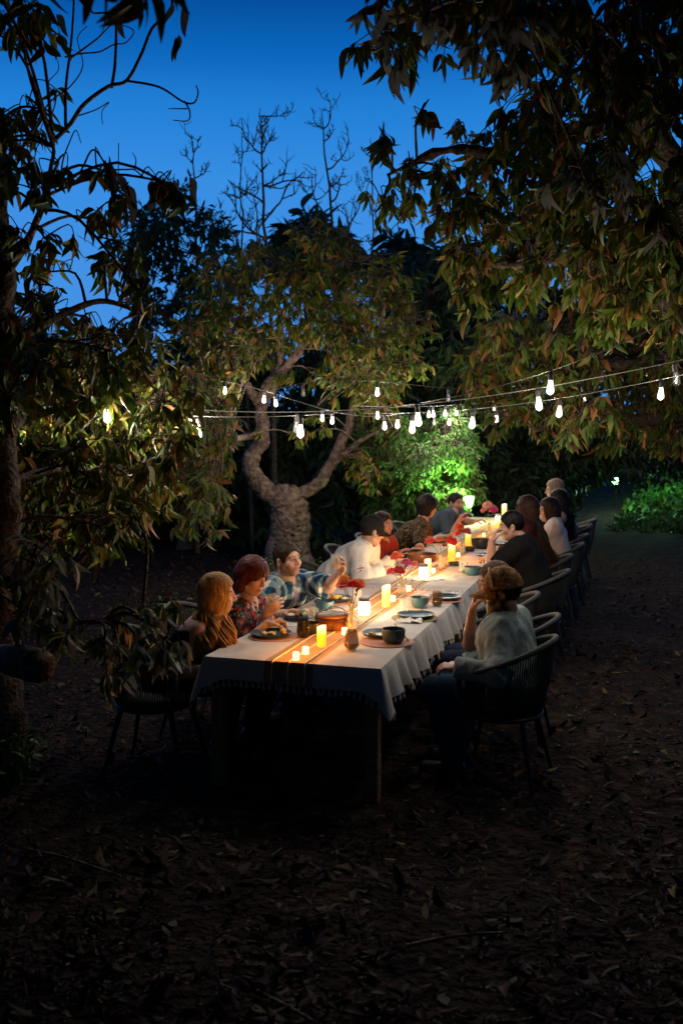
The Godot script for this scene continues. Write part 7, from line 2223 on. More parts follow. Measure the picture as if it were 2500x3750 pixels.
func hair_for(t: Node3D, s: Dictionary, H: Vector3, hb: Basis, hs: float, N: Vector3, put: Transform3D) -> void:
	var kind: String = s.get("hair", "short")
	var c: Color = s.get("hair_color", Color(0.02, 0.012, 0.008))
	var nz := FastNoiseLite.new()
	nz.frequency = 1.0
	nz.seed = 5
	var streak := func(p: Vector3) -> Color:
		var l := hb.transposed() * (p - H)
		var k := 0.75 + 0.6 * nz.get_noise_3dv(Vector3(atan2(l.x, l.z) * 14.0, l.y * 8.0, 0.0))
		return Color(c.r * k, c.g * k, c.b * k)
	var b := Builder.new()
	if kind == "short" or kind == "cap":
		var f := shell(H, hb, hs, Vector3(0.003, 0.009, 0.004), 0.0048)
		f.ripple(nz, 0.011, Vector3(75, 40, 75))
		for e in [-1.0, 1.0]:
			f.egg(H + hb * (Vector3(0.085 * e, -0.012, -0.006) * hs), Vector3(0.03, 0.036, 0.024) * hs, hb, 0.006, true)
		f.trim(H + hb * (Vector3(0, 0.062, 0.072) * hs), hb * Vector3(0, -0.55, 0.835))
		f.trim(H + hb * (Vector3(0, -0.045, -0.03) * hs), hb * Vector3(0, -0.9, 0.43))
		f.into(b, streak)
		part(t, "hair", b.mesh(), M.hair, put)
	elif kind == "bob":
		var f := shell(H, hb, hs, Vector3(0.016, 0.016, 0.014), 0.006)
		for e in [-1.0, 1.0]:
			f.bone(H + hb * Vector3(0.068 * e, 0.02, -0.01), H + hb * Vector3(0.070 * e, -0.085, -0.02), 0.030, 0.026, 0.02)
			f.bone(H + hb * Vector3(0.04 * e, 0.0, -0.07), H + hb * Vector3(0.035 * e, -0.09, -0.065), 0.045, 0.035, 0.03)
		f.ripple(nz, 0.012, Vector3(70, 10, 70))
		f.egg(H + hb * Vector3(0, -0.055, 0.105), Vector3(0.060, 0.085, 0.075), hb, 0.01, true)
		f.into(b, streak)
		part(t, "hair", b.mesh(), M.hair, put)
	if kind != "long":       # short locks lying on the scalp, so that the outline is hair
		var g := RandomNumberGenerator.new()
		g.seed = 31
		var sb := Builder.new()
		var bobbed := kind == "bob"
		var out_: Vector3 = Vector3(0.015, 0.015, 0.013) if bobbed else Vector3(0.004, 0.010, 0.005)
		for i in 520 if bobbed else 420:
			var a := g.randf_range(0.55, TAU - 0.55)
			var e := g.randf_range(-0.35, 1.45)
			if kind == "cap":
				a = g.randf_range(1.9, TAU - 1.9)
				e = g.randf_range(-0.65, -0.05)
			elif e < 0.75 and absf(sin(a)) > 0.0 and cos(a) > 0.35:
				e = g.randf_range(0.75, 1.45)
			var q0 := Vector3(sin(a) * cos(e), sin(e), cos(a) * cos(e))
			var down := Vector3(g.randf_range(-0.3, 0.3), -1.0, -0.25 if cos(a) < 0.3 else 0.75).normalized()
			if not bobbed:
				down = Vector3(g.randf_range(-0.6, 0.6), -0.6 + 0.5 * sin(e), -0.8).normalized()
			var radii := Vector3(0.076, 0.088, 0.098) * hs + out_
			var pts := PackedVector3Array()
			var q := q0
			var steps := 5
			var ln := (0.105 if bobbed else 0.036) * g.randf_range(0.6, 1.2)
			for k in steps:
				pts.append(H + hb * (Vector3(0, 0.034, -0.018) * hs + q * radii * (1.0 + 0.012 * k * g.randf())))
				q = (q + down * ln / steps / 0.09).normalized()
			var kk := g.randf_range(0.5, 1.7)
			sb.tint = Color(c.r * kk, c.g * kk, c.b * kk)
			sb.tube(pts, fl([0.0028, 0.0030, 0.0026, 0.002, 0.0008]), 4, false)
		part(t, "locks", sb.mesh(), M.hair, put)
	if kind == "long":
		var f := shell(H, hb, hs, Vector3(0.013, 0.014, 0.012), 0.006)
		f.ripple(nz, 0.008, Vector3(50, 12, 50))
		f.trim(H + hb * (Vector3(0, 0.055, 0.070) * hs), hb * Vector3(0, -0.62, 0.785))
		f.trim(H + hb * (Vector3(0, -0.06, 0) * hs), hb * Vector3(0, -0.8, 0.6))
		f.into(b, streak)
		var g := RandomNumberGenerator.new()
		g.seed = 77 + int(absf(N.z) * 10.0)
		var length: float = s.get("hair_length", 0.42)
		var shift: Vector3 = s.get("hair_shift", Vector3.ZERO)
		var amp: float = s.get("hair_wave", 0.014)
		for i in s.get("strands", 260):
			var a := g.randf_range(0.75, TAU - 0.75)
			var e := g.randf_range(0.1, 1.3)
			var o := Vector3(sin(a) * cos(e), sin(e), cos(a) * cos(e))
			var p0 := H + hb * ((Vector3(0, 0.034, -0.018) + o * Vector3(0.084, 0.098, 0.106)) * hs)
			var flat := Vector3(sin(a), 0, cos(a))
			var p1 := H + hb * (Vector3(sin(a) * 0.094, -0.01 + 0.03 * g.randf(), cos(a) * 0.108 - 0.016) * hs)
			var p2 := H + hb * Vector3(sin(a) * 0.090, -0.10, cos(a) * 0.095 - 0.02)
			var dirn := hb * flat
			dirn.y = 0
			var l := length * g.randf_range(0.75, 1.08)
			var pts := [p0, p1, p2]
			var ph := sin(a * 4.0) * 1.6 + floorf(a * 5.0) * 1.3 + g.randf_range(-0.35, 0.35)
			for k in range(1, 6):
				var q := k / 5.0
				pts.append(p2 + Vector3(0, -(l - 0.13) * q, 0) + dirn * (0.012 + 0.055 * q * s.get("hair_spread", 1.0)) + shift * q * q + Vector3(sin(ph + q * 7.0), 0, cos(ph + q * 6.0)) * amp * (0.4 + q))
			var path := curve(pts, 3)
			var rr := PackedFloat32Array()
			for k in path.size():
				rr.append(lerpf(0.0056, 0.0028, k / float(path.size())))
			rr[path.size() - 1] = 0.001
			var kk := g.randf_range(0.5, 1.6)
			b.tint = Color(c.r * kk, c.g * kk, c.b * kk)
			b.tube(path, rr, 5, false)
		part(t, "hair", b.mesh(), M.hair, put)
	if kind == "cap":
		var f := shell(H, hb, hs, Vector3(0.014, 0.034, 0.018), 0.006)
		f.ripple(nz, 0.002, Vector3(18, 18, 18))
		f.trim(H + hb * (Vector3(0, 0.030, 0) * hs), hb * Vector3(0, -1, 0.06))
		var cb := Builder.new()
		cb.tint = s.get("cap_color", Color(0.02, 0.02, 0.02))
		f.into(cb)
		part(t, "cap", cb.mesh(), M[s.get("cap", "cotton")], put)
		var q := PackedVector3Array()
		for top in [1.0, -1.0]:
			pass
		var br := Builder.new()
		br.tint = s.get("brim_color", s.get("cap_color", Color(0.02, 0.02, 0.02)))
		for i in 9:
			for k in 17:
				var u := k / 16.0 * 2.0 - 1.0
				var v := i / 8.0
				var x := u * (0.088 - 0.006 * v)
				var z := sqrt(maxf(0.0, 1.0 - u * u * 0.97)) * (0.098 + 0.085 * v) - 0.004
				q.append(H + hb * (Vector3(x, 0.034 - 0.030 * u * u * (0.4 + 0.6 * v) - 0.022 * v, z) * hs))
		br.grid(q, 9, 17)
		var q2 := PackedVector3Array()
		for p in q:
			q2.append(p - hb.y * 0.004)
		br.grid(q2, 9, 17)
		var edge := PackedVector3Array()
		for k in 17:
			edge.append(q[8 * 17 + k] - hb.y * 0.002)
		br.tube(edge, fl([0.0035]), 5)
		part(t, "brim", br.mesh(), M[s.get("brim", s.get("cap", "cotton"))], put)
		if s.has("cap_seam"):
			var sm := Builder.new()
			var sp := PackedVector3Array()
			for k in 13:
				var a := lerpf(-1.45, 1.45, k / 12.0)
				sp.append(H + hb * (Vector3(sin(a) * 0.092, 0.035 + cos(a) * 0.116, 0.028 + 0.018 * cos(a)) * hs))
			sm.tint = Color(0.45, 0.36, 0.2)
			sm.tube(sp, fl([0.0045]), 6)
			part(t, "cap_seam", sm.mesh(), M.cotton, put)
		var bt := Builder.new()
		bt.tint = s.get("cap_color", Color(0.02, 0.02, 0.02))
		bt.ball(H + hb * (Vector3(0, 0.156, -0.018) * hs), Vector3(0.008, 0.005, 0.008), hb, 5, 8)
		part(t, "cap_button", bt.mesh(), M.cotton, put)


func flower_cloth() -> ImageTexture:      # small red, white and blue flowers on near black
	var im := Image.create(256, 256, false, Image.FORMAT_RGB8)
	im.fill(lin(0.012, 0.015, 0.025))
	var g := RandomNumberGenerator.new()
	g.seed = 12
	var cols := [Color(0.45, 0.03, 0.03), Color(0.6, 0.5, 0.42), Color(0.05, 0.2, 0.32), Color(0.5, 0.08, 0.10), Color(0.04, 0.12, 0.07), Color(0.3, 0.04, 0.05)]
	for i in 95:
		var c: Color = cols[g.randi() % 6].linear_to_srgb()
		var cx := g.randi() % 256
		var cy := g.randi() % 256
		var rad := g.randf_range(9, 20)
		var ph := g.randf() * TAU
		var n := 5 + g.randi() % 4
		for y in range(-22, 23):
			for x in range(-22, 23):
				var rr := sqrt(x * x + y * y)
				var a := atan2(y, x)
				if rr < rad * (0.55 + 0.45 * absf(cos(a * n / 2.0 + ph))):
					im.set_pixel(posmod(cx + x, 256), posmod(cy + y, 256), lin(0.55, 0.35, 0.05) if rr < rad * 0.22 else c)
	return ImageTexture.create_from_image(im)


var ARM_R := []      # shoulder, elbow and wrist of the person made last
var ARM_L := []
var sleeve := []


func white_sleeve(t: float, around: float) -> Vector3:      # a point on the sweatshirt's outer sleeve
	var a: Vector3 = sleeve[0]
	var b: Vector3 = sleeve[1]
	var d := (b - a).normalized()
	var o := (cam.position - a).normalized()
	o = (o - d * o.dot(d)).normalized()
	var s := d.cross(o)
	return a.lerp(b, t) + (o * cos(around) + s * sin(around)) * 0.079


func people_materials() -> void:
	var sk := tinted("skin", 0.48, 0.45)
	sk.subsurf_scatter_enabled = true
	sk.subsurf_scatter_strength = 0.12
	tinted("eye", 0.15, 0.5)
	var hr := tinted("hair", 0.55, 0.3)
	var cot := tinted("cotton", 0.9, 0.2)
	cot.normal_enabled = true
	cot.normal_texture = noise_tex(0.12, 128, [], FastNoiseLite.TYPE_SIMPLEX, 3, true, 0.8)
	cot.uv1_triplanar = true
	cot.uv1_scale = Vector3(9, 9, 9)
	var dn := tinted("denim", 0.9, 0.2)
	world_tex(dn, noise_tex(0.03, 256, [[0.0, Color(0.72, 0.72, 0.72)], [1.0, Color(1, 1, 1)]]), noise_tex(0.12, 128, [], FastNoiseLite.TYPE_SIMPLEX, 3, true, 0.8), 6.0, false)
	var fc := mat("flower_cloth", Color.WHITE, 0.85, 0.0, 0.25)
	world_tex(fc, flower_cloth(), null, 4.2, false)
	var camo := mat("camouflage", Color.WHITE, 0.9, 0.0, 0.2)
	world_tex(camo, noise_tex(0.012, 256, [[0.0, lin(0.06, 0.03, 0.016)], [0.36, lin(0.075, 0.035, 0.018)], [0.38, lin(0.30, 0.15, 0.06)], [0.60, lin(0.27, 0.14, 0.055)], [0.63, lin(0.13, 0.075, 0.035)], [0.8, lin(0.12, 0.075, 0.035)], [0.83, lin(0.44, 0.31, 0.17)], [1.0, lin(0.46, 0.33, 0.18)]], FastNoiseLite.TYPE_SIMPLEX_SMOOTH, 2), null, 4.5, false)
	var gold := mat("gold_print", Color.WHITE, 0.8, 0.0, 0.3)
	world_tex(gold, noise_tex(0.03, 256, [[0.0, lin(0.01, 0.01, 0.01)], [0.6, lin(0.012, 0.011, 0.01)], [0.66, lin(0.20, 0.12, 0.03)], [1.0, lin(0.35, 0.22, 0.06)]], FastNoiseLite.TYPE_SIMPLEX_SMOOTH, 3), null, 4.0, false)


func people() -> void:
	people_materials()
	make_person({"label": "long blonde-haired woman in a black sleeveless dress leaning on the table with a yellow wristband", "P": Vector3(-0.950, 0.530, -0.400), "N": Vector3(-0.733, 0.887, -0.491), "H": Vector3(-0.632, 1.042, -0.462), "f": Vector3(1.000, 0.000, -0.250), "face": Vector3(0.880, -0.080, -0.420), "wR": Vector3(-0.600, 0.600, -0.300), "wL": Vector3(-0.416, 0.820, -0.730), "w": 1.05, "skin": Color(0.50, 0.30, 0.23), "shirt": "cotton", "shirt_name": "dress", "shirt_color": Color(0.012, 0.012, 0.014), "strap": true, "trousers": Color(0.012, 0.012, 0.014), "hair": "long", "hair_color": Color(0.36, 0.19, 0.055), "hair_length": 0.37, "hair_wave": 0.024, "strands": 800, "hair_shift": Vector3(0.05, 0, 0.06), "brow": Color(0.14, 0.08, 0.03), "bust": 0.012, "cell": 0.011, "hL": Vector3(0.2, -1, 0.5), "hR": Vector3(-0.1, -1, 0.15), "handL": {"palm": Vector3(-0.2, -1, 0.3), "thumb": Vector3(0.2, 0.9, 0.5), "curl": 0.85, "d": Vector3(0.75, 0.15, -0.4)}})
	make_person({"label": "woman with a dark red bob and a flowered blouse cradling a glass in both hands", "P": Vector3(-0.930, 0.540, -1.000), "N": Vector3(-0.682, 0.910, -1.054), "H": Vector3(-0.576, 1.090, -0.891), "f": Vector3(1.000, 0.000, 0.050), "face": Vector3(0.860, -0.220, 0.320), "wR": Vector3(-0.459, 0.862, -0.833), "wL": Vector3(-0.493, 0.842, -0.958), "w": 1.00, "skin": Color(0.50, 0.30, 0.23), "shirt": "flower_cloth", "shirt_name": "blouse", "sleeve": 0.5, "flare": 1.5, "vneck": true, "hair": "bob", "hair_color": Color(0.075, 0.012, 0.010), "brow": Color(0.06, 0.02, 0.015), "bust": 0.012, "hR": Vector3(0.1, -1, 0.25), "hL": Vector3(0.1, -1, -0.3), "handR": {"palm": Vector3(0.3, 0.1, -1), "thumb": Vector3(-0.2, 1, 0), "curl": 0.55, "d": Vector3(0.55, 0.65, -0.2)}, "handL": {"palm": Vector3(-0.2, 0.1, 1), "thumb": Vector3(-0.2, 1, 0), "curl": 0.6, "d": Vector3(0.5, 0.65, 0.25)}, "crown": Vector3(0.1, 1, -0.12)})
	make_person({"label": "short-haired man in a blue plaid shirt raising a glass of white wine", "P": Vector3(-0.880, 0.550, -1.740), "N": Vector3(-0.613, 0.985, -1.605), "H": Vector3(-0.545, 1.130, -1.478), "f": Vector3(1.000, 0.000, 0.250), "face": Vector3(0.830, 0.060, 0.400), "wR": Vector3(-0.500, 0.790, -1.250), "wL": Vector3(-0.170, 1.040, -1.509), "w": 1.10, "skin": Color(0.46, 0.265, 0.19), "shirt": "cotton", "shirt_paint": "plaid", "sleeve": 0.5, "flare": 1.6, "vneck": true, "collar": true, "collar_color": Color(0.05, 0.11, 0.16), "under": Color(0.42, 0.27, 0.40), "hair": "short", "hair_color": Color(0.022, 0.012, 0.007), "beard": Color(0.09, 0.05, 0.03), "beard_strength": 0.55, "cloth_cell": 0.009, "hL": Vector3(0.4, -0.9, -0.5), "hR": Vector3(-0.3, -0.8, 0.6), "handL": {"palm": Vector3(-0.75, 0.0, 0.65), "thumb": Vector3(-0.5, 0.5, 0.6), "curl": 0.5, "d": Vector3(0.45, 0.75, 0.35)}, "handR": {"curl": 0.5}, "crown": Vector3(-0.18, 1, 0.0)})
	var grip: Vector3 = ARM_L[2]
	var sweat := make_person({"label": "person in a white sweatshirt and black cap turned away, elbow on the second cloth", "P": Vector3(-0.950, 0.550, -3.400), "N": Vector3(-0.533, 1.029, -3.446), "H": Vector3(-0.447, 1.137, -3.429), "f": Vector3(1.000, 0.000, 0.000), "face": Vector3(0.780, -0.250, -0.550), "wR": Vector3(-0.346, 0.810, -3.327), "wL": Vector3(-0.373, 0.830, -3.791), "w": 1.05, "skin": Color(0.46, 0.265, 0.19), "shirt": "cotton", "shirt_name": "sweatshirt", "shirt_color": Color(0.62, 0.60, 0.57), "sleeve": 0.98, "loose": 0.022, "folds": 0.022, "hair": "cap", "hair_color": Color(0.02, 0.014, 0.01), "cap_color": Color(0.018, 0.017, 0.018), "hR": Vector3(0.1, -1, 0.9), "hL": Vector3(0.2, -1, 0.0), "handR": {"curl": 0.5}, "handL": {"curl": 0.5}, "trousers": Color(0.02, 0.025, 0.04)})
	sleeve = ARM_R
	make_person({"label": "close-cropped man in a rust red shirt half hidden behind the black cap", "P": Vector3(-0.950, 0.550, -4.550), "N": Vector3(-0.635, 0.946, -4.509), "H": Vector3(-0.589, 1.110, -4.358), "f": Vector3(1.000, 0.000, 0.200), "face": Vector3(0.900, -0.050, 0.350), "wR": Vector3(-0.450, 0.800, -4.350), "wL": Vector3(-0.400, 0.800, -4.800), "w": 1.00, "skin": Color(0.40, 0.21, 0.14), "shirt": "cotton", "shirt_color": Color(0.26, 0.035, 0.022), "sleeve": 0.4, "hair": "short", "hair_color": Color(0.03, 0.02, 0.014), "beard": Color(0.1, 0.05, 0.03), "beard_strength": 0.35, "cell": 0.015, "hand_cell": 0.007})
	make_person({"label": "dark-haired person in a black blouse with gold print bending over the table", "P": Vector3(-0.950, 0.550, -5.750), "N": Vector3(-0.514, 1.023, -5.810), "H": Vector3(-0.461, 1.179, -5.892), "f": Vector3(1.000, 0.000, -0.100), "face": Vector3(0.750, -0.200, -0.600), "wR": Vector3(-0.392, 0.800, -5.181), "wL": Vector3(-0.280, 0.820, -6.000), "w": 1.05, "skin": Color(0.40, 0.21, 0.14), "shirt": "gold_print", "shirt_name": "blouse", "sleeve": 0.5, "hair": "bob", "hair_color": Color(0.012, 0.008, 0.006), "cell": 0.015, "hand_cell": 0.007, "hR": Vector3(0.1, -1, 0.6)})
	make_person({"label": "man in a grey blue tee, facing us before the pale green garden lamp", "P": Vector3(-0.920, 0.550, -7.300), "N": Vector3(-0.406, 1.034, -7.101), "H": Vector3(-0.378, 1.125, -7.222), "f": Vector3(1.000, 0.000, 0.300), "face": Vector3(0.750, -0.050, 0.620), "wR": Vector3(-0.276, 0.932, -6.817), "wL": Vector3(-0.048, 0.935, -6.781), "w": 1.10, "skin": Color(0.46, 0.265, 0.19), "shirt": "cotton", "shirt_color": Color(0.055, 0.085, 0.10), "sleeve": 0.42, "hair": "short", "hair_color": Color(0.02, 0.014, 0.01), "beard": Color(0.06, 0.035, 0.025), "beard_strength": 0.5, "cell": 0.015, "hand_cell": 0.007, "hR": Vector3(0.2, -1, 0.2), "hL": Vector3(0.2, -1, -0.2), "handL": {"d": Vector3(1, 0.2, 0.1)}})
	make_person({"label": "bearded man in a camouflage cap and pale green shirt, seen from behind his shoulder", "P": Vector3(1.140, 0.540, -0.660), "N": Vector3(1.101, 0.945, -0.787), "H": Vector3(1.061, 1.090, -0.720), "f": Vector3(-1.000, 0.000, -0.120), "face": Vector3(-1.000, -0.170, 0.020), "wR": Vector3(0.800, 0.600, -0.950), "wL": Vector3(0.852, 0.686, -0.448), "w": 1.10, "skin": Color(0.40, 0.21, 0.14), "shirt": "denim", "shirt_color": Color(0.33, 0.41, 0.39), "sleeve": 0.97, "collar": true, "collar_color": Color(0.24, 0.33, 0.34), "folds": 0.024, "cloth_cell": 0.009, "cell": 0.011, "hair": "cap", "cap": "camouflage", "brim": "camouflage", "hair_color": Color(0.010, 0.007, 0.005), "beard": Color(0.018, 0.011, 0.008), "beard_strength": 0.95, "beard_long": true, "cap_seam": true, "trousers": Color(0.02, 0.045, 0.08), "hL": Vector3(0.7, -0.5, 0.6), "hR": Vector3(0.3, -1, -0.5), "handL": {"curl": 0.6, "palm": Vector3(0, -1, -0.3)}, "head_size": 1.04, "belly": 0.01})
	make_person({"label": "short-haired guest beyond the camouflage cap with a bare arm raised to the nose", "P": Vector3(1.080, 0.540, -1.420), "N": Vector3(1.013, 0.882, -1.331), "H": Vector3(0.947, 1.075, -1.245), "f": Vector3(-1.000, 0.000, 0.050), "face": Vector3(-0.960, -0.220, 0.150), "wR": Vector3(0.850, 0.600, -1.600), "wL": Vector3(0.860, 0.945, -0.924), "w": 0.95, "skin": Color(0.40, 0.21, 0.14), "shirt": "cotton", "shirt_color": Color(0.05, 0.05, 0.055), "sleeve": 0.35, "hair": "short", "hair_color": Color(0.07, 0.035, 0.018), "hL": Vector3(-0.45, -1, 0.1), "hR": Vector3(0.2, -1, -0.3), "handL": {"palm": Vector3(0.9, 0.0, -0.2), "thumb": Vector3(0.1, 0.1, 1.0), "curl": 0.8, "d": Vector3(0.2, 0.95, -0.15)}})
	make_person({"label": "dark-haired person in a black tee with one hand held to the mouth", "P": Vector3(1.060, 0.550, -3.380), "N": Vector3(0.871, 1.109, -3.405), "H": Vector3(0.779, 1.225, -3.387), "f": Vector3(-1.000, 0.000, -0.100), "face": Vector3(-0.970, -0.150, 0.200), "wR": Vector3(0.359, 0.800, -4.102), "wL": Vector3(0.650, 1.113, -3.181), "w": 1.10, "skin": Color(0.46, 0.265, 0.19), "shirt": "cotton", "shirt_name": "tee", "shirt_color": Color(0.008, 0.008, 0.009), "sleeve": 0.40, "flare": 1.5, "loose": 0.02, "hair": "short", "hair_color": Color(0.006, 0.005, 0.005), "brow": Color(0.006, 0.005, 0.005), "hL": Vector3(-0.5, -1, 0.0), "hR": Vector3(-0.5, -1, 0.0), "handL": {"palm": Vector3(0.8, -0.3, -0.3), "thumb": Vector3(0.3, 0.2, 1), "curl": 0.7, "d": Vector3(0.25, 0.9, -0.2)}, "handR": {"curl": 0.5}})
	make_person({"label": "woman with very long dark brown hair glowing at its edges, beyond the black tee", "P": Vector3(1.000, 0.550, -4.500), "N": Vector3(0.846, 1.183, -4.347), "H": Vector3(0.805, 1.295, -4.345), "f": Vector3(-1.000, 0.000, -0.150), "face": Vector3(-0.900, -0.100, -0.400), "wR": Vector3(0.480, 0.820, -4.700), "wL": Vector3(0.500, 0.800, -4.350), "w": 0.95, "skin": Color(0.40, 0.21, 0.14), "shirt": "cotton", "shirt_color": Color(0.05, 0.012, 0.012), "sleeve": 0.9, "hair": "long", "hair_color": Color(0.030, 0.013, 0.008), "hair_length": 0.62, "hair_shift": Vector3(0.12, 0, 0.02), "cell": 0.015, "hand_cell": 0.007})
	make_person({"label": "woman in a white long-sleeved top with straight dark hair", "P": Vector3(1.050, 0.550, -5.600), "N": Vector3(0.970, 1.096, -5.530), "H": Vector3(0.910, 1.200, -5.521), "f": Vector3(-1.000, 0.000, 0.100), "face": Vector3(-0.930, -0.150, 0.250), "wR": Vector3(0.500, 0.800, -5.800), "wL": Vector3(0.550, 0.820, -5.500), "w": 0.95, "skin": Color(0.40, 0.21, 0.14), "shirt": "cotton", "shirt_name": "top", "shirt_color": Color(0.58, 0.54, 0.52), "sleeve": 0.95, "loose": 0.018, "hair": "long", "hair_color": Color(0.018, 0.010, 0.008), "hair_length": 0.30, "hair_wave": 0.005, "hair_spread": 0.4, "cell": 0.015, "hand_cell": 0.007})
	make_person({"label": "black-haired woman with a bare shoulder between the white top and the grey-blonde hair", "P": Vector3(1.050, 0.560, -6.700), "N": Vector3(0.977, 1.117, -6.477), "H": Vector3(0.926, 1.232, -6.472), "f": Vector3(-1.000, 0.000, 0.000), "face": Vector3(-0.950, -0.100, -0.200), "wR": Vector3(0.500, 0.800, -6.900), "wL": Vector3(0.500, 0.820, -6.600), "w": 0.95, "skin": Color(0.46, 0.265, 0.19), "shirt": "cotton", "shirt_color": Color(0.02, 0.015, 0.018), "strap": true, "hair": "long", "hair_color": Color(0.008, 0.006, 0.006), "hair_length": 0.34, "cell": 0.015, "hand_cell": 0.007})
	make_person({"label": "grey-blonde long-haired woman sitting tallest at the far end of the chairs", "P": Vector3(1.020, 0.560, -7.900), "N": Vector3(0.869, 1.156, -7.286), "H": Vector3(0.817, 1.307, -7.284), "f": Vector3(-1.000, 0.000, 0.100), "face": Vector3(-0.930, -0.120, 0.200), "wR": Vector3(0.500, 0.800, -8.100), "wL": Vector3(0.500, 0.820, -7.800), "w": 1.00, "skin": Color(0.50, 0.30, 0.23), "shirt": "cotton", "shirt_color": Color(0.16, 0.22, 0.22), "sleeve": 0.95, "hair": "long", "hair_color": Color(0.24, 0.18, 0.12), "hair_length": 0.52, "hair_shift": Vector3(0.06, 0, 0), "cell": 0.015, "hand_cell": 0.007})
	var print_ := Builder.new()
	for k in 9:
		var a := white_sleeve(0.18 + 0.085 * k, -0.35 + 0.25 * (k % 2))
		var b := white_sleeve(0.24 + 0.085 * k, 0.75 - 0.2 * (k % 3))
		var m := white_sleeve(0.21 + 0.085 * k + 0.03 * sin(k * 2.0), 0.2)
		print_.tube(curve([a, m, b], 4), fl([0.0065]), 5)
	part(sweat, "sleeve_print", print_.mesh(), mat("red_print", lin(0.33, 0.012, 0.02), 0.8), Transform3D(Basis.IDENTITY, -sweat.position))
	var clear: Material = M.clear_glass
	tumbler("wine_tumbler", "stemless glass of white wine cradled by the woman with the red bob", Vector3(-0.405, 0.903, -0.822), [[0.024, 0.0], [0.034, 0.012], [0.041, 0.035], [0.0415, 0.045], [0.034, 0.095]], clear, 0.04, M.white_wine, "", Basis.from_euler(Vector3(0, 0, 0.25)))
	tumbler("wine_tumbler", "stemless glass of white wine held up by the plaid man", grip + Vector3(0.0, 0.045, 0.055), [[0.024, 0.0], [0.034, 0.012], [0.041, 0.035], [0.0415, 0.045], [0.036, 0.10]], clear, 0.045, M.white_wine, "", Basis.from_euler(Vector3(0.05, 0, 0.12)))


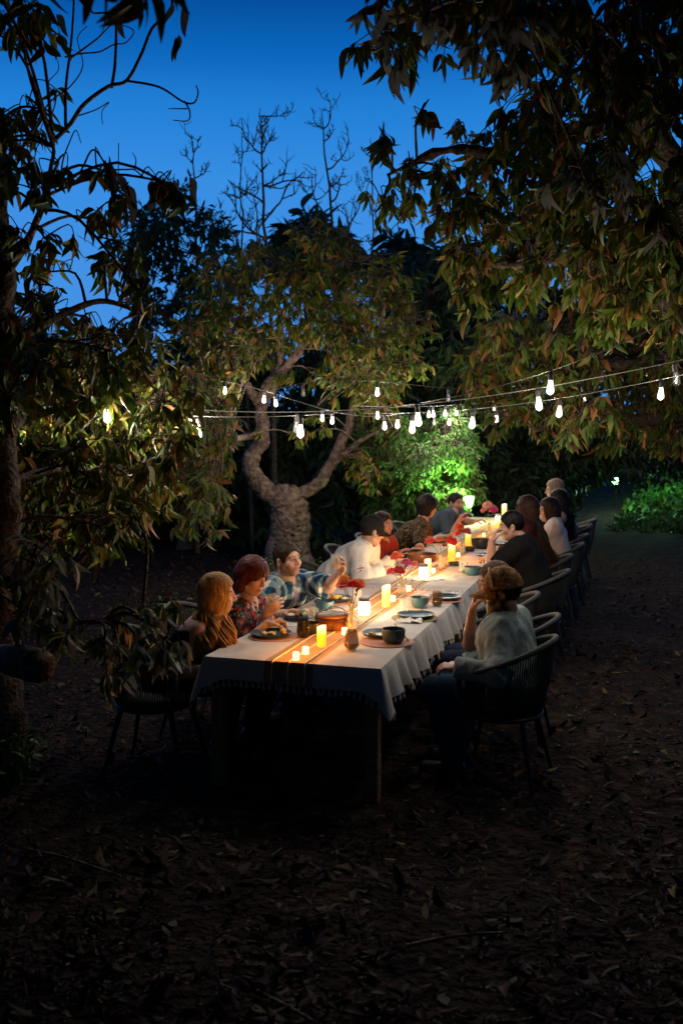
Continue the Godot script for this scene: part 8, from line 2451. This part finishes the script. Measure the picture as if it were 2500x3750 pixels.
var BULBS := [
	["lit bulb tilted among leaves, up beside the pale forked trunk", Vector3(-2.977, 2.509, -6.016), true],
	["lit bulb against the pale trunk's upper limb", Vector3(-2.557, 2.408, -6.218), true],
	["lit bulb hanging just past the pale trunk's limb", Vector3(-2.406, 2.362, -6.226), true],
	["lit bulb wrapped by a leaf at the edge of the leafy tree", Vector3(-1.065, 2.083, -0.999), true],
	["lit bulb lower of the pair at the edge of the leafy tree", Vector3(-1.040, 2.036, -1.081), true],
	["clear unlit bulb beside a bright one between the trunk's limbs", Vector3(-0.471, 2.067, -1.458), false],
	["big bright bulb hanging low between the forked trunk's limbs", Vector3(-0.332, 2.040, -1.145), true],
	["small unlit bulb high between the forked trunk's limbs", Vector3(-1.751, 2.449, -5.335), false],
	["small lit bulb past the forked trunk, first of a close pair", Vector3(-1.751, 2.182, -6.018), true],
	["lit bulb past the forked trunk, larger of a close pair", Vector3(-1.601, 2.151, -5.925), true],
	["lit bulb on a far cord above a glowing leaf clump", Vector3(-0.792, 2.432, -4.891), true],
	["lit bulb inside the glowing leaf clump", Vector3(-1.151, 2.209, -6.273), true],
	["lit bulb just under the glowing leaf clump", Vector3(-0.773, 2.085, -5.129), true],
	["lit bulb on the near side of the overlapping bright pair", Vector3(-0.568, 2.102, -4.856), true],
	["bright bulb, lower of the overlapping pair over the table", Vector3(0.223, 2.067, -2.039), true],
	["bright bulb, higher of the overlapping pair over the table", Vector3(0.450, 2.116, -1.202), true],
	["small lit bulb above the overlapping pair, lower of two", Vector3(-0.908, 2.246, -8.036), true],
	["small lit bulb above the overlapping pair, higher of two", Vector3(-0.873, 2.251, -8.173), true],
	["dim unlit bulb under two small lit ones", Vector3(-0.966, 2.141, -8.673), false],
	["tiny lit bulb over the grey tee man, first of two level ones", Vector3(-0.776, 2.265, -8.501), true],
	["tiny lit bulb over the grey tee man, second of two level ones", Vector3(-0.670, 2.281, -8.797), true],
	["unlit bulb hanging alone before the dark gap in the trees", Vector3(-0.161, 2.384, -5.476), false],
	["faint tiny bulb in the green bush's top", Vector3(-0.702, 2.142, -8.419), true],
	["lit bulb alone against the dark hedge", Vector3(0.581, 2.101, -2.542), true],
	["tiny lit bulb under the brown branch, above a stacked pair", Vector3(-0.344, 2.335, -9.461), true],
	["tiny unlit bulb beside the brown branch", Vector3(-0.256, 2.351, -9.596), false],
	["tiny lit bulb, upper of a stacked pair before the hedge", Vector3(-0.013, 2.177, -8.005), true],
	["lit bulb, lower of a stacked pair before the hedge", Vector3(0.005, 2.179, -8.001), true],
	["lit bulb under the brown branch tips", Vector3(0.254, 2.210, -7.998), true],
	["lit bulb high on the brown branch", Vector3(0.377, 2.463, -7.054), true],
	["bright bulb tilted over the brown leaf tips", Vector3(1.170, 2.222, -1.670), true],
	["largest bright bulb, slanting under the brown tree", Vector3(1.281, 2.313, -1.244), true],
	["bright bulb over the green leaf cluster", Vector3(1.210, 2.188, -2.859), true],
	["tiny dim bulb beside the largest bright bulb", Vector3(0.556, 2.536, -10.300), true],
	["small lit bulb close under an unlit one", Vector3(1.070, 2.429, -8.786), true],
	["tiny lit bulb high in the brown leaves", Vector3(1.322, 3.235, -10.916), true],
	["tiny lit bulb highest in the brown leaves", Vector3(1.212, 3.104, -10.462), true],
	["tiny lit bulb in front of bright green leaves", Vector3(1.882, 2.870, -10.679), true],
	["tiny lit bulb in the upper bright green leaves", Vector3(2.058, 2.993, -11.173), true],
	["bright bulb on the low cord by the grove's edge", Vector3(1.958, 2.310, -2.562), true],
	["large clear unlit bulb at the end of the cords", Vector3(2.023, 2.354, -1.194), false],
	["tiny unlit bulb over a small lit one", Vector3(0.947, 2.649, -10.375), false],
	["lit bulb glaring through the leaves of the tall leafy tree", Vector3(-1.405, 2.137, -0.510), true],
	["lit bulb buried deep among the tall tree's leaves", Vector3(-2.050, 2.102, -0.971), true],
	["lit bulb against the tall leafy tree's trunk, at the start of the cords", Vector3(-2.302, 2.128, -0.940), true],
	["lit bulb past the large clear unlit one, where the cords leave toward the chair side", Vector3(2.451, 2.417, -0.622), true],
]

var CORDS := [
	["near cord from the leafy tree, passing the unlit bulb between the trunk's limbs", [Vector3(-1.558, 2.296, -0.107), Vector3(-1.414, 2.244, -0.493), Vector3(-1.205, 2.204, -0.832), Vector3(-0.942, 2.179, -1.123), Vector3(-0.635, 2.171, -1.361), Vector3(-0.294, 2.178, -1.544), Vector3(0.071, 2.200, -1.668), Vector3(0.449, 2.236, -1.731), Vector3(0.831, 2.281, -1.730), Vector3(1.207, 2.333, -1.660), Vector3(1.566, 2.387, -1.518), Vector3(1.900, 2.439, -1.302), Vector3(2.196, 2.486, -1.007), Vector3(2.447, 2.522, -0.630), Vector3(2.641, 2.542, -0.169)]],
	["near cord that climbs through the largest bright bulb into the brown tree", [Vector3(-2.441, 2.248, -0.922), Vector3(-2.090, 2.211, -0.966), Vector3(-1.743, 2.180, -1.006), Vector3(-1.401, 2.157, -1.044), Vector3(-1.063, 2.141, -1.079), Vector3(-0.731, 2.136, -1.110), Vector3(-0.404, 2.142, -1.139), Vector3(-0.082, 2.160, -1.165), Vector3(0.233, 2.191, -1.188), Vector3(0.541, 2.236, -1.207), Vector3(0.843, 2.297, -1.224), Vector3(1.138, 2.374, -1.238), Vector3(1.426, 2.468, -1.249), Vector3(1.706, 2.579, -1.257), Vector3(1.978, 2.707, -1.262)]],
	["low cord along the chair side to the grove's edge", [Vector3(0.010, 2.161, -1.467), Vector3(0.134, 2.166, -1.842), Vector3(0.289, 2.177, -2.160), Vector3(0.471, 2.194, -2.422), Vector3(0.673, 2.218, -2.624), Vector3(0.891, 2.246, -2.766), Vector3(1.119, 2.279, -2.845), Vector3(1.351, 2.315, -2.860), Vector3(1.581, 2.353, -2.809), Vector3(1.806, 2.390, -2.690), Vector3(2.017, 2.425, -2.501), Vector3(2.211, 2.455, -2.240), Vector3(2.382, 2.480, -1.906), Vector3(2.525, 2.496, -1.497), Vector3(2.632, 2.502, -1.010)]],
	["far cord round the pale forked trunk", [Vector3(-3.165, 2.621, -5.775), Vector3(-3.056, 2.622, -5.933), Vector3(-2.929, 2.606, -6.057), Vector3(-2.786, 2.575, -6.148), Vector3(-2.628, 2.533, -6.204), Vector3(-2.457, 2.483, -6.226), Vector3(-2.273, 2.427, -6.214), Vector3(-2.080, 2.371, -6.167), Vector3(-1.878, 2.317, -6.086), Vector3(-1.669, 2.269, -5.969), Vector3(-1.454, 2.230, -5.818), Vector3(-1.235, 2.202, -5.631), Vector3(-1.013, 2.188, -5.409), Vector3(-0.790, 2.189, -5.150), Vector3(-0.568, 2.207, -4.856)]],
	["far cord past the glowing leaf clump into the brown leaves", [Vector3(-2.280, 2.500, -5.802), Vector3(-1.849, 2.547, -5.415), Vector3(-1.477, 2.563, -5.132), Vector3(-1.155, 2.559, -4.956), Vector3(-0.876, 2.544, -4.888), Vector3(-0.631, 2.523, -4.934), Vector3(-0.414, 2.504, -5.095), Vector3(-0.215, 2.490, -5.375), Vector3(-0.027, 2.490, -5.776), Vector3(0.159, 2.509, -6.301), Vector3(0.350, 2.558, -6.954), Vector3(0.554, 2.648, -7.738), Vector3(0.779, 2.794, -8.657), Vector3(1.032, 3.017, -9.715), Vector3(1.322, 3.340, -10.916)]],
	["far cord through the small lit bulbs over the man in grey", [Vector3(-1.159, 2.301, -5.236), Vector3(-1.163, 2.309, -5.924), Vector3(-1.133, 2.318, -6.566), Vector3(-1.072, 2.328, -7.160), Vector3(-0.981, 2.341, -7.706), Vector3(-0.864, 2.358, -8.204), Vector3(-0.724, 2.378, -8.652), Vector3(-0.562, 2.403, -9.050), Vector3(-0.382, 2.433, -9.398), Vector3(-0.186, 2.470, -9.694), Vector3(0.024, 2.513, -9.937), Vector3(0.245, 2.563, -10.128), Vector3(0.474, 2.620, -10.265), Vector3(0.709, 2.683, -10.348), Vector3(0.947, 2.754, -10.375)]],
	["farthest cord before the dark hedge", [Vector3(-1.430, 2.254, -9.190), Vector3(-1.081, 2.247, -8.794), Vector3(-0.765, 2.246, -8.476), Vector3(-0.476, 2.252, -8.236), Vector3(-0.211, 2.266, -8.075), Vector3(0.034, 2.287, -7.996), Vector3(0.264, 2.316, -8.000), Vector3(0.483, 2.356, -8.087), Vector3(0.696, 2.408, -8.260), Vector3(0.905, 2.473, -8.520), Vector3(1.116, 2.553, -8.868), Vector3(1.333, 2.653, -9.306), Vector3(1.559, 2.774, -9.835), Vector3(1.800, 2.921, -10.456), Vector3(2.058, 3.098, -11.173)]],
]

const GREEN_AT := Vector3(-0.390, 1.083, -8.263)


func bulb_meshes() -> Array:
	var a := Builder.new()      # glass: slim at the neck, wider below, with a blunt tip
	a.lathe(prof([[0.0005, -0.047], [0.006, -0.045], [0.012, -0.040], [0.021, -0.033], [0.0225, -0.020], [0.020, 0.0], [0.0155, 0.022], [0.0125, 0.038], [0.012, 0.044]]), Vector3.ZERO, 20)
	var b := Builder.new()
	b.lathe(prof([[0.012, 0.043], [0.0155, 0.045], [0.0165, 0.05], [0.0165, 0.085], [0.013, 0.092], [0.005, 0.096], [0.0005, 0.106]]), Vector3.ZERO, 14)
	var c := Builder.new()
	for k in 4:
		var s := k * TAU / 4
		c.tube(pv([Vector3(cos(s) * 0.004, 0.035, sin(s) * 0.004), Vector3(cos(s) * 0.008, 0.0, sin(s) * 0.008), Vector3(cos(s) * 0.006, -0.03, sin(s) * 0.006)]), fl([0.0012]), 4)
	return [a.mesh(), b.mesh(), c.mesh()]


func string_lights() -> void:
	for e in CORDS:
		var p := curve(e[1], 10)
		for i in p.size():
			pass
		var b := Builder.new()
		b.tube(p, fl([0.0032]), 6)
		obj("string_light_cord", b.mesh(), M.cord, e[0], "light cord", "cords of the string lights")
	var m := bulb_meshes()
	for e in BULBS:
		var at: Vector3 = e[1]
		var t := thing("light_bulb", e[0], "light bulb", at, rng.randf() * 3.0, "bulbs hanging from the cords")
		t.rotation.x = rng.randf_range(-0.08, 0.08)
		t.rotation.z = rng.randf_range(-0.12, 0.12)
		part(t, "bulb_glass", m[0], M.bulb_glow if e[2] else M.bulb_clear)
		part(t, "socket", m[1], M.socket)
		if e[2]:
			lamp(t, Vector3(0, -0.008, 0), Color(1.0, 0.95, 0.88), BULB, 0.02)
		else:
			part(t, "filament", m[2], M.steel)


const BULB := 0.31


func garden_lamp(label: String, at: Vector3, height: float, glow_c: Color, e: float, light_c: Color, aim: Vector3) -> void:
	var t := thing("garden_lamp", label, "garden lamp", Vector3(at.x, at.y - height, at.z))
	var b := Builder.new()
	b.tube(pv([Vector3(0, -0.1, 0), Vector3(0, height - 0.09, 0)]), fl([0.012]), 8)
	part(t, "stake", b.mesh(), M.socket)
	b = Builder.new()
	b.lathe(prof([[0.02, height - 0.10], [0.035, height - 0.08], [0.065, height + 0.05], [0.06, height + 0.052], [0.03, height - 0.07]]), Vector3.ZERO, 20)
	part(t, "lamp_shade", b.mesh(), M.lamp_frost)
	b = Builder.new()
	b.ball(Vector3(0, height - 0.01, 0), Vector3(0.04, 0.045, 0.04))
	var gm := glow("lamp_%d" % get_child_count(), glow_c, 4.0)
	part(t, "lamp_bulb", b.mesh(), gm)
	lamp(t, Vector3(0, height - 0.01, 0), light_c, e, 0.035)
	if aim != Vector3.ZERO:
		var sp := SpotLight3D.new()
		sp.name = "spot"
		sp.light_color = light_c
		sp.light_energy = e * 13.0
		sp.light_size = 0.04
		sp.spot_range = 30.0
		sp.spot_angle = 48.0
		sp.spot_angle_attenuation = 0.8
		sp.shadow_enabled = true
		t.add_child(sp)
		sp.position = Vector3(0, height + 0.02, 0)
		sp.basis = Basis.looking_at(aim.normalized())


func small_things() -> void:
	var fr := glass("lamp_frost", Color(0.75, 0.9, 0.8), 0.35, 0.2)
	fr.emission_enabled = true
	fr.emission = Color(0.6, 0.95, 0.75)
	fr.emission_energy_multiplier = 0.5
	garden_lamp("pale green glowing garden lamp on a stake behind the man in grey", GREEN_AT, 0.95, Color(0.75, 1.0, 0.85), 0.6, Color(0.78, 1.0, 0.58), Vector3(-1.2, 0.9, -0.75))
	garden_lamp("white garden lamp lighting teal leaves on the bank", Vector3(1.30, 0.93, -17.2), 0.45, Color(0.9, 0.95, 1.0), 1.2, Color(0.75, 1.0, 0.75), Vector3.ZERO)
	garden_lamp("garden lamp at the grove's edge, higher up the bank", Vector3(2.62, 1.33, -18.6), 0.5, Color(0.85, 1.0, 0.95), 1.5, Color(0.65, 1.0, 0.6), Vector3.ZERO)
	# sticks among the litter
	for e in [["pale dry stick lying on the leaf litter before the table", Vector3(1.0, 0.03, 1.45), 0.42, 0.5], ["thin twig on the ground beyond the table leg", Vector3(0.55, 0.02, 1.9), 0.5, -0.5], ["dry stick by the chair side", Vector3(2.3, 0.02, 0.6), 0.45, 0.25], ["long thin twig in the shade of the leafy tree", Vector3(-0.95, 0.03, 1.1), 0.6, -0.25]]:
		var b := Builder.new()
		var d := Vector3(cos(e[3]), 0, -sin(e[3]))
		var p := curve([Vector3(0, 0, 0), d * e[2] * 0.5 + Vector3(0, 0.025, 0.01), d * e[2] + Vector3(0, 0.01, 0)], 5)
		b.tube(p, taper(p.size(), 0.009, 0.005), 7)
		obj("stick", b.mesh(), M.bark, e[0], "stick", "", Transform3D(Basis.IDENTITY, e[1]))
	# low weeds on the ground
	var blade := leaf_mesh(0.3, 0.4, 0.3, 0.36)
	for e in [["low green weed behind the blonde woman's chair", Vector3(-2.1, 0, -2.6), 0.32, 60], ["patch of low weeds past the red-haired woman", Vector3(-2.5, 0, -3.6), 0.40, 80], ["leafy seedling clump by the pale forked trunk", Vector3(-2.55, 0, -6.6), 0.5, 90], ["green seedling behind the person in white", Vector3(-1.9, 0, -6.4), 0.45, 70], ["upright sprout beside the pale green lamp", Vector3(0.1, 0, -9.6), 0.7, 40], ["low plant in the shade of the leafy tree", Vector3(-1.6, 0, 0.3), 0.3, 60]]:
		var t := thing("weed", e[0], "plant", e[1])
		var where := []
		var tints := PackedColorArray()
		var sb := Builder.new()
		for k in int(e[3]):
			var a := rng.randf() * TAU
			var d := Vector3(cos(a) * rng.randf() * 0.7, rng.randf_range(0.3, 1.0), sin(a) * rng.randf() * 0.7)
			var tip: Vector3 = d * e[2]
			if k % 5 == 0:
				sb.tube(pv([Vector3(tip.x * 0.2, 0, tip.z * 0.2), tip * 0.6 + Vector3(0, 0.03, 0), tip]), fl([0.004, 0.003, 0.002]), 4, false)
			where.append(Transform3D(facing((d * Vector3(1, 0.2, 1) + any_dir() * 0.5).normalized(), (Vector3.UP + any_dir() * 0.4).normalized()) * Basis.from_scale(Vector3.ONE * rng.randf_range(0.06, 0.12)), tip))
			tints.append(leaf_tone(2))
		part(t, "stems", sb.mesh(), M.stem)
		multi(t, "leaves", blade, M.leaf, where, tints)
